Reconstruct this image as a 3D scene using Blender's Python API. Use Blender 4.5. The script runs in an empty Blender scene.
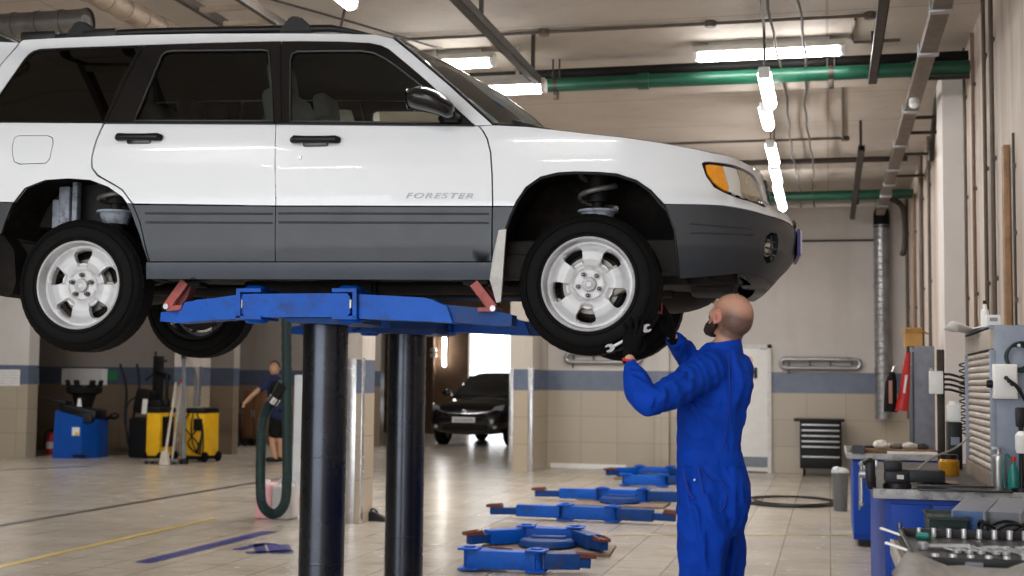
import bpy, bmesh, math, random
import numpy as np
from mathutils import Vector, Matrix, noise
from mathutils.geometry import delaunay_2d_cdt
random.seed(4)
scene = bpy.context.scene
col = scene.collection
R = math.radians

# ---------------------------------------------------------------- camera
EYE_H = 1.38
FPX = 1322.0
PITCH, ROLL, PSI = R(4.08), R(0.617), R(13.51)
def _cam_axes():
    fw = Vector((0, math.cos(PITCH), math.sin(PITCH)))
    up = Vector((0, -math.sin(PITCH), math.cos(PITCH)))
    rt = Vector((1, 0, 0))
    c, s = math.cos(ROLL), math.sin(ROLL)
    r2 = rt * c + up * s
    u2 = up * c - rt * s
    m = Matrix.Rotation(PSI, 3, 'Z')
    return m @ fw, m @ r2, m @ u2
FW, RT, UP = _cam_axes()
EYE = Vector((0, 0, EYE_H))
cd = bpy.data.cameras.new('camera')
cam = bpy.data.objects.new('camera', cd)
col.objects.link(cam)
cd.sensor_width = 36
cd.lens = FPX / 1024 * 36
cd.clip_end = 300
cm = Matrix((RT, UP, -FW)).transposed().to_4x4()
cm.translation = EYE
cam.matrix_world = cm
cd.dof.use_dof = True
cd.dof.focus_distance = 6.1
cd.dof.aperture_fstop = 3.5
scene.camera = cam

# ---------------------------------------------------------------- light
w = bpy.data.worlds.new('daylight')
scene.world = w
w.use_nodes = True
bg = w.node_tree.nodes['Background']
bg.inputs[0].default_value = (0.93, 0.97, 1.0, 1)
bg.inputs[1].default_value = 4.4
scene.view_settings.view_transform = 'Standard'
scene.view_settings.look = 'None'
scene.view_settings.gamma = 1
scene.view_settings.use_curve_mapping = False
scene.view_settings.exposure = 0.0
scene.cycles.use_denoising = True
scene.cycles.max_bounces = 8
scene.cycles.transparent_max_bounces = 16
scene.cycles.sample_clamp_indirect = 6
CEIL = 4.32
def portal(loc, rot, sx, sy):
    l = bpy.data.lights.new('door_daylight', 'AREA')
    l.shape = 'RECTANGLE'; l.size = sx; l.size_y = sy
    l.cycles.is_portal = True
    o = bpy.data.objects.new('door_daylight', l); col.objects.link(o)
    o.location = loc; o.rotation_euler = rot
portal((-4.5, -5.0, 1.9), (R(90), 0, 0), 10.0, 3.8)       # open roller door behind the camera
portal((-8.2, 33.9, 1.4), (R(-90), 0, 0), 1.6, 2.7)       # exit door at the far end of the passage
def ceiling_area(x, y, sx, sy, p, colr=(1.0, 0.985, 0.96)):  # fill lights added under the ceiling to brighten the hall, no fixtures modelled
    l = bpy.data.lights.new('ceiling_fill_light', 'AREA')
    l.shape = 'RECTANGLE'; l.size = sx; l.size_y = sy; l.energy = p; l.color = colr
    o = bpy.data.objects.new('ceiling_fill_light', l); col.objects.link(o)
    o.location = (x, y, CEIL - 0.16)
for (x, y) in ((-4.5, 1.5), (-1.2, 2.0), (-8, 1.5), (-4.5, -2.0), (-1.2, -2.0)):
    ceiling_area(x, y, 1.25, 0.14, 70)
for (x, y) in ((-9.5, 12.5), (-6.0, 16), (-12.5, 17), (-3.0, 17), (-3.0, 13.5), (-1.6, 7.0), (-9, 9), (-9, 24)):
    ceiling_area(x, y, 1.25, 0.14, 105)

# ---------------------------------------------------------------- pixel -> place (1024 x 576 frame)
def ray(px, py):
    return FW * FPX + RT * (px - 512) - UP * (py - 288)
def AY(px, py, Y):
    d = ray(px, py); return EYE + d * (Y / d.y)
def AX(px, py, X):
    d = ray(px, py); return EYE + d * (X / d.x)
def AZ(px, py, z):
    d = ray(px, py); return EYE + d * ((z - EYE_H) / d.z)
def AD(px, py, D):
    return EYE + ray(px, py) * (D / FPX)

# ---------------------------------------------------------------- materials
def lin(c):
    return tuple(((v / 255) / 12.92 if v / 255 <= 0.04045 else ((v / 255 + 0.055) / 1.055) ** 2.4) for v in c)
class NT:
    def __init__(s, name):
        s.m = bpy.data.materials.new(name); s.m.use_nodes = True
        s.t = s.m.node_tree; s.p = s.t.nodes['Principled BSDF']; s.out = s.t.nodes['Material Output']
    def n(s, kind, **kw):
        nd = s.t.nodes.new(kind)
        for k, v in kw.items(): setattr(nd, k, v)
        return nd
    def l(s, a, b): s.t.links.new(a, b)
    def math(s, op, a, b=None, c=None):
        nd = s.n('ShaderNodeMath', operation=op)
        for i, v in enumerate((a, b, c)):
            if v is None: continue
            if isinstance(v, (int, float)): nd.inputs[i].default_value = v
            else: s.l(v, nd.inputs[i])
        return nd.outputs[0]
    def mix(s, fac, a, b):
        nd = s.n('ShaderNodeMix', data_type='RGBA')
        for i, v in ((0, fac), (6, a), (7, b)):
            if isinstance(v, (int, float)): nd.inputs[i].default_value = v
            elif isinstance(v, tuple): nd.inputs[i].default_value = v + (1,)
            else: s.l(v, nd.inputs[i])
        return nd.outputs[2]
    def noise(s, scale, detail=3, coord=None, rough=0.55):
        nd = s.n('ShaderNodeTexNoise'); nd.inputs['Scale'].default_value = scale
        nd.inputs['Detail'].default_value = detail; nd.inputs['Roughness'].default_value = rough
        if coord is not None: s.l(coord, nd.inputs['Vector'])
        return nd.outputs['Fac']
    def ramp(s, f, a, b):
        nd = s.n('ShaderNodeMapRange'); nd.inputs[1].default_value = a; nd.inputs[2].default_value = b
        s.l(f, nd.inputs[0]); return nd.outputs[0]
    def obj(s): return s.n('ShaderNodeTexCoord').outputs['Object']
    def pos(s): return s.n('ShaderNodeNewGeometry').outputs['Position']
    def sep(s, v):
        nd = s.n('ShaderNodeSeparateXYZ'); s.l(v, nd.inputs[0]); return nd.outputs
    def comb(s, x, y, z=0.0):
        nd = s.n('ShaderNodeCombineXYZ')
        for i, v in enumerate((x, y, z)):
            if isinstance(v, (int, float)): nd.inputs[i].default_value = v
            else: s.l(v, nd.inputs[i])
        return nd.outputs[0]
    def bump(s, h, strength=0.2, dist=0.01):
        nd = s.n('ShaderNodeBump'); nd.inputs['Strength'].default_value = strength
        nd.inputs['Distance'].default_value = dist
        s.l(h, nd.inputs['Height']); s.l(nd.outputs[0], s.p.inputs['Normal'])
    def set(s, **kw):
        for k, v in kw.items():
            i = s.p.inputs[k]
            if isinstance(v, tuple) and len(v) == 3: v = v + (1,)
            if hasattr(v, 'is_linked') or hasattr(v, 'links'): s.l(v, i)
            else: i.default_value = v
        return s
def mat(name, c, rough=0.5, metal=0.0, var=0.12, scale=12, bump=0.0, bscale=60, coat=0.0, dirt=None, dirt_amt=0.5, spec=0.5, dscale=None, rvar=0.16):
    t = NT(name); c = lin(c); co = t.obj()
    f = t.noise(scale, 4, co)
    dark = tuple(v * (1 - var) for v in c); light = tuple(min(1, v * (1 + var)) for v in c)
    cc = t.mix(t.ramp(f, 0.3, 0.7), dark, light)
    if dirt:
        g = t.noise(dscale or scale * 0.6, 6, co, 0.7)
        cc = t.mix(t.math('MULTIPLY', t.ramp(g, 0.5, 0.68), dirt_amt), cc, lin(dirt))
    t.set(**{'Base Color': cc, 'Metallic': metal, 'Coat Weight': coat, 'Specular IOR Level': spec})
    r = t.math('ADD', t.math('MULTIPLY', t.noise(scale * 1.7, 3, co), rvar), rough - rvar / 2)
    t.set(Roughness=r)
    if bump: t.bump(t.noise(bscale, 4, co), bump, 0.01)
    return t.m
def emit(name, c, strength):
    t = NT(name); t.set(**{'Base Color': lin(c), 'Emission Color': lin(c), 'Emission Strength': strength}); return t.m
def glass(name, tint, alpha_dark, rough=0.02):
    # thin window glass: part tinted see-through, part mirror
    t = NT(name)
    tr = t.n('ShaderNodeBsdfTransparent'); tr.inputs[0].default_value = lin(tint) + (1,)
    gl = t.n('ShaderNodeBsdfGlossy'); gl.inputs['Roughness'].default_value = rough
    gl.inputs['Color'].default_value = (1, 1, 1, 1)
    fr = t.n('ShaderNodeFresnel'); fr.inputs['IOR'].default_value = 1.5
    mx = t.n('ShaderNodeMixShader'); t.l(fr.outputs[0], mx.inputs[0]); t.l(tr.outputs[0], mx.inputs[1]); t.l(gl.outputs[0], mx.inputs[2])
    t.l(mx.outputs[0], t.out.inputs['Surface']); return t.m

# ---------------------------------------------------------------- mesh builder
WM = {}
def rotm(rx=0, ry=0, rz=0):
    return (Matrix.Rotation(rz, 3, 'Z') @ Matrix.Rotation(ry, 3, 'Y') @ Matrix.Rotation(rx, 3, 'X'))
def frame(axis, hint=Vector((0, 0, 1))):
    z = Vector(axis).normalized()
    if abs(z.dot(hint)) > 0.97: hint = Vector((0, 1, 0)) if abs(z.y) < .9 else Vector((1, 0, 0))
    x = hint.cross(z).normalized(); y = z.cross(x)
    return Matrix((x, y, z)).transposed()
class MB:
    def __init__(s): s.bm = bmesh.new()
    def raw(s, verts, faces):
        vs = [s.bm.verts.new(v) for v in verts]
        for f in faces:
            try: s.bm.faces.new([vs[i] for i in f])
            except ValueError: pass
        return s
    def _join(s, b, M=None):
        if M is not None: bmesh.ops.transform(b, matrix=M, verts=b.verts)
        me = bpy.data.meshes.new('tmp'); b.to_mesh(me); b.free()
        s.bm.from_mesh(me); bpy.data.meshes.remove(me); return s
    def box(s, c, size, rot=None, bev=0.0, seg=2):
        b = bmesh.new(); bmesh.ops.create_cube(b, size=1)
        bmesh.ops.scale(b, vec=size, verts=b.verts)
        if bev: bmesh.ops.bevel(b, geom=b.edges[:], offset=min(bev, min(size) * 0.45), segments=seg, affect='EDGES', profile=0.6)
        M = Matrix.Translation(c) @ (rot.to_4x4() if rot is not None else Matrix())
        return s._join(b, M)
    def bar(s, p0, p1, wd, ht, bev=0.0, hint=Vector((0, 0, 1))):
        # box beam from p0 to p1, ht measured along hint
        p0 = Vector(p0); p1 = Vector(p1); d = p1 - p0
        F = frame(d, hint)
        return s.box((p0 + p1) / 2, (wd, ht, d.length), F, bev)
    def cyl(s, p0, p1, r0, r1=None, seg=20, bev=0.0):
        p0 = Vector(p0); p1 = Vector(p1); d = p1 - p0
        b = bmesh.new()
        bmesh.ops.create_cone(b, cap_ends=True, segments=seg, radius1=r0, radius2=r0 if r1 is None else r1, depth=d.length)
        if bev:
            es = [e for e in b.edges if len(e.link_faces) == 2 and any(len(f.verts) > 4 for f in e.link_faces)]
            bmesh.ops.bevel(b, geom=es, offset=bev, segments=2, affect='EDGES')
        return s._join(b, Matrix.Translation((p0 + p1) / 2) @ frame(d).to_4x4())
    def ell(s, c, r, rot=None, u=20, v=14):
        b = bmesh.new(); bmesh.ops.create_uvsphere(b, u_segments=u, v_segments=v, radius=1)
        bmesh.ops.scale(b, vec=r if hasattr(r, '__len__') else (r, r, r), verts=b.verts)
        return s._join(b, Matrix.Translation(c) @ (rot.to_4x4() if rot is not None else Matrix()))
    def cap(s, p0, r0, p1, r1, seg=14):
        # tapered capsule, closed
        p0 = Vector(p0); p1 = Vector(p1); d = p1 - p0; L = d.length; F = frame(d)
        rows = []
        for k in range(5):
            a = -math.pi / 2 + k * math.pi / 8; rows.append((math.sin(a) * r0, max(1e-4, math.cos(a) * r0)))
        for k in range(5):
            a = k * math.pi / 8; rows.append((L + math.sin(a) * r1, max(1e-4, math.cos(a) * r1)))
        return s.lathe(rows, p0, F, seg)
    def lathe(s, rows, c, F, seg=32, rmod=None, closed=False, a0=0.0, a1=2 * math.pi):
        # rows of (height, radius) turned about the third column of F
        full = abs(a1 - a0 - 2 * math.pi) < 1e-6
        n = seg if full else seg + 1
        c = Vector(c); V = []; Fc = []
        for i, (h, r) in enumerate(rows):
            for j in range(n):
                a = a0 + (a1 - a0) * j / seg
                rr = r + (rmod(i, j) if rmod else 0)
                V.append(c + F @ Vector((rr * math.cos(a), rr * math.sin(a), h)))
        m = len(rows)
        for i in range(m if closed else m - 1):
            for j in range(seg):
                i2 = (i + 1) % m; j2 = (j + 1) % n
                Fc.append((i * n + j, i * n + j2, i2 * n + j2, i2 * n + j))
        return s.raw(V, Fc)
    def tube(s, pts, r, seg=10, closed=False, smooth=0):
        pts = [Vector(p) for p in pts]
        if smooth: pts = spline(pts, smooth, closed)
        n = len(pts)
        rs = r if hasattr(r, '__len__') else [r] * n
        if len(rs) != n: rs = [rs[min(len(rs) - 1, int(i * len(rs) / n))] for i in range(n)]
        V = []; Fc = []; prev = None
        for i, p in enumerate(pts):
            a = pts[(i - 1) % n] if (closed or i > 0) else p
            b = pts[(i + 1) % n] if (closed or i < n - 1) else p
            t = (b - a).normalized()
            if prev is None: x = frame(t).col[0].copy()
            else: x = (prev - t * prev.dot(t)).normalized()
            prev = x; y = t.cross(x)
            for k in range(seg):
                an = 2 * math.pi * k / seg
                V.append(p + (x * math.cos(an) + y * math.sin(an)) * rs[i])
        for i in range(n if closed else n - 1):
            for k in range(seg):
                i2 = (i + 1) % n; k2 = (k + 1) % seg
                Fc.append((i * seg + k, i * seg + k2, i2 * seg + k2, i2 * seg + k))
        if not closed:
            Fc.append(tuple(range(seg))[::-1]); Fc.append(tuple((n - 1) * seg + k for k in range(seg)))
        return s.raw(V, Fc)
    def prism(s, poly, h, M, bev=0.0, seg=2):
        # 2D outline extruded along +z of M
        b = bmesh.new()
        lo = [b.verts.new((x, y, 0)) for x, y in poly]; hi = [b.verts.new((x, y, h)) for x, y in poly]
        n = len(poly); b.faces.new(lo[::-1]); b.faces.new(hi)
        for i in range(n): b.faces.new((lo[i], lo[(i + 1) % n], hi[(i + 1) % n], hi[i]))
        bmesh.ops.recalc_face_normals(b, faces=b.faces)
        if bev: bmesh.ops.bevel(b, geom=b.edges[:], offset=bev, segments=seg, affect='EDGES')
        return s._join(b, M)
    def grid(s, rows):
        m = len(rows); n = len(rows[0])
        return s.raw([p for r in rows for p in r], [(i * n + j, i * n + j + 1, (i + 1) * n + j + 1, (i + 1) * n + j) for i in range(m - 1) for j in range(n - 1)])
    def loft(s, rings, cap=True):
        m = len(rings); n = len(rings[0])
        F = [(i * n + j, i * n + (j + 1) % n, (i + 1) * n + (j + 1) % n, (i + 1) * n + j) for i in range(m - 1) for j in range(n)]
        if cap: F += [tuple(range(n))[::-1], tuple((m - 1) * n + j for j in range(n))]
        return s.raw([p for r in rings for p in r], F)
    def mesh(s, name, recalc=True):
        if recalc: bmesh.ops.recalc_face_normals(s.bm, faces=s.bm.faces)
        me = bpy.data.meshes.new(name); s.bm.to_mesh(me); s.bm.free(); return me
    def build(s, name, m, parent=None, angle=38, local=False, kind=None, recalc=True):
        me = s.mesh(name, recalc)
        return link(name, me, m, parent, angle, local, kind)
def link(name, me, m, parent=None, angle=38, local=False, kind=None):
    if parent is not None and not local:
        me.transform(WM[parent].inverted())
    me.polygons.foreach_set('use_smooth', [True] * len(me.polygons))
    if angle: me.set_sharp_from_angle(angle=R(angle))
    me.materials.append(m)
    o = bpy.data.objects.new(name, me); col.objects.link(o)
    if parent is not None: o.parent = parent; WM[o] = WM[parent]
    else: WM[o] = Matrix()
    if kind: o['kind'] = kind
    return o
def spline(pts, n=6, closed=False):
    out = []; m = len(pts)
    for i in range(m if closed else m - 1):
        p0 = pts[(i - 1) % m] if (closed or i > 0) else pts[i]
        p1 = pts[i]; p2 = pts[(i + 1) % m]
        p3 = pts[(i + 2) % m] if (closed or i + 2 < m) else pts[(i + 1) % m]
        for k in range(n):
            t = k / n
            out.append(0.5 * (2 * p1 + (p2 - p0) * t + (2 * p0 - 5 * p1 + 4 * p2 - p3) * t * t + (3 * p1 - p0 - 3 * p2 + p3) * t ** 3))
    if not closed: out.append(pts[-1].copy())
    return out
def tag(o, label, cat, group=None):
    o['label'] = label; o['category'] = cat
    if group: o['group'] = group
    return o
def thing(name, label, cat, loc, rz=0.0, group=None):
    o = bpy.data.objects.new(name, None); col.objects.link(o)
    o.empty_display_size = 0.1
    o.location = loc; o.rotation_euler = (0, 0, rz)
    WM[o] = Matrix.Translation(loc) @ Matrix.Rotation(rz, 4, 'Z')
    return tag(o, label, cat, group)
def kids(o): return [c for c in bpy.data.objects if c.parent == o]
def copy_tree(o, parent=None, loc=None, rz=None, label=None, group=None):
    c = o.copy(); col.objects.link(c)
    if parent is not None: c.parent = parent
    if loc is not None: c.location = loc
    if rz is not None: c.rotation_euler = (0, 0, rz)
    if label: c['label'] = label
    if group: c['group'] = group
    for ch in kids(o): copy_tree(ch, c)
    return c
def remeshed(mb, voxel, smooth=6, fac=0.5, disp=None):
    me = mb.mesh('tmp'); o = bpy.data.objects.new('tmp', me); col.objects.link(o)
    md = o.modifiers.new('r', 'REMESH'); md.mode = 'VOXEL'; md.voxel_size = voxel; md.use_smooth_shade = True
    sm = o.modifiers.new('s', 'SMOOTH'); sm.iterations = smooth; sm.factor = fac
    dg = bpy.context.evaluated_depsgraph_get()
    res = bpy.data.meshes.new_from_object(o.evaluated_get(dg))
    bpy.data.objects.remove(o); bpy.data.meshes.remove(me)
    if disp: disp(res)
    return res
# ---------------------------------------------------------------- room materials
def wall_mat(name, upper, lower, band, stain=0.5, grout=True):
    t = NT(name); P = t.pos(); x, y, z = t.sep(P)[:3]
    n1 = t.noise(0.9, 6, P, 0.65); n2 = t.noise(7, 5, P)
    st = t.noise(1.0, 5, t.comb(t.math('MULTIPLY', t.math('ADD', x, y), 2.2), t.math('MULTIPLY', z, 0.25)), 0.6)
    up = t.mix(t.ramp(n1, 0.3, 0.75), lin(upper), tuple(v * 0.82 for v in lin(upper)))
    up = t.mix(t.math('MULTIPLY', t.ramp(st, 0.5, 0.72), stain), up, lin((128, 112, 96)))
    bk = t.n('ShaderNodeTexBrick'); bk.offset = 0.0
    t.l(t.comb(t.math('ADD', x, y), z), bk.inputs['Vector'])
    bk.inputs['Scale'].default_value = 1.0; bk.inputs['Brick Width'].default_value = 0.6; bk.inputs['Row Height'].default_value = 0.42
    bk.inputs['Mortar Size'].default_value = 0.005
    bk.inputs['Color1'].default_value = lin(lower) + (1,); bk.inputs['Color2'].default_value = tuple(v * 0.93 for v in lin(lower)) + (1,)
    bk.inputs['Mortar'].default_value = tuple(v * 0.66 for v in lin(lower)) + (1,)
    bd = t.mix(t.ramp(n2, 0.3, 0.7), lin(band), tuple(v * 0.8 for v in lin(band)))
    zl = t.math('GREATER_THAN', z, 1.26); zu = t.math('GREATER_THAN', z, 1.585)
    c = t.mix(zl, bk.outputs['Color'], bd); c = t.mix(zu, c, up)
    t.set(**{'Base Color': c, 'Roughness': t.math('ADD', t.math('MULTIPLY', zu, 0.5), 0.22)})
    t.bump(t.noise(40, 4, P), 0.08, 0.01)
    return t.m
M_WALL = wall_mat('painted_tiled_wall', (206, 201, 197), (172, 160, 142), (98, 108, 128), 0.15)
M_WALLD = wall_mat('painted_tiled_wall_shaded', (146, 136, 128), (122, 106, 90), (80, 88, 104))  # same wall with colours darkened to hold the shade of the recess
M_PILLAR = wall_mat('painted_tiled_pillar', (204, 194, 184), (178, 163, 142), (98, 108, 128))
def right_wall_mat():
    t = NT('stained_beige_wall'); P = t.pos(); x, y, z = t.sep(P)[:3]
    n1 = t.noise(0.8, 6, P, 0.65)
    st = t.noise(1.0, 5, t.comb(t.math('MULTIPLY', y, 2.6), t.math('MULTIPLY', z, 0.3)), 0.6)
    c = t.mix(t.ramp(n1, 0.3, 0.7), lin((203, 190, 180)), lin((188, 174, 162)))
    c = t.mix(t.math('MULTIPLY', t.ramp(st, 0.48, 0.70), 0.8), c, lin((132, 108, 92)))
    t.set(**{'Base Color': c, 'Roughness': 0.7}); t.bump(t.noise(25, 4, P), 0.12, 0.01); return t.m
M_RWALL = right_wall_mat()
def floor_mat():
    t = NT('glossy_tile_floor'); P = t.pos()
    bk = t.n('ShaderNodeTexBrick'); bk.offset = 0.0; t.l(P, bk.inputs['Vector'])
    bk.inputs['Scale'].default_value = 1.0; bk.inputs['Brick Width'].default_value = 0.4; bk.inputs['Row Height'].default_value = 0.4
    bk.inputs['Mortar Size'].default_value = 0.0045; bk.inputs['Mortar Smooth'].default_value = 0.3
    bk.inputs['Color1'].default_value = lin((184, 174, 160)) + (1,); bk.inputs['Color2'].default_value = lin((174, 164, 150)) + (1,)
    bk.inputs['Mortar'].default_value = lin((118, 104, 90)) + (1,)
    g = t.noise(1.6, 7, P, 0.7); g2 = t.noise(6, 6, P, 0.7)
    c = t.mix(t.math('MULTIPLY', t.ramp(g, 0.46, 0.72), 0.55), bk.outputs['Color'], lin((132, 118, 102)))
    c = t.mix(t.math('MULTIPLY', t.ramp(g2, 0.6, 0.75), 0.35), c, lin((110, 98, 86)))
    t.set(**{'Base Color': c, 'Roughness': t.math('ADD', t.math('MULTIPLY', g2, 0.22), 0.13)})
    t.bump(t.math('ADD', t.math('MULTIPLY', bk.outputs['Fac'], -0.6), t.math('MULTIPLY', t.noise(3, 3, P), 0.5)), 0.12, 0.004)
    return t.m
M_FLOOR = floor_mat()
def ceil_mat():
    t = NT('stained_concrete_ceiling'); P = t.pos(); x, y, z = t.sep(P)[:3]
    n1 = t.noise(0.5, 6, P, 0.65); n2 = t.noise(5, 6, P, 0.7)
    c = t.mix(t.ramp(n1, 0.3, 0.7), lin((186, 177, 167)), lin((162, 151, 140)))
    c = t.mix(t.math('MULTIPLY', t.ramp(n2, 0.55, 0.75), 0.25), c, lin((130, 116, 104)))
    bk = t.n('ShaderNodeTexBrick'); bk.offset = 0.0; t.l(P, bk.inputs['Vector'])
    bk.inputs['Scale'].default_value = 1.0; bk.inputs['Brick Width'].default_value = 6.0; bk.inputs['Row Height'].default_value = 1.5
    bk.inputs['Mortar Size'].default_value = 0.012
    c = t.mix(t.math('MULTIPLY', bk.outputs['Fac'], 0.35), c, lin((90, 80, 70)))
    t.set(**{'Base Color': c, 'Roughness': 0.8}); t.bump(n2, 0.15, 0.02); return t.m
M_CEIL = ceil_mat()
M_GUARD = mat('steel_corner_guard', (205, 205, 208), 0.25, 0.9, var=0.1, scale=8)
M_GALV = mat('galvanised_steel', (165, 165, 168), 0.38, 0.8, var=0.18, scale=6, dirt=(90, 80, 72), dirt_amt=0.4)
M_DUCT = mat('dull_duct_metal', (120, 118, 116), 0.4, 0.75, var=0.2, scale=5, dirt=(80, 70, 60), dirt_amt=0.5)
M_DUCTB = mat('beige_duct_wrap', (168, 152, 134), 0.5, 0.4, var=0.2, scale=5, dirt=(90, 74, 58), dirt_amt=0.6)
M_DARKSTEEL = mat('dark_painted_steel', (52, 44, 38), 0.5, 0.4, var=0.2, dirt=(90, 70, 50), dirt_amt=0.3)
M_GREENPIPE = mat('green_painted_pipe', (8, 72, 52), 0.4, 0.0, var=0.18, scale=4, dirt=(16, 40, 30), dirt_amt=0.5)
M_CABLE = mat('dark_cable', (62, 54, 48), 0.6)
M_CONDUIT = mat('dusty_conduit', (92, 82, 73), 0.5, 0.3, var=0.2)
M_RUST = mat('rusty_conduit', (124, 102, 86), 0.6, 0.2, var=0.2, dirt=(92, 62, 44), dirt_amt=0.6)
M_WHITE = mat('white_enamel', (226, 226, 224), 0.4, var=0.04)
M_WOOD = mat('old_wood_board', (150, 116, 84), 0.65, var=0.25, scale=9, dirt=(70, 52, 38), dirt_amt=0.4)
M_BLACK = mat('black_plastic', (19, 19, 21), 0.42, var=0.15, spec=.3)
M_BLACKM = mat('black_matt', (15, 14, 14), 0.65, var=0.2, spec=.2)
M_GREY = mat('grey_steel_panel', (120, 126, 138), 0.5, 0.2, var=0.1, dirt=(90, 84, 80), dirt_amt=0.4)
M_TUBE = emit('fluorescent_tube', (255, 252, 244), 14.0)

# ---------------------------------------------------------------- room shell
PL = AY(384, 400, 26.85).x
PE = 34.0; DX0, DX1 = AY(468, 400, PE).x, AY(512, 400, PE).x
XR, YB, YP = 1.17, 21.35, 20.15
def slab(name, a, b, m):
    a = Vector(a); b = Vector(b)
    return MB().box((a + b) / 2, (b - a)).build(name, m, kind='structure')
slab('floor', (-22, -5.2, -0.2), (1.5, 34.2, 0), M_FLOOR)
slab('ceiling', (-22, -5.2, CEIL), (1.5, 34.2, CEIL + 0.2), M_CEIL)
slab('wall_right', (XR, -5.2, 0), (XR + 0.2, YB, CEIL), M_RWALL)
slab('wall_back', (-5.05, YB, 0), (XR + 0.2, YB + 0.25, CEIL), M_WALL)
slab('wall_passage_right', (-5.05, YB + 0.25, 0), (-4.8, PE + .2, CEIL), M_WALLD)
slab('wall_left', (-22, -5.2, 0), (-21.8, 34.2, CEIL), M_WALL)
# front wall around the open roller door behind the camera
slab('wall_front_left', (-21.8, -5.2, 0), (-9.5, -5.0, CEIL), M_WALL)
slab('wall_front_right', (0.5, -5.2, 0), (XR, -5.0, CEIL), M_WALL)
slab('wall_front_top', (-9.5, -5.2, 3.8), (0.5, -5.0, CEIL), M_WALL)
# bay behind the pillars, with its own rear wall, and the passage with the exit door
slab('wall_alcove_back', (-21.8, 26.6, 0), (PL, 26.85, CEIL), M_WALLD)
M_BROWN = mat('brown_panelling', (120, 92, 68), 0.5, var=0.18, scale=3)
slab('wall_passage_left', (-12.2, 26.85, 0), (-12.0, PE, CEIL), M_BROWN)
slab('wall_passage_end_left', (-12.0, PE, 0), (DX0, PE + .2, CEIL), M_BROWN)
slab('wall_passage_end_right', (DX1, PE, 0), (-4.8, PE + .2, CEIL), M_BROWN)
slab('wall_passage_end_top', (DX0, PE, 2.72), (DX1, PE + .2, CEIL), M_BROWN)
slab('ground_outside', (DX0 - 3, PE + .2, -.2), (DX1 + 3, 46, 0), mat('pale_concrete_yard', (200, 198, 192), .8))
slab('wall_left_corner', (-21.8, YP, 0), (-13.35, YP + 0.3, CEIL), M_WALL)
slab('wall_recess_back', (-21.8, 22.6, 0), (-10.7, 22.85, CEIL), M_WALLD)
# pillars
def pillar(n, x0, x1, y0, y1, guards, m=M_PILLAR, gz=1.6):
    slab('pillar_%d' % n, (x0, y0, 0), (x1, y1, CEIL), m)
    b = MB()
    for (gx, gy, wx, wy) in guards:
        b.box((gx, gy, gz / 2), (wx, wy, gz), bev=0.004)
    b.build('trim_guard_%d' % n, M_GUARD, kind='structure')
c = AZ(357, 524, 0)
pillar(1, c.x - 0.40, c.x + 0.02, c.y, c.y + 0.38, ((c.x - 0.075, c.y - 0.006, 0.09, 0.012), (c.x + 0.026, c.y + 0.03, 0.012, 0.07)))
pillar(2, -4.86, -4.50, YP, YB, ((-4.835, YP - 0.006, 0.07, 0.014), (-4.53, YP - 0.006, 0.07, 0.014), (-4.494, YP + 0.03, 0.012, 0.08)))
P3 = YP + .85
pillar(3, -11.06, -10.6, P3, P3 + 0.45, ((-10.63, P3 - 0.006, 0.09, 0.014), (-10.594, P3 + 0.05, 0.012, 0.1)))
slab('pillar_4', (0.975, 12.0, 0), (XR, 12.6, 4.15), mat('whitewashed_pillar', (212, 206, 202), 0.7, var=0.05, scale=2))
slab('pillar_5', (-2.72, YB - 0.12, 0), (-2.5, YB, CEIL), M_WALL)
# ceiling beams and steps
slab('beam_1', (-21.8, 12.2, CEIL - 0.16), (XR, 12.55, CEIL), M_CEIL)
slab('beam_2', (-21.8, 17.4, CEIL - 0.14), (XR, 17.7, CEIL), M_CEIL)
slab('baseboard_back', (-4.45, YB - 0.02, 0), (-3.2, YB, 0.07), M_WHITE)
# painted marks and drain on the floor
def strip(name, pts, wd, m, z=0.003):
    b = MB(); pts = [Vector((p.x, p.y, 0)) for p in pts]
    d = (pts[-1] - pts[0]).normalized(); n = Vector((-d.y, d.x, 0)) * wd / 2
    b.raw([pts[0] - n + Vector((0, 0, z)), pts[0] + n + Vector((0, 0, z)), pts[-1] + n + Vector((0, 0, z)), pts[-1] - n + Vector((0, 0, z))], [(0, 1, 2, 3)])
    b.build(name, m, kind='structure')
M_FBLUE = mat('blue_floor_paint', (48, 52, 120), 0.3, var=0.2, scale=5)
M_FYEL = mat('worn_yellow_floor_paint', (206, 176, 84), 0.35, var=0.2, scale=3, dirt=(190, 176, 156), dirt_amt=0.8, dscale=5)
M_GROOVE = mat('dark_drain_slot', (34, 30, 28), 0.5)
strip('trim_drain_slot', [AZ(-30, 531, 0), AZ(292, 476.5, 0)], 0.09, M_GROOVE)
strip('trim_yellow_line', [AZ(-20, 571.5, 0), AZ(215, 518, 0)], 0.08, M_FYEL)
strip('trim_yellow_line_cross', [AZ(560, 535, 0), AZ(880, 535, 0)], 0.05, M_FYEL)
strip('trim_blue_strip', [AZ(142, 563, 0), AZ(270, 531.5, 0)], 0.15, M_FBLUE)
strip('trim_blue_strip_far', [AZ(-5, 470.5, 0), AZ(92, 466, 0)], 0.10, M_FBLUE)
# stencilled bay marking, worn blue strokes
for i, (a, b_, wd) in enumerate((((236, 550), (268, 543.5), .10), ((246, 553), (294, 551), .10), ((258, 544), (262, 554), .09), ((272, 544), (276, 554), .09), ((284, 545), (287, 554), .09))):
    strip('trim_bay_marking_%d' % i, [AZ(a[0], a[1], 0), AZ(b_[0], b_[1], 0)], wd, M_FBLUE, 0.004)
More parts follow.
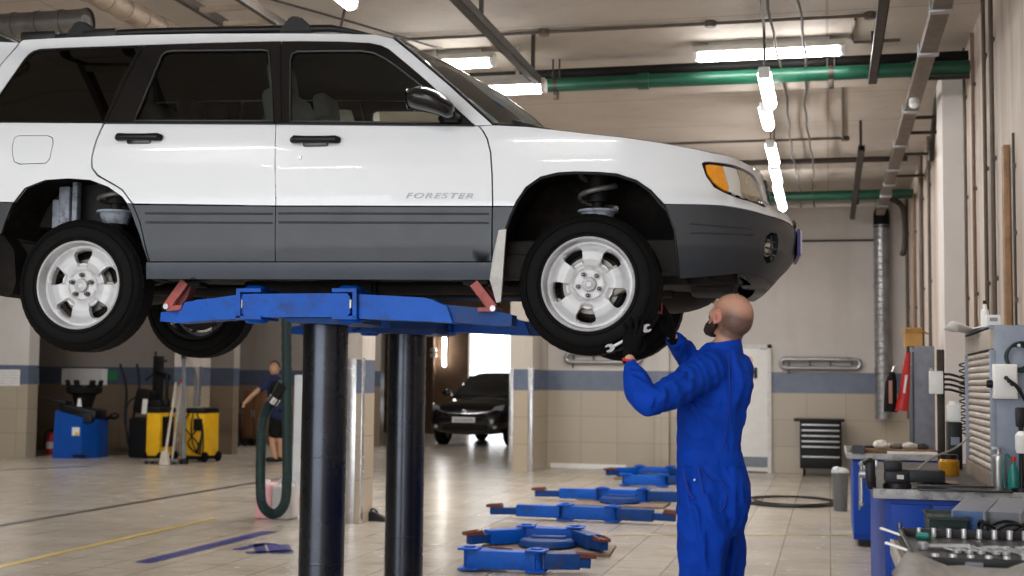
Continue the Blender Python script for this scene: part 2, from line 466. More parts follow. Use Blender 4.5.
# ================================================================ THE CAR
TH = R(3.57)                                   # heading of the car in the room
_f = Vector((math.cos(TH), math.sin(TH), 0)); _l = Vector((-math.sin(TH), math.cos(TH), 0))
_cs, _sn = math.cos(PSI), math.sin(PSI)
AXLE_Z = EYE_H + 0.4547; TYRE = 0.329
_o = Vector((0.3512 * _cs - 6.0407 * _sn, 0.3512 * _sn + 6.0407 * _cs, AXLE_Z))   # centre of the near front wheel's outer face
CARO = _o + _l * 0.835; CARO.z = AXLE_Z - TYRE
M_PAINT = mat('white_car_paint', (226, 231, 237), 0.25, rvar=0.0, var=0.0, scale=3, coat=0.7)
M_CLAD = mat('grey_plastic_cladding', (50, 55, 64), 0.4, var=0.08, scale=5)
M_CLAD2 = mat('grey_sill_plastic', (68, 76, 88), 0.38, var=0.08, scale=5)
M_BUMP = mat('dark_bumper_plastic', (44, 48, 54), 0.45, var=0.1, scale=5)
M_TRIM = mat('glossy_black_trim', (18, 18, 20), 0.22, var=0.1)
M_RUBBER = mat('tyre_rubber', (10, 10, 11), 0.72, var=0.25, scale=30, spec=0.15)
M_ALLOY = mat('silver_alloy', (196, 198, 202), 0.45, 0.25, var=0.05, scale=14, dirt=(120, 112, 104), dirt_amt=0.3)
M_LINER = mat('muddy_wheel_liner', (20, 17, 16), 0.85, var=0.4, scale=9, dirt=(58, 46, 38), dirt_amt=0.5, spec=0.2)
M_UNDER = mat('grimy_underbody', (20, 18, 17), 0.7, 0.2, var=0.4, scale=10, dirt=(52, 41, 33), dirt_amt=0.5)
M_SPRING = mat('dusty_coil_steel', (120, 118, 116), 0.5, 0.5, var=0.2)
M_STRUTW = mat('peeling_pale_strut', (150, 158, 172), 0.6, var=0.2, scale=20, dirt=(60, 50, 46), dirt_amt=0.9, dscale=22)
M_INT = mat('dark_interior_trim', (38, 37, 38), 0.75, var=0.15)
M_SEAT = mat('grey_seat_cloth', (132, 130, 128), 0.85, var=0.12)
M_GLASS = glass('clear_window_glass', (234, 240, 236), 0)
M_GLASSR = glass('tinted_window_glass', (168, 178, 174), 0)
M_GLASSD = glass('dark_privacy_glass', (9, 9, 10), 0)
M_GLASSW = glass('windscreen_glass', (196, 206, 200), 0)

# plan outline of the near half, tail centre -> nose centre; local x forward from front axle, y<0 near side
_ctl = [(-3.53, 0), (-3.53, .3), (-3.5, .55), (-3.42, .74), (-3.25, .83), (-2.95, .86), (-2.525, .867), (-1.8, .87), (-1.2, .87), (-.6, .867), (0, .862),
        (.25, .855), (.45, .832), (.62, .785), (.75, .70), (.85, .56), (.91, .4), (.95, .2), (.962, 0)]
_pl = spline([Vector((x, -h, 0)) for x, h in _ctl], 14)
_P = np.array([(p.x, p.y) for p in _pl])
_S = np.concatenate([[0], np.cumsum(np.linalg.norm(np.diff(_P, axis=0), axis=1))])
SMAX = _S[-1]
_T = np.gradient(_P, axis=0); _T /= np.linalg.norm(_T, axis=1)[:, None]
_N = np.stack([_T[:, 1], -_T[:, 0]], 1)        # outward
_zs = [.30, .36, .42, .50, .70, .90, 1.0, 1.1, 1.14, 1.50, 1.58]
_vs = [.07, .045, .02, .005, 0, 0, .008, .028, .04, .155, .20]
_zf = [.36, .42, .46, .50, .60, .68, .72, .735, .77, .94, 1.0, 1.05]
_vf = [.14, .09, .05, .02, 0, .01, .04, .09, .125, .165, .21, .30]
_zr = [.4, .5, .8, 1.1, 1.55]
_vr = [.05, 0, .02, .05, .27]
def _inset(nx, z):
    k = np.clip(nx, 0, 1); q = np.clip(-nx, 0, 1)
    return np.interp(z, _zs, _vs) * (1 - k) * (1 - q) + np.interp(z, _zf, _vf) * k + np.interp(z, _zr, _vr) * q
def surf(s, z, off=0.0):
    x = np.interp(s, _S, _P[:, 0]); y = np.interp(s, _S, _P[:, 1])
    nx = np.interp(s, _S, _N[:, 0]); ny = np.interp(s, _S, _N[:, 1]); m = math.hypot(nx, ny)
    d = off - float(_inset(nx / m, z))
    return Vector((x + nx / m * d, y + ny / m * d, z))
def snormal(s, z):
    e = 0.006
    a = surf(s + e, z) - surf(s - e, z); b = surf(s, z + e) - surf(s, z - e)
    return a.cross(b).normalized()
_cinv = Matrix.Rotation(-TH, 3, 'Z')
_ce = _cinv @ (EYE - CARO)
def cray(px, py):
    return _cinv @ (ray(px, py) / FPX)
def car_hit(px, py):
    # where the ray through a pixel meets the near body surface: (s, z)
    d = cray(px, py); e = np.array((_ce.x, _ce.y)); dd = np.array((d.x, d.y))
    nrm = np.array((dd[1], -dd[0])); z = 1.0
    for it in range(14):
        Q = _P - _N * _inset(_N[:, 0], z)[:, None] if np.ndim(z) == 0 else None
        side = (Q - e) @ nrm
        lam = ((Q - e) @ dd) / (dd @ dd)
        cr = np.where((side[:-1] * side[1:] <= 0))[0]
        if len(cr):
            i = cr[np.argmin(lam[cr])]
            t = side[i] / (side[i] - side[i + 1] + 1e-12)
            s = _S[i] + t * (_S[i + 1] - _S[i]); l = lam[i] + t * (lam[i + 1] - lam[i])
        else:
            i = int(np.argmin(np.abs(side))); s = _S[i]; l = lam[i]
        z = 0.5 * z + 0.5 * (_ce.z + d.z * l) if it < 13 else _ce.z + d.z * l
    return (float(s), float(z))
def CP(px, py, y):
    # point on the local plane y = const
    d = cray(px, py); return _ce + d * ((y - _ce.y) / d.y)
def HS(pts): return [car_hit(*p) for p in pts]

def inset_poly(P, d):
    n = len(P); A = sum(P[i][0] * P[(i + 1) % n][1] - P[(i + 1) % n][0] * P[i][1] for i in range(n))
    sg = 1 if A > 0 else -1; out = []
    for i in range(n):
        a = Vector(P[i - 1]); b = Vector(P[i]); c = Vector(P[(i + 1) % n])
        u = (b - a); v = (c - b)
        if u.length < 1e-7 or v.length < 1e-7: out.append(P[i]); continue
        u.normalize(); v.normalize()
        nu = Vector((-u.y, u.x)) * sg; nv = Vector((-v.y, v.x)) * sg
        m = nu + nv
        if m.length < 0.3: out.append(P[i]); continue
        m = m / max(0.4, m.dot(nu)) if False else m.normalized() * (d / max(0.45, m.normalized().dot(nu)))
        out.append((b.x + m.x, b.y + m.y))
    return out
def densify(P, seg):
    out = []; n = len(P)
    for i in range(n):
        a = Vector(P[i]); b = Vector(P[(i + 1) % n]); k = max(1, int((b - a).length / seg + 0.5))
        for j in range(k): out.append(tuple(a + (b - a) * j / k))
    return out
def inside(p, P):
    x, y = p; r = False; n = len(P); j = n - 1
    for i in range(n):
        if (P[i][1] > y) != (P[j][1] > y) and x < (P[j][0] - P[i][0]) * (y - P[i][1]) / (P[j][1] - P[i][1]) + P[i][0]: r = not r
        j = i
    return r
def tri2d(outline, holes, gx, gy, margin=0.012):
    V = []; E = []
    for loop in [outline] + holes:
        b = len(V); V += [Vector(p) for p in loop]; n = len(loop)
        E += [(b + i, b + (i + 1) % n) for i in range(n)]
    nb = len(V)
    xs = [p[0] for p in outline]; ys = [p[1] for p in outline]
    B = np.array([tuple(v) for v in V])
    yv = np.arange(min(ys) + gy / 2, max(ys), gy); xv = np.arange(min(xs) + gx / 2, max(xs), gx)
    for y in yv:
        for x in xv:
            if not inside((x, y), outline) or any(inside((x, y), h) for h in holes): continue
            if np.min(np.hypot(B[:, 0] - x, B[:, 1] - y)) < margin: continue
            V.append(Vector((x, y)))
    r = delaunay_2d_cdt(V, E, [], 0, 1e-6)
    ov, faces = r[0], r[2]
    F = []
    for f in faces:
        c = sum((ov[i] for i in f), Vector((0, 0))) / len(f)
        if inside(c, outline) and not any(inside(c, h) for h in holes): F.append(tuple(f))
    return ov, F
def panel_mesh(name, outline, holes=(), gap=0.0022, off=0.0, seg=0.03, gx=0.07, gy=0.05, flange=0.022, offf=None, mirror=False):
    O = densify(inset_poly(outline, gap), seg)
    H = [densify(inset_poly(h, -0.0005), seg) for h in holes]
    ov, F = tri2d(O, H, gx, gy)
    V = []; N = []
    for v in ov:
        o = off + (offf(v.x, v.y) if offf else 0)
        V.append(surf(v.x, v.y, o))
        if offf:
            e = .004; q = lambda a_, b_: surf(a_, b_, off + offf(a_, b_))
            N.append((q(v.x + e, v.y) - q(v.x - e, v.y)).cross(q(v.x, v.y + e) - q(v.x, v.y - e)).normalized())
        else: N.append(snormal(v.x, v.y))
    # outward orientation
    F2 = []
    for f in F:
        n = (V[f[1]] - V[f[0]]).cross(V[f[2]] - V[f[0]])
        F2.append(f if n.dot(N[f[0]]) > 0 else f[::-1])
    nv = len(V)
    if flange:
        cnt = {}
        for f in F2:
            for i in range(len(f)):
                a, b = f[i], f[(i + 1) % len(f)]
                cnt[(a, b)] = 1
        bd = [(a, b) for (a, b) in cnt if (b, a) not in cnt]
        mp = {}
        for a, b in bd:
            for i in (a, b):
                if i not in mp:
                    mp[i] = len(V); V.append(V[i] - N[i] * flange); N.append(None)
        fl = [(b, a, mp[a], mp[b]) for a, b in bd]
    else: fl = []
    if mirror:
        V = [Vector((v.x, -v.y, v.z)) for v in V]; N = [None if n is None else Vector((n.x, -n.y, n.z)) for n in N]
        F2 = [f[::-1] for f in F2]; fl = [f[::-1] for f in fl]
    me = bpy.data.meshes.new(name)
    # flange gets its own copy of the border vertices so the face keeps its smooth normals
    if fl:
        mp2 = {}; fl3 = []
        for f in fl:
            g = []
            for i in f:
                if i < nv:
                    if i not in mp2: mp2[i] = len(V); V.append(V[i].copy()); N.append(None)
                    g.append(mp2[i])
                else: g.append(i)
            fl3.append(tuple(g))
        fl = fl3
    me.from_pydata([tuple(v) for v in V], [], F2 + fl)
    me.polygons.foreach_set('use_smooth', [True] * len(me.polygons))
    nn = [tuple(n) if n is not None else (0, 0, 0) for n in N]
    me.normals_split_custom_set_from_vertices(nn)
    return me
def cput(name, me, m, parent):
    me.materials.append(m)
    o = bpy.data.objects.new(name, me); col.objects.link(o); o.parent = parent; WM[o] = WM[parent]
    return o
def panel(name, outline, m, parents, **kw):
    # both sides of the car; parents is (near, far)
    out = []
    for k in (0, 1):
        if parents[k] is None: out.append(None); continue
        out.append(cput(name, panel_mesh(name, outline, mirror=bool(k), **kw), m, parents[k]))
    return out
def bl(mb, name, m, parent, angle=38):
    return mb.build(name, m, parent, angle, local=True)
def mir(v): return Vector((v.x, -v.y, v.z))

car = thing('car', 'white estate car with grey lower cladding raised high on the blue lift', 'car', CARO, TH)
C2 = (car, car)

# ---- traced outlines, near side, in the photograph's frame, turned into places on the body
roof_top = HS([(-18, 41), (23, 40), (50, 38.4), (100, 36.2), (128, 35), (200, 33.6), (300, 33.4), (340, 33.7), (375, 34.6)])
apillar = HS([(394.4, 39), (412, 53), (447.8, 83.6), (493.5, 125)])
band_low = HS([(475, 125.5), (427, 81), (410, 66.5), (389, 49), (381, 45), (369, 42.5), (340, 41.2), (300, 40.8), (270, 41), (200, 42.8), (150, 44.4), (128, 45.2), (70, 47.2), (40, 48.6), (33, 50.5), (28, 54), (14, 73), (0, 93), (-18, 122)])
dpillar = HS([(-44, 122), (-30, 107), (0, 67), (20, 42.5)])
roof_side = roof_top[1:] + apillar + band_low + dpillar
panel('roof_side_panel', roof_side, M_PAINT, C2, gap=0.001)
quarter_low = HS([(132, 203.6), (127, 203.6), (122, 197), (108, 187), (90, 180.3), (68, 178.7), (45, 180.3), (25, 188), (13.5, 202.4), (-70, 202)])
quarter = HS([(-75, 150), (-44, 122.5), (-18, 122.5), (50, 122.7), (103.5, 123), (96, 140), (91.3, 158), (91.5, 168), (97, 175.5), (105, 180), (114, 185), (122, 190)]) + quarter_low
flap = HS([(12, 146), (14, 138), (18, 135.5), (48, 135.2), (53, 138), (53.5, 144), (50, 159), (46, 163.5), (20, 164.5), (14, 162), (12.2, 155)])
panel('rear_quarter_panel', quarter, M_PAINT, C2, holes=[flap])
panel('fuel_flap', flap, M_PAINT, (car, None), gap=0.004)
rd = HS([(104.5, 123.6), (276, 124.2), (276, 205.8), (133, 203.8), (122.8, 190), (114.5, 184.5), (105.5, 179.5), (98, 175), (92.5, 168), (92, 158), (97, 140)])
rdoor = panel('rear_door', rd, M_PAINT, C2)
fd = HS([(276, 124.2), (478.5, 126), (483, 131.5), (487, 139), (490.4, 153), (491.7, 173.6), (492.4, 206.3), (276, 205.8)])
fdoor = panel('front_door', fd, M_PAINT, C2)
arch_f = HS([(664, 204.2), (660.4, 200), (650.7, 190), (636, 180.4), (616.6, 174.5), (597, 172.8), (575, 172.6), (558, 173.3), (541, 177.6), (526.7, 187.5), (517, 202.0), (515, 206.3)])
hoodline = HS([(493.5, 125), (528, 126.6), (579.6, 132.6), (629.5, 138), (655, 141.7), (679, 146), (696, 149), (712.5, 153)])
lamp_out = HS([(701.7, 163.6), (704, 162), (708.6, 161.6), (726.7, 163.4), (743, 168.6), (755.5, 177), (761, 187), (763.5, 197), (764.5, 207.5), (743, 199.9), (725, 193.2), (714, 187.3), (706, 176)])
zt = lambda p: p[1]
nose = [(p[0], p[1]) for p in HS([(739, 160), (755.5, 170)])]
s_fog = car_hit(771, 217)[0]; s_lc = car_hit(755, 180)[0]
ztop = nose[-1][1]; zb = car_hit(769, 216.3)[1]
fend = hoodline + nose + [(SMAX - .24, ztop + .0), (SMAX - .24, zb - .005)] + HS([(769, 216.3), (746, 209.7), (724, 205.7)]) + arch_f + HS([(493, 206.3), (492.3, 173.6), (491, 153), (487.6, 139), (483.6, 131.5), (479.2, 126)])
fender = panel('front_fender', fend, M_PAINT, C2, holes=[lamp_out])
# lower grey cladding, standing a little proud, with two pressed ribs
ck = dict(off=0.006, gap=0.002, gx=0.1, gy=0.04, seg=0.04, flange=0.03)
panel('door_cladding', HS([(133.6, 204.8), (276, 206.5), (276, 261.8), (150.4, 261.8), (140.6, 222)]), M_CLAD, rdoor, **ck)
panel('door_cladding', HS([(276, 206.5), (492.4, 207), (492, 261.8), (276, 261.8)]), M_CLAD, fdoor, **ck)
for (x0, x1, par) in ((146, 273, rdoor), (279, 489, fdoor)):
    for yy in (213.5, 222.5):
        for sd in (0, 1):
            pts = [surf(*car_hit(x0 + (x1 - x0) * i / 8, yy + (.6 * i / 8)), off=.0035) for i in range(9)]
            if sd: pts = [mir(p) for p in pts]
            bl(MB().tube(pts, .0065, 8), 'cladding_rib', M_CLAD, par[sd])
panel('quarter_cladding', HS([(127.4, 204), (132.6, 204.4), (140, 222), (149.6, 261.8), (149, 261.8), (140, 234.5), (131, 210.5)]), M_CLAD, C2, off=0.006, gap=0.0004)
panel('fender_cladding', HS([(493, 207), (515, 207), (510, 218), (505, 233), (500, 262), (493, 262)]), M_CLAD, C2, off=0.006, gap=0.001)
panel('side_sill', HS([(147, 262.3), (494, 262.3), (494, 280.5), (147, 279.6)]), M_CLAD2, C2, off=0.012, flange=0.05)
# rear bumper and tail
panel('rear_bumper', HS([(-75, 203), (13.5, 203), (6, 222), (2, 234), (-75, 236)]) + [(0.05, car_hit(0, 236)[1]), (0.05, car_hit(0, 203)[1])], M_BUMP, C2, off=0.006)
tg = HS([(-75, 151), (-45, 123), (-31, 107), (-1, 67), (19, 42.5), (-18, 41)])
panel('tailgate_edge', tg + [(0.02, tg[-1][1]), (0.02, tg[0][1])], M_PAINT, C2)
# front bumper with the fog lamp recess
arch_b = HS([(667.7, 211), (675, 230.5), (677.5, 251), (680, 279)])
bt = HS([(664.5, 204.6), (690, 205.2), (724, 206.4), (746, 210.4), (769, 216.9)])
z_lip = car_hit(715, 276)[1]; z_top = car_hit(769, 216.9)[1]
fogP = HS([(765, 236), (770, 232.5), (775.5, 234), (777, 240), (775, 254), (771, 262), (765, 263.5), (762, 258), (763, 247)])
bump = bt + [(SMAX - .002, z_top - .03), (SMAX - .002, z_lip + .0)] + HS([(743, 273), (715.5, 276)]) + arch_b[::-1]
bumper = panel('front_bumper', bump, M_BUMP, C2, holes=[fogP], off=0.008, gap=0.001, gx=0.05, gy=0.03, flange=0.05)
lipz = z_lip - 0.075
lp_ = HS([(741, 272), (746, 281), (754, 289.5), (768, 286.5)])
panel('front_spoiler_lip', lp_ + [(SMAX - .002, lp_[-1][1] - .005), (SMAX - .002, z_lip - .001)] + HS([(744, 273.2)]), M_BUMP, C2, off=0.0075, gap=0, flange=0.06)
for k in (0, 1):
    cen = (sum(p[0] for p in fogP) / len(fogP), sum(p[1] for p in fogP) / len(fogP))
    P0 = surf(cen[0], cen[1], -0.03); n = snormal(*cen)
    if k: P0 = mir(P0); n = mir(n)
    t = Vector((0, 0, 1)).cross(n).normalized()
    b = MB().cyl(P0 - n * .03, P0 + n * .004, .05, .046, 20); bl(b, 'fog_lamp_bowl', M_BLACK, bumper[k])
    b = MB().ell(P0 + n * .012, (.042, .042, .015), frame(n)); fl = bl(b, 'fog_lamp', mat('fog_lamp_glass_%d' % k, (190, 192, 186), 0.12, 0.5), bumper[k])
    b = MB()
    for q in (-.03, 0, .03): b.bar(P0 + n * .03 + Vector((0, 0, q)) - t * .05, P0 + n * .03 + Vector((0, 0, q)) + t * .05, .008, .008)
    b.bar(P0 + n * .03 + Vector((0, 0, -.06)), P0 + n * .03 + Vector((0, 0, .06)), .008, .008, hint=Vector((1, 0, 0)))
    bl(b, 'fog_lamp_grille', M_BLACK, bumper[k])
# scuff lines pressed in the bumper side
for k in (0, 1):
    b = MB()
    for (a, c) in (((690, 224), (750, 229)), ((690, 233), (752, 235))):
        pts = [surf(*car_hit(a[0] + (c[0] - a[0]) * i / 6, a[1] + (c[1] - a[1]) * i / 6), off=0.007) for i in range(7)]
        if k: pts = [mir(p) for p in pts]
        b.tube(pts, 0.004, 6)
    bl(b, 'bumper_rib', M_BUMP, bumper[k])

# ---- headlights
M_ORANGE = mat('amber_signal_lens', (246, 160, 20), 0.2, var=0.1, scale=30, coat=0.5, bump=0.3, bscale=90)
M_LENSW = mat('clear_lamp_lens', (226, 228, 226), 0.12, 0.15, var=0.05, coat=1.0)
M_LENSY = mat('frosted_lamp_lens', (176, 166, 140), 0.25, 0.15, var=0.06, coat=1.0)
sig = HS([(706, 165), (710, 164.2), (723, 166), (724.5, 172), (729, 188), (728, 191.5), (720, 187), (713.5, 181.5), (708, 173.5)])
lw = HS([(723.5, 166), (737, 169), (741, 182), (743.5, 197.5), (735, 194), (728.5, 191), (729.5, 188), (725, 172)])
ly = HS([(737.5, 169.2), (744, 171), (754, 179), (759.5, 188), (762, 197), (762.8, 204), (744, 197.6), (741.5, 182)])
lb = lamp_out
for k in (0, 1):
    par = car
    hl = cput('headlight', panel_mesh('headlight', lb, off=-0.016, gap=0.0005, seg=.02, gx=.03, gy=.03, mirror=bool(k)), M_BLACK, par)
    cput('turn_signal', panel_mesh('turn_signal', sig, off=-0.004, seg=.015, gx=.02, gy=.02, gap=0.001, mirror=bool(k)), M_ORANGE, hl)
    cput('clear_lens', panel_mesh('clear_lens', lw, off=-0.004, seg=.015, gx=.02, gy=.02, gap=0.0005, mirror=bool(k)), M_LENSW, hl)
    cput('frosted_lens', panel_mesh('frosted_lens', ly, off=-0.004, seg=.015, gx=.02, gy=.02, gap=0.0005, mirror=bool(k)), M_LENSY, hl)
# radiator grille between the lamps
b = MB(); gz0, gz1 = zb + .02, ztop - .03
rows = [[surf(SMAX - .24 + .24 * i / 10, z) for i in range(11)] + [mir(surf(SMAX - .24 * i / 10, z)) for i in range(1, 11)] for z in np.linspace(gz0 - .03, gz1 + .03, 6)]
b.grid(rows); gr = bl(b, 'grille', M_BLACK, car)
b = MB()
for z in np.linspace(gz0, gz1, 5):
    b.tube([surf(SMAX - .22 + .22 * i / 10, z, .006) for i in range(11)] + [mir(surf(SMAX - .22 * i / 10, z, .006)) for i in range(1, 11)], .008, 8)
bl(b, 'grille_bar', M_BUMP, gr)
# number plate, seen edge on at the nose
b = MB().box((.962 + .016, 0.05, .58), (.012, .52, .115), bev=.004); lp = bl(b, 'license_plate', mat('pale_blue_plate', (196, 198, 226), 0.4), car)
b = MB().box((.962 + .0065, 0.05, .58), (.016, .53, .13), bev=.004); bl(b, 'plate_holder', mat('violet_plate_frame', (70, 66, 130), 0.5), car)

# ---- side windows: black frames with openings, and the glass set in them
q_glass = HS([(-12, 121), (0, 94), (14, 75), (29, 56), (34, 52.5), (40, 51), (70, 49.4), (128, 47.2), (138, 47), (134, 55), (118, 85), (103, 121)])
q_frame = HS([(-18, 122), (0, 93), (14, 73), (28, 54), (33, 50.5), (40, 48.6), (70, 47.2), (128, 45.2), (144, 44.6), (140, 52), (122, 86), (105, 122.8)])
rd_frame = HS([(105.5, 123), (122.5, 86), (140.5, 52), (144.5, 44.6), (200, 42.8), (270, 41), (281, 41), (281, 124)])
rd_glass = HS([(134.5, 120.5), (148, 88), (162, 55), (167, 51.6), (175, 50.8), (262, 49.8), (268, 51), (269, 56), (271.5, 90), (273, 120.8)])
fd_frame = HS([(281.5, 124), (281.5, 41), (300, 40.8), (340, 41.2), (369, 42.5), (381, 45), (389, 49), (410, 66.5), (427, 81), (474.5, 125.3)])
fd_glass = HS([(290, 121.6), (290.4, 60), (292, 54), (297, 51.6), (330, 51), (362, 51), (374, 53), (384, 58), (398, 67.5), (427, 90), (445, 105), (441, 122.6)])
panel('quarter_window_frame', q_frame, M_TRIM, C2, holes=[q_glass], off=-0.004, gap=0.0005)
panel('quarter_window', q_glass, M_GLASSD, C2, off=-0.008, gap=0.0, flange=0)
panel('window_frame', rd_frame, M_TRIM, rdoor, holes=[rd_glass], off=-0.004, gap=0.0008)
panel('window_glass', rd_glass, M_GLASSR, rdoor, off=-0.012, gap=0.0, flange=0)
panel('window_frame', fd_frame, M_TRIM, fdoor, holes=[fd_glass], off=-0.004, gap=0.0008)
panel('window_glass', fd_glass, M_GLASS, fdoor, off=-0.012, gap=0.0, flange=0)
M_SEAL = mat('window_seal_grey', (58, 58, 60), 0.4)
for k, P, par in ((0, rd_glass, rdoor), (1, fd_glass, fdoor)):
    for sd in (0, 1):
        pts = [surf(p[0], p[1], 0.001) for p in densify(P, .05)]
        if sd: pts = [mir(p) for p in pts]
        bl(MB().tube(pts, .004, 6, closed=True), 'window_seal', M_SEAL, par[sd])
# black waist moulding
for (a, c, par) in (((105, 122.6), (275, 123.4), rdoor), ((277, 123.4), (474, 125.2), fdoor)):
    for sd in (0, 1):
        pts = [surf(*car_hit(a[0] + (c[0] - a[0]) * i / 8, a[1] + (c[1] - a[1]) * i / 8), off=.006) for i in range(9)]
        if sd: pts = [mir(p) for p in pts]
        bl(MB().tube(pts, .0075, 8), 'waist_moulding', M_TRIM, par[sd])

# ---- door handles and key lock
def handle(px0, px1, py, par):
    a = car_hit(px0, py); c = car_hit(px1, py)
    for sd in (0, 1):
        f = (lambda v: mir(v)) if sd else (lambda v: v)
        P = lambda t, dz, o: f(surf(a[0] + (c[0] - a[0]) * t, a[1] + (c[1] - a[1]) * t + dz, o))
        b = MB(); b.tube([P(0.0, .004, .004), P(.06, .004, .022), P(.3, .003, .03), P(.7, .003, .03), P(.94, .004, .022), P(1, .004, .004)], [.016, .02, .017, .017, .02, .016], 10)
        h = bl(b, 'door_handle', M_BLACK, par[sd])
        b = MB().box(P(.5, -.004, .0), ((c[0] - a[0]) * .55, .03, .05), bev=.012); bl(b, 'handle_recess', M_TRIM, par[sd])
handle(118, 161.5, 138.5, rdoor); handle(293, 339, 141, fdoor)
k = car_hit(300, 157.5)
bl(MB().cyl(surf(k[0], k[1], -.004), surf(k[0], k[1], .006), .011, .009, 16), 'door_lock', mat('lock_steel', (170, 170, 172), 0.3, 0.9), fdoor[0])
# ---- model lettering on the front door
a = car_hit(405, 198.2); c = car_hit(472, 198.6)
fc = bpy.data.curves.new('lettering', 'FONT'); fc.body = 'FORESTER'; fc.size = 0.05; fc.extrude = 0.0015; fc.shear = 0.3; fc.space_character = 1.16
lo_ = bpy.data.objects.new('tmp', fc); col.objects.link(lo_)
lo = bpy.data.objects.new('lettering', bpy.data.meshes.new_from_object(lo_.evaluated_get(bpy.context.evaluated_depsgraph_get()))); col.objects.link(lo); bpy.data.objects.remove(lo_); lo.parent = fdoor[0]; lo.data.materials.clear(); lo.data.materials.append(mat('silver_lettering', (150, 152, 156), 0.35, 0.5))
p0 = surf(a[0], a[1], 0.004); p1 = surf(c[0], c[1], 0.004); xx = (p1 - p0).normalized(); nn = snormal(a[0], a[1] + .02); yy = nn.cross(xx).normalized()
mm = Matrix((xx, yy, nn)).transposed().to_4x4(); mm.translation = p0
lo.matrix_local = mm
bpy.context.view_layer.update()
lo.scale = ((p1 - p0).length / max(0.01, lo.dimensions.x) , (p1 - p0).length / max(0.01, lo.dimensions.x) * 0.58, 1)

# ---- roof, hood, windscreen, tail: skins running across to the far side
def across(edge, crown, n=14, bow=None, fwd=None):
    rows = []
    for i, p in enumerate(edge):
        q = mir(p); row = []
        for j in range(n + 1):
            t = j / n; u = 4 * t * (1 - t); v = p.lerp(q, t)
            cr = crown[i] if hasattr(crown, '__len__') else crown
            bw = bow[i] if bow else 0
            v = v + Vector((bw * u, 0, cr * (1 - (2 * t - 1) ** 4 if False else u)))
            row.append(v)
        rows.append(row)
    return rows
rt = [surf(*p) for p in roof_top[1:]] + [surf(*apillar[0])]
bl(MB().grid(across(rt, .045)), 'roof_panel', M_PAINT, car, 60)
bl(MB().grid(across([p - Vector((0, 0, .05)) for p in rt], .03)), 'headliner', M_INT, car, 60)
hd = [surf(*p) for p in hoodline + nose]
rows = across(hd, [.015, .03, .045, .05, .05, .05, .05, .05, .045, .04])
# rounded leading edge down to the grille
last = rows[-1]; m = len(last)
rows.append([surf(nose[-1][0] + (SMAX - nose[-1][0]) * (2 * j / (m - 1)), ztop + .012) if j <= (m - 1) / 2 else mir(surf(nose[-1][0] + (SMAX - nose[-1][0]) * (2 * (m - 1 - j) / (m - 1)), ztop + .012)) for j in range(m)])
rows.append([Vector((p.x, p.y, ztop - .03)) for p in rows[-1]])
bl(MB().grid(rows), 'hood', M_PAINT, car, 50)
ws = [surf(*p, off=-.004) for p in apillar[:1]] + [surf(*apillar[0]).lerp(surf(*apillar[1]), .5)] + [surf(*apillar[1], off=-.004), surf(*apillar[1]).lerp(surf(*apillar[2]), .5), surf(*apillar[2], off=-.004), surf(*apillar[2]).lerp(surf(*apillar[3]), .5), surf(*apillar[3], off=-.004)]
nws = len(ws)
wsc = across(ws, [.045, .06, .075, .08, .085, .08, .06], n=18, bow=[0.02, .05, .08, .12, .16, .19, .21])
bl(MB().grid(wsc), 'windshield', M_GLASSW, car, 60)
b = MB(); b.tube([r[0] + Vector((.004, -.002, .002)) for r in wsc], .009, 8); b.tube([r[-1] + Vector((.004, .002, .002)) for r in wsc], .009, 8)
b.tube([p + Vector((0, 0, .004)) for p in wsc[0]], .012, 8); b.tube([p + Vector((0, 0, .0)) for p in wsc[-1]], .014, 8)
bl(b, 'windshield_seal', M_TRIM, car)
b = MB(); p = wsc[-1]; b.tube([p[2] + Vector((-.02, 0, .03)), p[7] + Vector((.01, 0, .03)), p[11] + Vector((.01, 0, .03))], .009, 8); b.bar(p[3] + Vector((0, 0, .005)), p[6] + Vector((.04, 0, .012)), .02, .02)
bl(b, 'wiper', M_BLACK, car)
bl(MB().box(p[5] * .35 + wsc[-3][3] * .65 + Vector((.02, 0, .03)), (.06, .05, .004), rotm(0, R(35), 0), .001), 'windshield_sticker', mat('pale_blue_sticker', (150, 170, 205), 0.5), car)
cow = [surf(*apillar[3]), surf(*hoodline[1])]
tgl = [surf(*p) for p in tg[::-1]]
bl(MB().grid(across(tgl, 0.0, bow=[-.04, -.05, -.09, -.12, -.13, -.14])), 'tailgate', M_PAINT, car, 60)
b = MB(); e0 = surf(*tg[4]); e1 = surf(*tg[5])
b.box((e1.x - .14, 0, e1.z + .025), (.34, 1.25, .03), rotm(0, R(-16), 0), .012); bl(b, 'tail_spoiler', M_TRIM, car)
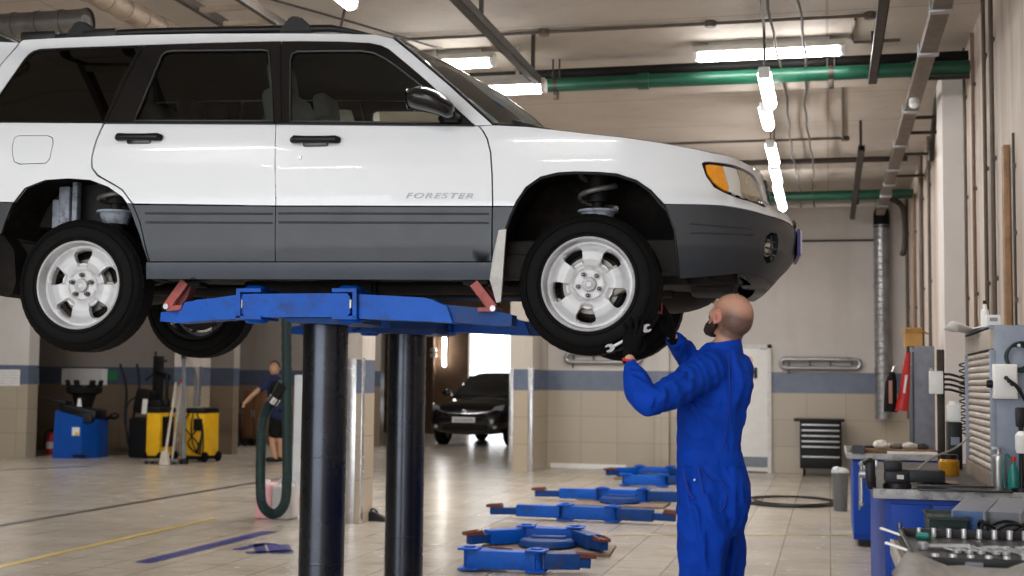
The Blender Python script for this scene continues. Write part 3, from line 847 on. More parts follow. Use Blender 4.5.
# roof rails with cross bar feet
for sd in (0, 1):
    f = mir if sd else (lambda v: v)
    lowr = [(374, 33.6), (355, 29.5), (332, 26), (300, 26.5), (240, 27.5), (150, 29.5), (90, 32.5), (55, 35.5), (26, 39)]
    pts = [f(CP(x, y + 2.5, surf(*car_hit(x, max(34, y + 4))).y + .035)) for x, y in lowr]
    rl = bl(MB().tube(pts, [.008, .012, .02, .02, .02, .02, .02, .018, .012], 10), 'roof_rail', M_BLACK, car)
    for (x, y) in ((100, 36), (40, 38.7)):
        b = MB(); q = f(CP(x, y - 2, surf(*car_hit(x, max(34.5, y))).y + .035)); b.box(q, (.2, .05, .05), bev=.015)
        bl(b, 'rail_foot', M_BLACK, rl)
    for x, y in ((297, 22), (83, 27)):
        q = f(CP(x, y, surf(*car_hit(x, 36)).y + .035))
        b = MB()
        prof = [(-.085, -.06), (.085, -.06), (.08, -.03), (.045, .005), (.02, .022), (-.03, .026), (-.05, .0), (-.075, -.03)]
        b.prism(prof, .05, Matrix.Translation(q + Vector((0, .025, 0))) @ Matrix(((1, 0, 0, 0), (0, 0, -1, 0), (0, 1, 0, 0), (0, 0, 0, 1))), .008)
        bl(b, 'crossbar_clamp', M_BLACK, rl)
# ---- door mirrors
for sd in (0, 1):
    f = mir if sd else (lambda v: v)
    b = MB()
    c0 = CP(428, 99.5, -.95); sx = Vector((1, 0, 0))
    prof = [(408.5, 96, .085), (411, 92, .10), (418, 90, .105), (430, 93, .1), (441, 99, .09), (449, 107, .07), (450, 113, .05)]
    rings = []
    for (px, yt, hw), yb in zip([(409, 93, .06), (412, 89, .085), (419, 87, .1), (430, 88, .10), (440, 92, .09), (448, 98, .07), (453, 104, .04)], [106, 109.5, 110.5, 113, 115.5, 118, 116]):
        a = CP(px, yt, -.95); d = CP(px, yb, -.95); cc = (a + d) / 2; hh = (a.z - d.z) / 2
        rings.append([f(cc + Vector((0, hw * math.cos(2 * math.pi * k / 16), hh * math.sin(2 * math.pi * k / 16)))) for k in range(16)])
    b.loft(rings)
    mrr = bl(b, 'door_mirror', M_TRIM, fdoor[sd], 60)
    b = MB()
    tri = [surf(*car_hit(*p), off=.006) for p in ((444, 106), (474, 125), (441, 124.5), (438, 119))]
    tri2 = [p + Vector((0, .03, 0)) for p in tri]
    b.loft([[f(p) for p in tri], [f(p) for p in tri2]])
    b.loft([[f(p) for p in (CP(441, 112, -.93), CP(455, 112, -.93), CP(456, 121, -.9), CP(444, 121, -.9))], [f(surf(*car_hit(*q))) for q in ((446, 112), (462, 116), (462, 123), (446, 123))]])
    bl(b, 'mirror_mount', M_BLACK, mrr, 40)
    q = CP(409.5, 99, -.95)
    bl(MB().ell(f(q + Vector((-.004, 0, 0))), (.006, .07, .05)), 'mirror_glass', mat('mirror_glass_%d' % sd, (190, 195, 200), 0.05, 1.0), mrr)

# ---- wheel wells
def well(arch_px, name, x_c):
    pts = [surf(*p) for p in HS(arch_px)]
    for sd in (0, 1):
        f = mir if sd else (lambda v: v)
        rows = []
        for d in (0.0, .012, .03, .10, .22, .36, .44):
            grow = 0.0 if d < .02 else .03
            row = []
            for p in pts:
                v = Vector((p.x, min(-.40, p.y + d), p.z))
                if grow:
                    r = Vector((v.x - x_c, 0, v.z - TYRE - .1)); r.normalize(); v = v + r * grow
                row.append(f(v))
            rows.append(row)
        cc = f(Vector((x_c, -.42, .55)))
        rows.append([v.lerp(cc, .97) if True else v for v in rows[-1]])
        bl(MB().grid(rows), name, M_LINER, car, 50)
well([(2, 236), (3.4, 232), (7, 218), (13.5, 203), (25, 188), (45, 180.3), (68, 178.7), (90, 180.3), (108, 187), (122, 197), (130, 209.7), (140, 234.5), (149, 262), (149.5, 278)], 'rear_wheel_liner', -2.525)
well([(500, 279), (500, 262), (505, 233), (510, 218), (517, 202.5), (526.7, 188), (541, 178), (558, 173.9), (575, 173), (597, 173.4), (616.6, 175), (636, 181.4), (650.7, 191.6), (660.4, 203.7), (667.7, 211), (675, 230.5), (677, 257), (680, 279)], 'front_wheel_liner', 0.0)
# black lip round the front arch
lip = [surf(*p, off=.001) for p in HS([(501, 262), (505, 233), (510, 218), (517, 202.5), (526.7, 188), (541, 178), (558, 173.9), (575, 173), (597, 173.4), (616.6, 175), (636, 181.4), (650.7, 191.6), (660.4, 203.7), (667.7, 211), (675, 230.5), (677, 257), (679.5, 278)])]
for sd in (0, 1):
    bl(MB().tube([mir(p) if sd else p for p in lip], .008, 8), 'arch_lip', M_BLACK, fender[sd])
# ---- mud flaps
for sd in (0, 1):
    f = mir if sd else (lambda v: v)
    pts = [surf(*p, off=.004) for p in HS([(500, 231), (507.5, 229.8), (505.5, 252), (503.5, 285), (502, 302), (497.5, 303), (491, 280), (494, 258)])]
    pts = [p + Vector((0, -.03, 0)) for p in pts]
    def slabpts(pts, dx):
        return [[f(p) for p in pts], [f(p + Vector((dx, .05, 0))) for p in pts]]
    bl(MB().loft(slabpts(pts, -.006)), 'mud_flap', mat('dusty_white_flap_%d' % sd, (196, 196, 194), 0.6, var=.1, dirt=(90, 86, 80), dirt_amt=.4), car)
    pts = [CP(x, y, -.80) for x, y in ((-16, 236), (3, 234), (14, 250), (16, 282), (12, 294), (6, 297), (-10, 294), (-18, 280))]
    bl(MB().loft([[f(p) for p in pts], [f(p + Vector((0, .12, 0))) for p in pts]]), 'mud_flap', M_LINER, car)
# ---- underbody
b = MB()
b.box((-1.25, 0, .47), (3.6, 1.36, .16), bev=.03)
b.box((-1.3, -.66, .42), (2.1, .10, .12), bev=.02); b.box((-1.3, .66, .42), (2.1, .10, .12), bev=.02)
b.box((-2.75, 0, .44), (.9, 1.0, .16), bev=.04)
bl(b, 'underbody', M_UNDER, car)
b = MB()
b.box((.42, 0, .42), (.5, .95, .16), bev=.05); b.box((.55, -.25, .36), (.22, .35, .10), bev=.03); b.ell((.3, .1, .36), (.28, .25, .12)); b.ell((.60, -.40, .40), (.12, .1, .05))
b.box((.1, 0, .46), (.5, .8, .2), bev=.05)
b.box((.52, 0, .425), (.5, 1.0, .03), bev=.01)
bl(b, 'engine_underside', M_UNDER, car)
b = MB(); b.tube([Vector((.35, -.2, .34)), Vector((-.2, -.15, .36)), Vector((-1.2, -.12, .36)), Vector((-2.0, -.2, .34)), Vector((-2.9, -.45, .36))], .035, 12, smooth=5)
b.cyl((-1.9, -.18, .34), (-1.2, -.12, .35), .085, bev=.02); b.ell((-2.9, -.35, .36), (.3, .14, .1))
bl(b, 'exhaust', M_UNDER, car)
for sd in (-1, 1):
    b = MB(); b.bar((0.0, sd * .30, .40), (.0, sd * .70, TYRE - .06), .09, .04, .01); b.bar((-.35, sd * .35, .42), (0, sd * .68, TYRE - .06), .06, .04, .01); b.cyl((0, sd * .35, TYRE + .04), (0, sd * .72, TYRE), .022)
    bl(b, 'front_suspension_arm', M_UNDER, car)
    b = MB(); b.bar((-2.525, sd * .3, .42), (-2.525, sd * .70, TYRE - .02), .07, .05, .01); b.bar((-2.0, sd * .5, .44), (-2.5, sd * .68, TYRE - .05), .06, .04, .01); b.cyl((-2.525, sd * .2, TYRE + .06), (-2.525, sd * .72, TYRE), .025)
    bl(b, 'rear_suspension_arm', M_UNDER, car)
bl(MB().ell((-2.525, 0, .42), (.16, .18, .14)), 'differential', M_UNDER, car)
def helix(c, r0, r1, h0, h1, turns, n=90):
    return [Vector((c.x + (r0 + (r1 - r0) * i / n) * math.cos(2 * math.pi * turns * i / n), c.y + (r0 + (r1 - r0) * i / n) * math.sin(2 * math.pi * turns * i / n), h0 + (h1 - h0) * i / n)) for i in range(n + 1)]
for sd in (-1, 1):
    for (x, yy, zlo, zhi, nm) in ((0.02, .64, CP(590, 213, -.64).z, CP(590, 176, -.64).z + .12, 'front'), (-2.44, .62, CP(95, 214, -.62).z, CP(95, 185, -.62).z + .1, 'rear')):
        bt = Vector((x, sd * yy, zlo))
        b = MB(); b.cyl((x, sd * yy, TYRE), (x, sd * yy, zhi), .028); b.cyl((x, sd * yy, TYRE), (x, sd * yy, zlo - .02), .04)
        b.cyl((x, sd * yy, zlo + .05), (x, sd * yy, zhi), .052, seg=20)
        st = bl(b, 'strut', M_BLACKM if nm == 'front' else M_UNDER, car)
        b = MB(); b.cyl((x, sd * yy, zlo - .055), (x, sd * yy, zlo + .0), .062, .082, 24); b.cyl((x, sd * yy, zlo), (x, sd * yy, zlo + .012), .098, .098, 28, .004)
        bl(b, 'spring_seat', M_STRUTW, st)
        bl(MB().tube(helix(bt, .085, .085, zlo + .02, zhi, 2.6), .0125, 8), 'coil_spring', M_SPRING, st)
    b = MB(); q = CP(65, 210, -.60); b.box((q.x, sd * .60, q.z), (.06, .03, .24), bev=.01); b.box((q.x + .055, sd * .585, q.z + .02), (.03, .05, .34), bev=.01); b.box((q.x - .05, sd * .59, q.z - .02), (.045, .02, .15), bev=.01)
    bl(b, 'rear_strut_bracket', M_STRUTW, car)

# ---- wheels
def wheel_mesh_tyre(r=TYRE, wd=.205):
    b = MB(); h = wd / 2
    rows = [(-h + .018, .205), (-h + .006, .222), (-h - .002, .25), (-h + .0, .28), (-h + .014, r - .022), (-h + .024, r - .010), (-h + .040, r - .002)]
    tread = []
    for y in (-.062, -.058, -.030, -.026, -.022, .0 - .004, .0, .004, .022, .026, .030, .058, .062):
        g = -.007 if abs(abs(y) - .026) < .001 or abs(y) < .001 else 0
        tread.append((y, r + g))
    rows = rows + tread + [(-a, q) for a, q in rows[::-1]]
    nr = len(rows)
    def rm(i, j):
        if i in (4, 5, 6, nr - 5, nr - 6, nr - 7): return -.0035 if (j % 4 == 0) else 0
        if 7 <= i < nr - 7: return -.0025 if ((j + (i // 3)) % 4 == 0) else 0
        return 0
    b.lathe(rows, (0, 0, 0), F_Y, 180, rm)
    # raised ring and lettering band on the sidewalls
    for s in (-1, 1):
        b.lathe([(s * (h + .001), .232), (s * (h + .004), .235), (s * (h + .001), .238)], (0, 0, 0), F_Y, 64)
        b.lathe([(s * (h - .002), .286), (s * (h + .003), .290), (s * (h - .002), .294)], (0, 0, 0), F_Y, 64)
    return b
F_Y = Matrix(((1, 0, 0), (0, 0, 1), (0, -1, 0))).transposed()
F_Y = Matrix(((1, 0, 0), (0, 0, -1), (0, 1, 0)))       # columns: x, z, -y  -> lathe axis points to -y (outer face of the near wheels)
def rim_mesh():
    # polar sheet with five openings
    outl = [(.2 * math.cos(2 * math.pi * i / 120), .2 * math.sin(2 * math.pi * i / 120)) for i in range(120)]
    holes = []
    for k in range(5):
        a0 = math.pi / 2 + 2 * math.pi * k / 5
        pts = []
        for (r, da) in ((.111, -10), (.113, 0), (.111, 10), (.118, 14.5), (.135, 16.5), (.160, 17.5), (.172, 15.5), (.178, 8), (.179, 0), (.178, -8), (.172, -15.5), (.160, -17.5), (.135, -16.5), (.118, -14.5)):
            pts.append((r * math.cos(a0 + R(da)), r * math.sin(a0 + R(da))))
        holes.append(densify([tuple(v) for v in [Vector(p) for p in pts]], .012))
    ov, F = tri2d(outl, holes, .0065, .0065, .0025)
    def prof(r):
        return float(np.interp(r, [0, .03, .068, .075, .09, .12, .155, .175, .19, .2], [.052, .052, .052, .046, .054, .062, .056, .046, .040, .042]))
    def hz(v):
        r = v.length; a = math.atan2(v.y, v.x) - math.pi / 2
        k = 0.5 + 0.5 * math.cos(5 * a)           # 1 on the openings, 0 on the spokes
        w = float(np.interp(r, [.085, .105, .178, .188], [0, 1, 1, 0]))
        kk = min(1.0, max(0.0, (k - .60) / .22)); kk = kk * kk * (3 - 2 * kk)
        return prof(r) - .017 * w * kk
    b = MB(); V = [F_Y @ Vector((v.x, v.y, hz(v))) for v in ov]
    b.raw(V, F)
    # returns round the openings
    for h in holes:
        n = len(h); top = [F_Y @ Vector((p[0], p[1], hz(Vector(p)))) for p in h]; bot = [F_Y @ Vector((p[0] * .98, p[1] * .98, hz(Vector(p)) - .032)) for p in h]
        b.raw(top + bot, [(i, (i + 1) % n, n + (i + 1) % n, n + i) for i in range(n)])
    # barrel and outer lip
    b.lathe([(.04, .2), (.06, .203), (.088, .205), (.097, .209), (.1, .214), (.096, .219), (.08, .216)], (0, 0, 0), F_Y, 96)
    # hub boss behind the sheet
    b.lathe([(.05, .075), (.02, .072), (-.02, .07), (-.02, .03)], (0, 0, 0), F_Y, 40)
    return b
def make_wheel():
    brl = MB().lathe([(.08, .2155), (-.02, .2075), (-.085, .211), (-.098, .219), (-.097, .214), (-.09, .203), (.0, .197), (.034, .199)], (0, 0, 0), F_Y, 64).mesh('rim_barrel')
    shd = MB().lathe([(-.03, .001), (-.03, .15), (-.045, .165), (-.05, .165), (-.05, .001)], (0, 0, 0), F_Y, 48).mesh('shade_backing_plate')  # dark plate added behind the rim, stands in for shade inside the wheel
    tyre = wheel_mesh_tyre().mesh('tyre'); rim = rim_mesh().mesh('rim')
    cap = MB().lathe([(.058, .034), (.068, .032), (.072, .026), (.073, .0001)], (0, 0, 0), F_Y, 28)
    cap.lathe([(.0735, .018), (.0755, .016), (.0735, .014)], (0, 0, 0), F_Y, 28); cap = cap.mesh('hub_cap')
    nuts = []
    for k in range(5):
        a = math.pi / 2 + 2 * math.pi * k / 5
        c = F_Y @ Vector((.052 * math.cos(a), .052 * math.sin(a), .045)); n = F_Y @ Vector((0, 0, 1))
        nb = MB().cyl(c, c + n * .028, .0115, .010, 6, .002); nb.ell(c + n * .028, (.009, .009, .007), F_Y, 12, 8); nb.cyl(c, c + n * .012, .015, .015, 16)
        nuts.append(nb.mesh('lug_nut'))
    disc = MB().cyl(F_Y @ Vector((0, 0, -.02)), F_Y @ Vector((0, 0, .0)), .135, .135, 40, .003); disc.cyl(F_Y @ Vector((0, 0, -.06)), F_Y @ Vector((0, 0, .02)), .07)
    disc.box(F_Y @ Vector((.11, -.04, -.01)), (.09, .07, .13), None, .015)
    return tyre, rim, cap, nuts, disc.mesh('brake_disc'), brl, shd
_w = make_wheel()
M_GRIMESHADE = mat('grimy_shaded_rim_barrel', (52, 49, 46), .55, .4, var=.2)  # grime colour kept dark so it also carries the shade inside the wheel
M_NUT = mat('dark_chrome_nut', (110, 108, 106), 0.25, 0.9)
M_DISC = mat('brake_steel', (120, 116, 112), 0.4, 0.8, var=.15, dirt=(96, 70, 52), dirt_amt=.4)
def place_wheel(x, y, rz, spin):
    M = Matrix.Translation((x, y, TYRE)) @ Matrix.Rotation(rz, 4, 'Z') @ Matrix.Rotation(spin, 4, 'Y')
    wh = None
    def put(name, me, m, par):
        o = bpy.data.objects.new(name, me); col.objects.link(o); o.parent = par
        return o
    for me, m in ((_w[0], M_RUBBER), (_w[1], M_ALLOY), (_w[2], M_ALLOY), (_w[4], M_DISC), (_w[5], M_GRIMESHADE), (_w[6], M_UNDER)):
        if not me.materials:
            me.materials.append(m); me.polygons.foreach_set('use_smooth', [True] * len(me.polygons)); me.set_sharp_from_angle(angle=R(32))
    for me in _w[3]:
        if not me.materials: me.materials.append(M_NUT)
    wh = bpy.data.objects.new('wheel', _w[0]); col.objects.link(wh); wh.parent = car; wh.matrix_local = M
    put('rim', _w[1], M_ALLOY, wh); put('hub_cap', _w[2], M_ALLOY, wh); put('brake_disc', _w[4], M_DISC, wh); put('rim_barrel', _w[5], M_GRIMESHADE, wh); put('shade_backing_plate', _w[6], M_UNDER, wh)
    for me in _w[3]: put('lug_nut', me, M_NUT, wh)
    return wh
HB = .835 - .1025
place_wheel(0, -HB, R(-3), R(-30)); place_wheel(-2.525, -HB, 0, 0)
place_wheel(0.035, HB - .04, math.pi - R(3), R(20)); place_wheel(-2.525, HB - .04, math.pi, R(40))
# ---- cabin
b = MB(); b.box((-1.25, 0, .58), (1.6, 1.5, .06), bev=.02)
# door inner skins up to the waist
for sd in (-1, 1):
    b.box((-1.28, sd * .79, .82), (1.5, .05, .50), bev=.02)
b.box((-2.75, 0, .85), (.8, 1.0, .4), bev=.03)
bl(b, 'cabin_floor', M_INT, car)
b = MB(); b.box((-.62, 0, .93), (.42, 1.42, .32), bev=.08); b.box((-.82, -.36, 1.06), (.2, .36, .10), bev=.04)
db = bl(b, 'dashboard', M_INT, car)
F = rotm(0, R(-65), 0)
b = MB(); b.tube([Vector((-.98, .36, 1.02)) + F @ Vector((.18 * math.cos(2 * math.pi * k / 28), .18 * math.sin(2 * math.pi * k / 28), 0)) for k in range(28)], .016, 8, closed=True); b.cyl((-.98, .36, 1.02), (-.8, .36, .97), .04)
bl(b, 'steering_wheel', M_BLACK, db)
def seat(x, y, wdt, m=M_SEAT):
    b = MB(); b.box((x, y, .78), (.5, wdt, .16), bev=.06, seg=3)
    b.box((x - .27, y, 1.06), (.14, wdt * .94, .60), rotm(0, R(-14), 0), .06, 3)
    s = bl(b, 'seat', m, car)
    return s
def headrest(s, x, y):
    b = MB(); b.box((x - .36, y, 1.42), (.09, .25, .17), rotm(0, R(-10), 0), .04, 3)
    for q in (-.05, .05): b.cyl((x - .345, y + q, 1.28), (x - .355, y + q, 1.38), .007)
    bl(b, 'headrest', M_SEAT, s)
for y in (-.37, .37):
    s = seat(-1.30, y, .5); headrest(s, -1.30, y)
s = seat(-2.12, 0, 1.3)
for y in (-.36, .36): headrest(s, -2.12, y)
# ================================================================ ceiling services
M_DIFF = emit('lit_lamp_diffuser', (255, 253, 250), 30.0)
M_HOUS = mat('lamp_housing_grey', (176, 172, 164), 0.5, var=.08)
def lamp_x(px1, py1, L, label, z=4.2, hang=None):
    # batten lamp across the hall; px1,py1 its right end
    e = AZ(px1, py1, z); a = e - Vector((L, 0, 0)); c = (e + a) / 2
    t = thing('ceiling_lamp', label, 'lamp', (c.x, c.y, CEIL - .001), 0, 'batten lamps across the hall')
    b = MB(); b.box((c.x, c.y, z + .055), (L, .13, .055), bev=.012); b.box((c.x, c.y, z + .098), (L * .8, .05, .05))
    [b.bar((c.x + k * L, c.y, z + .08), (c.x + k * L, c.y, CEIL), .03, .03) for k in (-.3, .3)]; b.build('housing', M_HOUS, t)
    b = MB(); b.cyl((a.x + .03, c.y, z + .01), (e.x - .03, c.y, z + .01), .055, .055, 24, .02); b.build('diffuser', M_DIFF, t)
    for q in (a.x + .02, e.x - .02):
        MB().box((q, c.y, z + .015), (.045, .125, .105), bev=.02).build('end_cap', M_WHITE, t)
    return t
lamp_x(845, 50, 1.27, 'long lit batten lamp under the ceiling, over the green pipe, right of the white car')
lamp_x(495, 62, 1.27, 'lit lamp just above the windshield of the white car, upper of two there', z=4.2)
lamp_x(546, 88, 1.27, 'lit lamp beside the end of the dark hanging bar, lower one above the windshield', z=3.93)
def lamp_y(x, y0, y1, z, label, near=False):
    t = thing('hanging_lamp', label, 'lamp', (x, (y0 + y1) / 2, z + .06), 0, None if near else 'row of hanging tube lamps')
    c = (y0 + y1) / 2; L = y1 - y0
    b = MB(); b.box((x, c, z + .04), (.09, L, .04), bev=.01); b.build('housing', M_HOUS, t)
    MB().cyl((x, y0 + .04, z), (x, y1 - .04, z), .055, .055, 20, .012).build('diffuser', M_DIFF, t)
    for q in (y0 + .02, y1 - .02): MB().box((x, q, z + .01), (.095, .05, .09), bev=.015).build('end_cap', M_WHITE, t)
    b = MB()
    for q in (y0 + .08, y1 - .1): b.cyl((x, q, z + .05), (x, q, CEIL - .0), .006, seg=8)
    b.build('suspension_wire', M_CABLE, t)
    return t
_p = AZ(353, 5, 4.15)
lamp_y(_p.x, _p.y - 1.25, _p.y, 4.15, 'lit lamp above the roof rail of the white car at the top edge', True)
lamp_y(-.50, 10.75, 12.0, 3.9, 'nearest lit tube lamp hanging in the row above the mechanic')
lamp_y(-.56, 12.1, 13.0, 3.9, 'second lit tube lamp hanging behind the nearest one')
lamp_y(-.59, 14.0, 15.2, 3.9, 'third lit tube lamp of the hanging row, past the green pipe')
lamp_y(-.61, 15.45, 16.7, 3.9, 'fourth lit tube lamp of the hanging row')
lamp_y(-.63, 16.95, 19.1, 3.9, 'farthest lit tube lamp of the hanging row, near the rear wall')
t = tag(MB().tube([Vector((-.5, 10.85, 4.0)), Vector((-.5, 10.8, 4.2)), Vector((-.495, 10.5, CEIL - .02)), Vector((-.46, 8.5, CEIL - .015)), Vector((-.47, 6, CEIL - .015))], .012, 8, smooth=6).build('lamp_cable', M_CABLE), 'thin dark cable running along the ceiling down to the nearest hanging lamp', 'cable')

def pipe_x(name, label, cat, y, z, r, x0, x1, m, brackets=(), couplings=()):
    t = thing(name, label, cat, ((x0 + x1) / 2, y, z))
    MB().cyl((x0, y, z), (x1, y, z), r, seg=24).build('pipe_run', m, t)
    for k in brackets:
        b = MB(); b.lathe([(-.02, r + .006), (.02, r + .006), (.02, r - .002), (-.02, r - .002)], (k, y, z), Matrix(((0, 0, 1), (1, 0, 0), (0, 1, 0))), 24, closed=True)
        b.cyl((k - .03, y, z + r), (k - .03, y, CEIL), .008, seg=8); b.cyl((k + .03, y, z + r), (k + .03, y, CEIL), .008, seg=8); b.box((k, y, z - r - .03), (.05, .06, .08), bev=.01)
        b.build('pipe_hanger', M_DARKSTEEL, t)
    for k in couplings:
        MB().lathe([(-.05, r), (-.05, r + .012), (.05, r + .012), (.05, r)], (k, y, z), Matrix(((0, 0, 1), (1, 0, 0), (0, 1, 0))), 24).build('coupling', m, t)
    return t
pipe_x('water_pipe', 'thick green pipe crossing under the ceiling behind the lit batten lamp', 'pipe', 11.62, 4.08, .062, -16, XR, M_GREENPIPE, (.03, -2.4, -5.2), (-1.6, .75))
pipe_x('water_pipe', 'dark grimy pipe running along the top of the near green pipe', 'pipe', 11.72, 4.205, .045, -16, XR, M_BLACKM)
pipe_x('water_pipe', 'far green pipe crossing the ceiling near the rear wall', 'pipe', 19.35, 4.10, .07, -4.4, XR, M_GREENPIPE, (.4,))
pipe_x('water_pipe', 'dark pipe crossing the ceiling between the two green pipes', 'pipe', 17.15, 4.24, .035, -4.4, XR - .2, M_DARKSTEEL)
pipe_x('heating_pipe', 'slim white pipe along the top of the rear wall', 'pipe', YB - .1, 4.22, .035, -4.4, .72, M_WHITE)
pipe_x('conduit', 'thin conduit crossing the ceiling in front of the lit batten lamp', 'pipe', 10.62, 4.30, .014, -12, .36, M_CONDUIT)
pipe_x('conduit', 'thin conduit crossing the ceiling beyond the green pipe', 'pipe', 15.95, 4.30, .014, -4.0, .2, M_CONDUIT)
for i, (x, y) in enumerate(((-.92, 10.62), (.33, 10.62), (.2, 15.95), (-2.3, 10.62))):
    nm = ('above the lit batten lamp', 'at the right end of the near ceiling conduit', 'at the corner of the far ceiling conduit', 'above the windshield of the white car')[i]
    tag(MB().cyl((x, y, 4.27), (x, y, CEIL), .05, .05, 16, .008).build('junction_box', M_CONDUIT), 'small round ceiling junction box ' + nm, 'junction box', 'ceiling junction boxes')
def path(name, label, cat, pts, r, m, sm=0, seg=8):
    return tag(MB().tube([Vector(p) for p in pts], r, seg, smooth=sm).build(name, m), label, cat)
path('conduit', 'conduit branching off the ceiling box and turning right by the dark bar', 'pipe', [(.22, 10.72, 4.3), (.2, 11.2, 4.3), (.22, 11.45, 4.3), (.6, 11.45, 4.3)], .012, M_CONDUIT)
path('conduit', 'straight thin conduit along the ceiling down to the far corner box', 'pipe', [(.14, 13.0, 4.3), (.17, 15.9, 4.3)], .013, M_CONDUIT)
def wavy(x, y0, y1, a, ph):
    return [(x + a * .5 * math.sin(y * 1.1 + ph) + .008 * math.sin(y * 5 + ph), y, 4.14 + .01 * math.sin(y * 3 + ph)) for y in np.arange(y0, y1, .35)]
path('ceiling_cable', 'left of two slack cables running along the ceiling past the hanging lamps', 'cable', wavy(-.40, 9, 21.2, .03, 0), .011, M_CABLE)
path('ceiling_cable', 'right of two slack cables running along the ceiling past the hanging lamps', 'cable', wavy(-.20, 9, 21.2, .04, 2), .011, M_CABLE)
path('ceiling_cable', 'dark cable slanting over the ceiling above the windshield', 'cable', [(-4.2, 9.2, 4.3), (-3.75, 10.0, 4.29), (-3.3, 11.0, 4.3)], .010, M_CABLE)
path('drop_cable', 'thin dark cable hanging from the ceiling behind the roof rail', 'cable', [AY(348, 0, 9.5), AY(345, 8, 9.5), AY(341, 26, 9.5), AY(338, 60, 9.5)], .012, M_CABLE)
def bar_y(label, x, y0, y1, z, wd, ht, hangers):
    t = thing('door_track', label, 'rail', (x, (y0 + y1) / 2, z), 0, 'dark rails hanging under the ceiling')
    b = MB(); b.box((x - wd / 2 + .004, (y0 + y1) / 2, z), (.008, y1 - y0, ht)); b.box((x + wd / 2 - .004, (y0 + y1) / 2, z), (.008, y1 - y0, ht)); b.box((x, (y0 + y1) / 2, z + ht / 2 - .004), (wd, y1 - y0, .008)); b.box((x, (y0 + y1) / 2, z - ht / 2 + .004), (wd, y1 - y0, .008)); b.build('track', M_DARKSTEEL, t)
    for h in hangers:
        MB().box((x, h, (z + CEIL) / 2 + .02), (.03, .03, CEIL - z - .04)).build('hanger', M_DARKSTEEL, t)
bar_y('dark rail hanging under the ceiling above the windshield, ending at the green pipe', -2.41, 5.2, 10.86, 3.95, .075, .07, (9.0, 10.7))
bar_y('dark rail hanging under the ceiling right of the lit batten lamp', .37, 5.2, 11.4, 3.95, .07, .06, (9.6, 11.2))
bar_y('far dark rail hanging under the ceiling near the rear wall', .355, 14.65, 20.75, 3.95, .07, .06, (15.0, 17.8, 20.4))
# cable tray along the right wall
t = thing('cable_trunking', 'long brownish cable trunking under the ceiling along the right wall', 'cable tray', (.75, 12.5, 3.96))
M_TRUNK = mat('dusty_brown_trunking', (104, 92, 82), 0.55, .2, var=.2, dirt=(70, 58, 48), dirt_amt=.4)
MB().box((.75, 12.5, 3.95), (.125, 15.5, .07), bev=.006).build('trunking', M_TRUNK, t)
for y in (7.6, 9.2, 10.4, 12.6, 14.4, 16.0, 17.2, 18.2, 19.2): MB().box((.75, y, 3.945), (.155, .07, .095), bev=.008).build('joint_cover', M_GALV, t)
for y in (8.9, 11.6, 13.3, 14.1, 15.4, 17.0, 18.8): MB().bar((.69, y, 3.995), (XR - .002, y, 3.995), .03, .03).build('wall_bracket', M_DARKSTEEL, t)
for i, (px, py, yy) in enumerate(((914, 104, 12.0), (890, 178, 17.5))):
    p = AY(px, py, yy); t = thing('ceiling_sensor', 'small white sensor hanging from the brown trunking, ' + ('nearer one beside the white pillar', 'farther one toward the rear wall')[i], 'sensor', p, 0, 'white sensors on the trunking')
    b = MB(); b.cyl(p + Vector((0, 0, .02)), p + Vector((0, 0, .055)), .05, .035, 20, .006); b.build('housing', M_WHITE, t)
    MB().ell(p + Vector((0, 0, .0)), (.045, .045, .04)).build('lens', M_WHITE, t)
    MB().cyl(p + Vector((0, 0, .05)), (p.x, p.y, 3.92), .012, seg=8).build('stem', M_CONDUIT, t)
# ducts above the car
def duct(name, label, a, b_, r, m, step):
    t = thing(name, label, 'duct', (Vector(a) + Vector(b_)) / 2, 0, 'round air ducts over the car')
    d = Vector(b_) - Vector(a); L = d.length; F = frame(d)
    MB().cyl(a, b_, r, seg=28).build('duct_run', m, t)
    n = int(L / step)
    for k in range(n + 1):
        bb = MB(); bb.lathe([(-.012, r), (-.012, r + .007), (.012, r + .007), (.012, r)], Vector(a) + d * (k / n), F, 28)
        bb.build('seam', m, t)
    return t
duct('air_duct', 'grey round duct crossing above the tail of the white car', (-21.7, 8.25, 3.90), (-5.10, 8.25, 3.90), .088, M_DUCT, .19)
duct('air_duct', 'beige wrapped duct running along the ceiling above the rear window', (-4.96, 5.0, 4.05), (-4.96, 11.0, 4.05), .08, M_DUCTB, .25)
t = thing('cable_ladder', 'dark cable ladder with pale rungs above the roof of the white car', 'cable ladder', (-4.1, 8, 4.0))
for x in (-4.33, -3.92): MB().box((x, 8.0, 4.0), (.04, 7, .07), bev=.004).build('side_rail', M_DARKSTEEL, t)
for k in range(16): MB().box((-4.125, 5.0 + k * .38, 3.985), (.40, .05, .03)).build('rung', M_DUCTB, t)

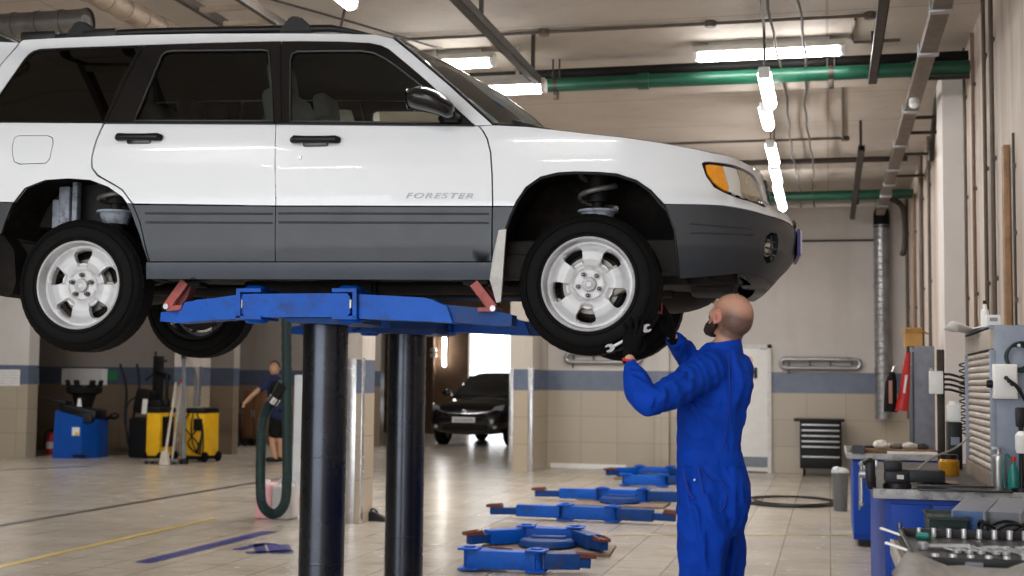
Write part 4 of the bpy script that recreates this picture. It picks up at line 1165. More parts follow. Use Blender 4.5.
# ================================================================ right wall services
def conduit_v(px, z0, z1, r, label, m=M_CONDUIT, pyref=220, clips=3):
    r *= .75; p = AX(px, pyref, XR - r - .012)
    t = thing('wall_conduit', label, 'pipe', (p.x, p.y, z0), 0, 'conduits on the right wall')
    MB().cyl((p.x, p.y, z0), (p.x, p.y, z1), r, seg=12).build('pipe_run', m, t)
    for k in range(clips):
        z = z0 + (z1 - z0) * (k + .5) / clips
        MB().box((p.x + r * .4, p.y, z), (r * 2.2, r * 3.2, .03), bev=.003).build('clip', M_CONDUIT, t)
    return t
for px, lab, z0, z1, r in ((966, 'first thin conduit right of the white pillar', 1.7, 4.3, .018), (974.5, 'second thin conduit right of the white pillar', 1.7, 4.25, .02), (986, 'third conduit right of the white pillar, beside the grey cabinet', 1.72, 4.3, .02),
                       (993.5, 'fourth conduit right of the white pillar, just left of the wooden board', 1.72, 4.3, .022), (906.5, 'conduit in the far corner beside the spiral duct', .9, 4.2, .03), (914, 'far conduit between the corner and the white pillar', .9, 4.0, .03),
                       (921, 'pale pipe behind the grey steel board', .9, 4.3, .035), (929, 'conduit just left of the white pillar', .9, 4.3, .025)):
    conduit_v(px, z0, z1, r, lab, M_RUST if px in (974.5, 914) else M_CONDUIT)
p = AX(1006, 240, XR - .03)
tag(MB().box((XR - .025, p.y, 2.33), (.04, .11, 1.3), bev=.006).build('wooden_board', M_WOOD), 'upright wooden board fixed to the right wall above the grey roller cabinet', 'board')
conduit_v(1014.5, 1.72, 3.0, .012, 'dark thin conduit right of the wooden board', M_CABLE)
p = AX(940, 86, XR - .06)
path('elbow_pipe', 'dark pipe bending down beside the top of the white pillar', 'pipe', [AX(953, 72, XR - .06), AX(948, 80, XR - .08), AX(938, 90, XR - .1), AX(934, 118, XR - .08), AX(931, 160, XR - .08)], .03, M_DARKSTEEL, 5)
path('elbow_pipe', 'dark pipe bending from the far green pipe down the corner', 'pipe', [(.75, 19.3, 4.05), (.95, 19.4, 4.0), (1.05, 19.5, 3.85), (1.06, 19.6, 3.4), (1.02, 19.6, 3.25)], .04, M_DARKSTEEL, 5)
pipe_x('conduit', 'dark thin pipe along the middle of the rear wall', 'pipe', YB - .03, 3.66, .016, -1.0, .72, M_CABLE)
# ================================================================ rear wall things
p0 = AY(873.5, 214, YB - .2); p1 = AY(889.5, 214, YB - .2); rr = (p1.x - p0.x) / 2 * .97; cx_ = (p0.x + p1.x) / 2; cy_ = YB - rr - .03
t = thing('spiral_duct', 'tall silver spiral duct standing against the rear wall near the corner', 'duct', (cx_, cy_, .9))
b = MB()
rows = []
z = .9
while z < 3.85:
    rows += [(z, rr), (z + .055, rr), (z + .065, rr + .008), (z + .075, rr + .008), (z + .085, rr)]; z += .1
b.lathe(rows, (cx_, cy_, 0), Matrix.Identity(3), 32); b.cyl((cx_, cy_, .88), (cx_, cy_, .92), rr); b.build('duct_run', M_GALV, t)
b = MB(); b.lathe([(3.84, rr + .006), (4.05, rr + .006), (4.12, rr * .9), (4.16, rr * .5), (4.17, .001)], (cx_, cy_, 0), Matrix.Identity(3), 28); b.build('top_cowl', M_BLACKM, t)
for z in (1.6, 2.9): MB().lathe([(z, rr + .012), (z + .05, rr + .012)], (cx_, cy_, 0), Matrix.Identity(3), 28).build('wall_strap', M_GALV, t)
# tube registers
def register(a, b_, label):
    p = AY(a[0], a[1], YB - .06); q = AY(b_[0], b_[1], YB - .06); h = (AY(a[0], a[1] - 4.6, YB - .06).z - AY(a[0], a[1] + 4.6, YB - .06).z) / 2 * .95
    z = (p.z + q.z) / 2
    t = thing('pipe_radiator', label, 'radiator', ((p.x + q.x) / 2, YB - .06, z), 0, 'pipe radiators on the rear wall')
    pts = [Vector((p.x + h + h * math.cos(math.pi / 2 + math.pi * k / 8), YB - .07, z + h * math.sin(math.pi / 2 + math.pi * k / 8))) for k in range(9)]
    pts += [Vector((q.x - h + h * math.cos(-math.pi / 2 + math.pi * k / 8), YB - .07, z + h * math.sin(-math.pi / 2 + math.pi * k / 8))) for k in range(9)]
    MB().tube(pts, .035, 12, closed=True).build('heating_tube', M_GALV, t)
    for k in (.1, .37, .63, .9):
        MB().box((p.x + (q.x - p.x) * k, YB - .045, z), (.03, .05, h * 2.1)).build('wall_bracket', M_CONDUIT, t)
    MB().cyl((p.x + .12, YB - .07, z - h - .1), (p.x + .12, YB - .07, z - h), .015).build('valve', M_CONDUIT, t)
register((781, 364), (860, 363.5), 'looped pipe radiator on the rear wall left of the spiral duct')
register((566, 357.5), (641, 358), 'looped pipe radiator on the rear wall under the front wheel of the raised car')
# rear door
d0 = AY(729, 400, YB); d1 = AY(771.5, 400, YB); zt_ = AY(755, 344.5, YB).z
t = thing('door_1', 'white metal door in the rear wall, partly behind the mechanic', 'door', ((d0.x + d1.x) / 2, YB - .03, 0))
t['kind'] = 'structure'
MB().box(((d0.x + d1.x) / 2, YB - .03, zt_ / 2), (d1.x - d0.x - .1, .05, zt_ - .05), bev=.004).build('door_leaf', M_WHITE, t)
b = MB(); b.box((d1.x - .03, YB - .035, zt_ / 2), (.06, .07, zt_)); b.box((d0.x + .03, YB - .035, zt_ / 2), (.06, .07, zt_)); b.box(((d0.x + d1.x) / 2, YB - .035, zt_ - .03), (d1.x - d0.x, .07, .06)); b.build('door_frame', mat('door_frame_white', (206, 204, 202), .5), t)
MB().box(((d0.x + d1.x) / 2, YB - .06, .17), (d1.x - d0.x - .12, .012, .16)).build('kick_plate', M_GREY, t)
p = AY(748, 361, YB - .06)
b = MB(); b.lathe([(0, .075), (.006, .075), (.006, .058), (0, .058)], p, Matrix(((1, 0, 0), (0, 0, -1), (0, 1, 0))), 28, closed=True); b.box(p + Vector((0, -.004, 0)), (.13, .005, .014), rotm(0, R(40), 0)); sg = b.build('prohibition_ring', mat('faded_red_sign', (214, 130, 128), .5), t)
MB().box(p + Vector((0, .004, 0)), (.2, .006, .2), bev=.002).build('sign_plate', M_WHITE, t)
p = AY(763.5, 348.5, YB - .056); MB().box(p, (.11, .006, .035)).build('door_label', mat('grey_door_label', (176, 176, 178), .5), t)
p = AY(755.5, 373, YB - .07); b = MB(); b.box(p, (.05, .03, .17), bev=.008); b.cyl(p + Vector((0, -.03, .02)), p + Vector((-.13, -.035, .02)), .011); b.build('door_handle', M_BLACK, t)
# ================================================================ the lift that carries the car
M_LBLUE = mat('lift_blue_paint', (0, 84, 186), 0.45, spec=.25, var=.12, scale=6, dirt=(40, 46, 60), dirt_amt=.55, dscale=9)
M_LBLUED = mat('worn_lift_blue_paint', (4, 60, 128), 0.5, spec=.25, var=.18, scale=6, dirt=(60, 56, 56), dirt_amt=.6, dscale=8)
M_PISTON = mat('polished_dark_piston', (66, 69, 76), 0.27, 0.95, var=.12, scale=3)
M_REDOX = mat('red_oxide_adapter', (158, 74, 70), 0.55, var=.2, dirt=(90, 50, 44), dirt_amt=.5)
M_REDPAD = mat('worn_red_rubber_pad', (104, 50, 40), 0.7, var=.25, dirt=(60, 40, 34), dirt_amt=.5)
M_BLKPAD = M_BLACKM
LX, LY0, LY1 = -2.45, 6.22, 7.44
lift = thing('car_lift', 'blue two post lift with polished black pistons under the white car', 'lift', (LX, (LY0 + LY1) / 2, 0))
for y in (LY0, LY1):
    LX = -2.45 if y == LY0 else -2.42
    ztop = AD(323, 322, 6.4).z
    b = MB(); b.cyl((LX, y, 0), (LX, y, ztop), .112, seg=48)
    post = b.build('piston_post', M_PISTON, lift)
    b = MB(); b.lathe([(0.48, .1125), (.485, .1135), (.49, .1125)], (LX, y, 0), Matrix.Identity(3), 48); b.lathe([(1.0, .1125), (1.003, .1135), (1.006, .1125)], (LX, y, 0), Matrix.Identity(3), 48); b.build('wear_ring', M_PISTON, post)
    b = MB(); b.lathe([(0, .2), (.02, .2), (.03, .13), (.03, .113)], (LX, y, 0), Matrix.Identity(3), 40); b.build('floor_collar', M_DARKSTEEL, post)
def PL_(px, py, Y): return AY(px, py, Y)
YN = 5.93
def carriage(near):
    # shapes traced on the near side; the far carriage is the same piece turned round the lift's middle
    mid = (LY0 + LY1) / 2
    def T(v): return Vector(v) if near else Vector((v.x, 2 * mid - v.y, v.z))
    def poly(pts, y0, y1): return [[T(AY(px, py, YN) + Vector((0, y0, 0))) for px, py in pts], [T(AY(px, py, YN) + Vector((0, y1, 0))) for px, py in pts]]
    ch = MB()
    ch.loft(poly([(243, 294), (347, 293), (350, 297), (350, 313), (346, 317), (246, 317), (241, 313), (241, 298)], 0, .16))
    cross = ch.build('cross_beam', M_LBLUE, lift, 25)
    b = MB(); b.loft(poly([(278, 316), (352, 316), (352, 322), (345, 324), (285, 322)], .05, .42)); b.loft(poly([(296, 316), (352, 316), (352, 295), (296, 295)], .16, .40))
    b.build('head_plate', M_LBLUED, lift, 25)
    # C-shaped knuckles with round pivots
    for (x0, x1, xo) in ((237.5, 262, 250), (333, 357.5, 345)):
        b = MB()
        left = xo < 300
        xs = (x0, x0 + 4) if left else (x1 - 4, x1)
        b.loft(poly([(xs[0], 292), (xs[1], 290.5), (xs[1], 317.5), (xs[0], 318.5)], -.015, .2))
        b.loft(poly([(x0, 288.6), (x1, 288.6), (x1, 292.2), (x0, 292.2)], -.015, .2)); b.loft(poly([(x0, 316), (x1, 316), (x1, 319.5), (x0, 319.5)], -.015, .2))
        k = b.build('arm_knuckle', M_LBLUE, lift, 25)
        for py, s in ((288.4, 1), (319.4, -1)):
            c = T(AY(xo, py, YN) + Vector((0, .08, 0))); MB().cyl(c, c + Vector((0, 0, .016 * s)), .062, .05, 28, .004).build('pivot_cap', M_LBLUE, k)
        c0 = T(AY(xo, 291, YN) + Vector((0, .08, 0))); c1 = T(AY(xo, 317, YN) + Vector((0, .08, 0)))
        MB().cyl(c0, c1, .03, seg=20).build('pivot_pin', M_DARKSTEEL, k)
        lx = 241.5 if left else 350.5
        MB().box(T(AY(lx, 304, YN) + Vector((0, .02, 0))), (.012, .05, .045), bev=.004).build('pin_lug', M_GALV, k)
    arms = []
    def arm(outer, inner, foot, base, barp, plate, pad_c, ext):
        b = MB(); b.loft(poly(outer, .01, .15)); a = b.build('swing_arm', M_LBLUE, lift, 25)
        b = MB(); b.loft(poly(inner, .03, .13)); e = b.build('extension_arm', M_LBLUED if ext else M_LBLUE, a, 25)
        b = MB(); b.loft(poly(base, .0, .12)); b.build('adapter_base', M_REDOX, e, 25)
        # flip-up adapter: two cheeks and a plate between
        (x0, y0), (x1, y1) = barp
        for dy in (.0, .10):
            p = AY(x0, y0, YN) + Vector((0, dy + .005, 0)); q = AY(x1, y1, YN) + Vector((0, dy + .005, 0))
            MB().bar(T(p), T(q), .014, .045, .004, hint=Vector((0, 1, 0)).cross((q - p).normalized())).build('adapter_cheek', M_REDOX, e)
        b = MB(); b.loft(poly(plate, .03, .085)); b.build('adapter_plate', mat('dark_red_plate_%d%d' % (near, ext), (96, 34, 36), .6), e, 25)
        c = T(AY(x1, y1, YN) + Vector((0, -.01, 0))); MB().cyl(c, c + (Vector((0, .14, 0)) if near else Vector((0, -.14, 0))), .014, seg=14).build('adapter_pin', M_GALV, e)
        c = AY(pad_c[0], pad_c[1], YN) + Vector((0, .06, 0)); top = CARO.z + .352
        MB().box(T(Vector((c.x, c.y, top - .0125))), (.12, .09, .025), bev=.006).build('rubber_pad', M_BLKPAD, e)
    arm([(237, 294.5), (213, 298), (196, 299.5), (192, 301), (184, 302), (178, 312), (172, 322.8), (237, 318.3)], [(184, 309), (158, 312), (157, 321), (174, 322)], None,
        [(164, 306), (182, 305), (180, 310), (167, 311)], ((184.5, 281.5), (166.5, 306.5)), [(189, 283), (185, 296), (179, 304.5), (172, 305), (187, 281)], (187, 280), 0)
    arm([(358, 294), (424, 297.5), (431, 299.5), (446, 306), (452, 322.5), (396, 320), (358, 318.3)], [(434, 302), (446, 304.5), (478, 307.5), (496, 311), (510.5, 314.5), (510, 325.5), (488, 325), (440, 321)], None,
        [(477.5, 307.5), (493, 307), (493, 311.5), (478, 311.5)], ((473.5, 283), (493, 308.5)), [(478, 283), (496, 304), (493, 309), (476, 288)], (474, 281), 1)
carriage(True); carriage(False)
# rusty wear strip on the near arm
def wear(pts, y):
    pass

# ================================================================ lowered lifts lying on the floor
def floor_carriage(loc, rz, label, arms, beam_w=.46, head_back=True, s=1.0):
    # beam along local x facing local -y; arms: (side, first angle, length, ext length, pad)
    t = thing('floor_lift_arms', label, 'lift arms', loc, rz, 'lowered lift arms on the floor')
    def Lc(v): return WM[t] @ Vector(v)
    def bm_(b, name, m, par=t, ang=25): return b.build(name, m, par, ang, local=True)
    b = MB(); b.box((0, 0, .09), (beam_w, .13, .13), bev=.006); bm_(b, 'cross_beam', M_LBLUE)
    if head_back:
        b = MB(); b.cyl((0, -.24, .03), (0, -.24, .085), .24, .22, 36, .01); b.box((0, -.12, .075), (beam_w * .7, .16, .06), bev=.01); bm_(b, 'head_plate', M_LBLUED)
        b = MB(); b.box((0, -.28, .012), (1.1, .62, .02), bev=.004); bm_(b, 'pit_cover', mat('dusty_pit_plate', (120, 100, 84), .7, var=.2, dirt=(80, 66, 54), dirt_amt=.5), t)
    for (sd, ang, L, E_, pad) in arms:
        px = sd * beam_w / 2
        k = MB(); k.box((px + sd * .0, 0, .165), (.15, .17, .014), bev=.004); k.box((px, 0, .02), (.15, .17, .014), bev=.004); k.cyl((px, 0, .012), (px, 0, .182), .045, .045, 24, .004)
        kn = bm_(k, 'arm_knuckle', M_LBLUE)
        d = Vector((sd * math.cos(ang), math.sin(ang), 0)); p0 = Vector((px, 0, .09)) + d * .05; p1 = p0 + d * L
        a = MB(); a.bar(p0, p1, .12, .115, .006); ar = bm_(a, 'swing_arm', M_LBLUE if sd < 0 else M_LBLUED)
        e = MB(); e.bar(p1 - d * .1 + Vector((0, 0, -.005)), p1 + d * E_ + Vector((0, 0, -.015)), .085, .07, .005); ex = bm_(e, 'extension_arm', M_LBLUED, ar)
        q = p1 + d * (E_ - .02)
        nrm = Vector((-d.y, d.x, 0))
        r = MB(); r.bar(q - d * .10 + Vector((0, 0, .034)), q + d * .05 + Vector((0, 0, .034)), .10, .022, .006); r.bar(q - d * .09 + nrm * .04 + Vector((0, 0, .05)), q + d * .06 + nrm * .04 + Vector((0, 0, .036)), .018, .03, .004); r.bar(q - d * .09 - nrm * .04 + Vector((0, 0, .05)), q + d * .06 - nrm * .04 + Vector((0, 0, .036)), .018, .03, .004)
        bm_(r, 'flip_adapter', M_REDPAD, ex)
    return t
def fl(px, py): p = AZ(px, py, 0); return Vector((p.x, p.y, 0))
floor_carriage(fl(503, 572), R(2), 'blue lift arms on the floor nearest the camera, folded in a shallow arc', [(-1, R(128), .16, .12, 0), (1, R(14), .26, .08, 0)], .50, False)
floor_carriage(fl(551, 546), R(4), 'blue lift arms with round head plate, red pads swung toward the camera', [(-1, R(-42), .34, .18, 0), (1, R(-62), .38, .18, 0)], .42, True)
floor_carriage(fl(589, 522), R(-1), 'straight blue lift arms stretched across the floor in the middle of the row', [(-1, R(2), .45, .28, 0), (1, R(-4), .36, .22, 0)], .48, False)
floor_carriage(fl(623, 503), R(0), 'straight blue lift arms with round head plate behind the stretched middle pair', [(-1, R(4), .46, .30, 0), (1, R(0), .5, .3, 0)], .48, True)
b_ = fl(623, 508); 
floor_carriage(fl(644, 487), R(2), 'far blue lift arms left of the mechanic, lying in front of the last pair', [(-1, R(150), .16, .10, 0), (1, R(20), .26, .12, 0)], .50, False)
floor_carriage(fl(655, 477.5), R(3), 'last blue lift arms in the row, nearest the rear wall', [(-1, R(-40), .34, .18, 0), (1, R(-60), .3, .18, 0)], .46, True)
# ================================================================ left side of the hall
M_MBLUE = mat('machine_blue_paint', (2, 72, 160), .45, spec=.25, var=.1, scale=4, dirt=(40, 46, 60), dirt_amt=.4)
M_YEL = mat('machine_yellow_paint', (232, 178, 24), .4, var=.08, scale=4, dirt=(120, 92, 30), dirt_amt=.3)
M_PAPER = mat('white_paper', (224, 222, 220), .8, var=.04)
M_INK = mat('grey_print', (140, 140, 144), .8, var=.1)
M_CHROME = mat('chrome', (205, 205, 208), .15, 1.0, var=.03)
M_BROWNW = mat('brown_cabinet_wood', (104, 70, 44), .5, var=.2, scale=6)
M_REDP = mat('red_enamel', (178, 28, 28), .35, var=.08)
def g0(px, py): p = AZ(px, py, 0); return Vector((p.x, p.y, 0))
# tyre changer
o = g0(80, 457.5); S = 0.0174
t = thing('tyre_changer', 'blue tyre changer with black turntable standing by the left pillar', 'tyre changer', o, R(12))
def W(b, n, m, par, ang=30): return b.build(n, m, par, ang, local=True)
b = MB(); b.loft([[(-.37, -.3, 0), (.12, -.3, 0), (.33, .0, 0), (.33, .45, 0), (-.37, .45, 0)], [(-.35, -.3, .82), (.11, -.3, .70), (.32, 0, .66), (.32, .45, .66), (-.35, .45, .82)]]); cab = W(b, 'cabinet', M_MBLUE, t)
b = MB(); b.box((.03, .06, .80), (.62, .62, .16), rotm(0, R(11), 0), .05); b.box((.1, -.2, .68), (.35, .14, .16), None, .04); W(b, 'top_tray', M_BLACK, t)
tt = MB(); tt.cyl((0, .1, .85), (0, .1, 1.12), .13, .22, 24); tt.lathe([(1.08, .2), (1.12, .30), (1.2, .31), (1.22, .26), (1.16, .02)], (0, .1, 0), Matrix.Identity(3), 32); tb = W(tt, 'turntable', M_BLACKM, t)
for k in range(4):
    a = R(45 + 90 * k); d = Vector((math.cos(a), math.sin(a), 0)); b = MB(); b.box(Vector((0, .1, 1.22)) + d * .22, (.16, .09, .06), rotm(0, 0, a), .01); b.box(Vector((0, .1, 1.28)) + d * .30, (.05, .10, .12), rotm(0, R(20), a), .01); W(b, 'clamp_jaw', M_BLACKM, tb)
W(MB().cyl((0, -.12, .86), (0, -.12, 1.02), .05, .025, 16), 'lubricant_bottle', M_WHITE, t)
b = MB(); b.box((-.45, .05, .98), (.42, .30, .06), rotm(0, R(10), 0), .02); b.bar((-.35, .1, .7), (-.38, .1, .96), .06, .06); W(b, 'side_tray', M_BLACK, t)
b = MB(); b.bar((.36, .2, .66), (.52, .1, .72), .05, .05); b.ell((.55, .08, .72), (.08, .06, .06)); W(b, 'bead_breaker_handle', M_BLACK, t)
W(MB().box((.02, -.306, .46), (.13, .006, .14)), 'sticker', M_PAPER, cab)
W(MB().box((.04, -.31, .42), (.06, .006, .05)), 'sticker_picture', M_YEL, cab)
for x in (.02, .1, .18): W(MB().box((x, -.31, .05), (.06, .1, .03), None, .008), 'foot_pedal', M_BLACK, t)
# fire extinguisher
o = g0(51, 454); t = thing('fire_extinguisher', 'red fire extinguisher on the floor left of the blue tyre changer', 'fire extinguisher', o)
b = MB(); b.lathe([(0, .001), (0, .085), (.02, .09), (.30, .09), (.36, .06), (.39, .03)], (0, 0, 0), Matrix.Identity(3), 24); bo = W(b, 'cylinder', M_REDP, t)
W(MB().lathe([(.10, .0915), (.22, .0915)], (0, 0, 0), Matrix.Identity(3), 24, a0=R(200), a1=R(330)), 'label', M_PAPER, bo)
b = MB(); b.cyl((0, 0, .38), (0, 0, .43), .025); b.bar((-.02, 0, .43), (.1, 0, .46), .03, .02); b.tube([Vector((0, 0, .42)), Vector((-.09, -.05, .38)), Vector((-.1, -.06, .1))], .012, 8, smooth=4); W(b, 'valve_and_hose', M_BLACK, t)
# notices
def notice(name, x0, x1, y0, y1, Y, label, m=M_PAPER, lines=5):
    a = AY(x0, y0, Y); c = AY(x1, y1, Y)
    t = thing(name, label, 'notice', ((a.x + c.x) / 2, Y, c.z), 0, 'paper notices on the walls' if m is M_PAPER else None)
    MB().box(((a.x + c.x) / 2, Y, (a.z + c.z) / 2), (c.x - a.x, .006, a.z - c.z)).build('sheet', m, t)
    if lines:
        b = MB()
        for k in range(lines): b.box(((a.x + c.x) / 2, Y - .004, a.z - (a.z - c.z) * (k + 1) / (lines + 1)), ((c.x - a.x) * .75, .002, (a.z - c.z) * .03))
        o = b.build('print', M_INK, t); o['kind'] = 'stuff'
notice('notice_sheet', -.5, 7.8, 369.5, 386, YP - .006, 'paper notice on the tiled corner wall, at the left edge')
notice('notice_sheet', 8.8, 19.5, 369.5, 386, YP - .006, 'second paper notice on the tiled corner wall, right of the edge one')
notice('notice_sheet', 31.5, 38.5, 369, 385.5, 22.597, 'narrow paper notice just inside the recess behind the corner wall')
notice('notice_board', 62, 107, 368.5, 385, 22.597, 'wide pale notice board on the recess wall above the blue tyre changer', lines=7)
notice('exit_sign', 108, 116.5, 370.5, 380, 22.597, 'small green sign on the recess wall right of the pale notice board', mat('green_sign', (34, 120, 70), .5), 0)
# tall black wheel service machines
def service_machine(px, py, h, label, seedv):
    rnd = random.Random(seedv); o = g0(px, py)
    t = thing('wheel_balancer', label, 'workshop machine', o, R(rnd.uniform(-15, 15)), 'tall black machines by the wall')
    W(MB().box((0, 0, .35), (.62, .5, .7), None, .05), 'base_cabinet', M_BLACK, t)
    W(MB().box((0, .14, .9 + h * .15), (.14, .14, h), None, .015), 'column', M_BLACKM, t)
    b = MB(); b.bar((0, .1, h + .15), (.38, -.1, h + .05), .09, .09, .01); b.cyl((.36, -.1, h - .35), (.36, -.1, h + .1), .03); b.ell((.36, -.1, h - .4), (.07, .06, .1)); W(b, 'swing_arm', M_BLACK, t)
    b = MB(); b.box((-.12, -.05, h * .72), (.3, .26, .42), rotm(0, R(12), 0), .05); b.box((.1, -.08, h * .62), (.2, .2, .3), rotm(0, R(-15), 0), .04); W(b, 'head_unit', M_BLACKM, t)
    b = MB(); b.cyl((-.02, .12, h), (-.06, .12, h + .5), .02); b.bar((-.06, .12, h + .3), (.2, .1, h + .34), .03, .03); b.bar((-.06, .12, h + .12), (-.22, .08, h + .0), .04, .04); W(b, 'tool_mast', M_BLACK, t)
    W(MB().box((.0, -.22, h * .66), (.10, .01, .26), rotm(0, R(5), 0)), 'label_strip', M_PAPER, t)
    b = MB(); b.tube([Vector((-.2, -.1, h * .8)), Vector((-.42, -.15, .9)), Vector((-.36, -.2, .25)), Vector((-.2, -.25, .3))], .015, 8, smooth=6); W(b, 'air_hose', M_BLACK, t)
service_machine(151, 457.5, 1.35, 'tall black wheel machine with a white label, behind the left yellow cart', 3)
service_machine(222, 447, 1.25, 'tall black wheel machine right of the pillar, behind the right yellow cart', 5)
for i, (x0, x1, yb) in enumerate(((120, 131, 448), (137, 134, 446))):
    p = AY(x0, 364, 22.575); q = AY(x1, yb, 22.575)
    t = tag(MB().tube([p, p.lerp(q, .3) + Vector((.06, 0, 0)), p.lerp(q, .7) + Vector((-.05, 0, 0)), q], .022, 8, smooth=6).build('hanging_hose', M_BLACK), ('dark air hose hanging on the recess wall, straight down', 'dark air hose crossing over to the left on the recess wall')[i], 'hose')
# yellow carts
def cart(px0, px1, label, cables):
    a = g0(px0, 462); c = g0(px1, 462); wdt = (c - a).length; o = (a + c) / 2
    t = thing('service_cart', label, 'workshop cart', o, R(-8), 'yellow service carts')
    H = .72
    b = MB(); b.box((0, .2, .10 + H / 2), (wdt, .42, H), None, .02); bo = W(b, 'cabinet', M_YEL, t)
    W(MB().box((0, .2, .10 + H + .03), (wdt * 1.02, .44, .10), None, .03), 'top_panel', M_BLACK, t)
    W(MB().box((0, .2, .07), (wdt * .96, .44, .06), None, .01), 'plinth', M_BLACK, t)
    for x in (-.5, .5):
        for y in (.02, .4): W(MB().cyl((x * wdt - .025, y, .085), (x * wdt + .025, y, .085), .085, .085, 20, .01), 'wheel', M_RUBBER, t)
    if cables:
        b = MB()
        for q in range(3): b.tube([Vector((-.12 + .08 * q, -.02, .8)), Vector((-.2 + .15 * q, -.05, .6)), Vector((.1 - .1 * q, -.06, .3)), Vector((.05 + .06 * q, -.03, .15)), Vector((.16, -.04, .45 + .1 * q))], .012, 6, smooth=6)
        W(b, 'cables', M_BLACK, t); W(MB().box((.06, -.02, .62), (.16, .03, .2), None, .01), 'dark_panel', M_BLACK, t)
    else:
        W(MB().box((wdt / 2 + .006, .2, .5), (.012, .3, .5)), 'side_grille', M_BLACKM, t)
    return t
cart(144, 161, 'yellow service cart left of the pillar with steel guards', False)
cart(183, 206, 'yellow service cart with black cables, in front of the pillar with steel guards', True)
a = g0(141, 463.5); c = g0(186, 463.5)
t = thing('floor_dolly', 'low pale dolly on the floor between the two yellow carts', 'dolly', (a + c) / 2)
MB().box(((a.x + c.x) / 2, a.y + .12, .055), (c.x - a.x, .3, .03), bev=.008).build('deck', M_GALV, t)
for x in (a.x + .08, c.x - .08):
    for y in (a.y + .02, a.y + .22): MB().cyl((x - .015, y, .02), (x + .015, y, .02), .02, seg=14).build('caster', M_BLACK, t)
for i, (x0, y0, x1, y1, rr, lab) in enumerate(((164.5, 465, 176, 383, .022, 'pale broom stick leaning on the pillar, leftmost of three poles'), (172, 464.5, 181, 384, .018, 'thin grey pole leaning beside the broom stick'), (184, 464, 183.5, 359, .03, 'tall grey steel pole standing against the pillar'))):
    p = g0(x0, y0) + Vector((0, 0, .08)); q = AY(x1, y1, P3 - .14)
    t = thing('leaning_pole', lab, 'pole', g0(x0, y0), 0)
    MB().cyl(p, q, rr, seg=12).build('shaft', mat('pole_paint_%d' % i, ((200, 192, 180), (170, 166, 160), (112, 116, 122))[i], .5), t)
    if i == 0:
        b = MB(); b.loft([[p + Vector((x, y, z)) for x, y in ((-.08, -.04), (.08, -.04), (.08, .04), (-.08, .04))] for z in (-.075,)] + [[p + Vector((x * .55, y, .14)) for x, y in ((-.08, -.03), (.08, -.03), (.08, .03), (-.08, .03))]]); b.build('broom_head', mat('pale_bristles', (196, 188, 176), .8), t)
    else: MB().cyl(q, q + (q - p).normalized() * .12, rr * 1.25, seg=12).build('grip', M_REDP if i == 1 else M_BLACK, t)
    if i == 2: MB().cyl((p.x, p.y, 0.0), (p.x, p.y, .08), .07, seg=20).build('foot', M_BLACK, t)
for i, (px, pb, hh) in enumerate(((176, 460, .20),)):
    o = g0(px, pb); o.z = .07
    t = thing('plastic_jug', 'white plastic jug on the dolly between the yellow carts', 'jug', o)
    W(MB().lathe([(0, .001), (0, .085), (.02, .09), (.2, .09), (.27, .03), (.30, .03), (.30, .001)], (0, .1, 0), Matrix.Identity(3), 20), 'body', M_WHITE, t)
    W(MB().tube([Vector((.02, .1, .28)), Vector((.10, .1, .25)), Vector((.09, .1, .16))], .013, 8, smooth=4), 'handle', M_WHITE, t)
# brown cabinet on casters
a = g0(242, 446); c = g0(268, 446)
t = thing('tool_cabinet', 'brown wooden cabinet on casters behind the bending worker', 'cabinet', (a + c) / 2)
cx_ = (a.x + c.x) / 2; wd = c.x - a.x; yy = a.y
MB().box((cx_, yy + .25, .16 + .5), (wd, .5, 1.0), bev=.012).build('carcass', M_BROWNW, t)
for s in (-1, 1):
    d = MB().box((cx_ + s * wd * .245, yy - .012, .66), (wd * .46, .025, .92), bev=.006).build('cabinet_door', M_BROWNW, t)
    MB().cyl((cx_ + s * .03, yy - .035, .6), (cx_ + s * .03, yy - .035, .75), .01, seg=10).build('handle', M_GALV, d)
for x in (-.42, .42):
    for y in (.06, .44): MB().cyl((cx_ + x * wd - .02, yy + y, .08), (cx_ + x * wd + .02, yy + y, .08), .08, seg=18).build('caster', M_BLACK, t)
# exhaust extraction hose hanging in a loop
HY = 11.95
M_HOSE = mat('dark_green_hose', (10, 44, 44), .55, var=.15)
hp = [AY(283, -60, HY), AY(285, 150, HY), AY(286.5, 330, HY), AY(287, 440, HY), AY(287, 480, HY), AY(284, 505, HY), AY(273, 514, HY), AY(262, 503, HY), AY(260.5, 470, HY), AY(262, 430, HY), AY(266.5, 410, HY), AY(273, 401, HY)]
hp[0].z = min(hp[0].z, CEIL)
hs = spline(hp, 24)
hr = []
for i in range(len(hs)): hr.append(.05 if i % 2 else .045)
t = thing('exhaust_hose', 'dark green extraction hose hanging in a loop from the ceiling', 'hose', hs[0])
MB().tube(hs, hr, 16).build('hose', M_HOSE, t)
d = (hp[-1] - hp[-2]).normalized(); MB().cyl(hp[-1] - d * .02, hp[-1] + d * .05, .058, .058, 20, .006).build('cuff', M_CHROME, t)
MB().cyl(hp[-1] + d * .04, hp[-1] + d * .20, .05, .075, 20).build('nozzle', M_BLACK, t)
MB().cyl((hs[0].x, hs[0].y, CEIL - .05), (hs[0].x, hs[0].y, CEIL), .09, .09, 20).build('ceiling_flange', M_BLACK, t)
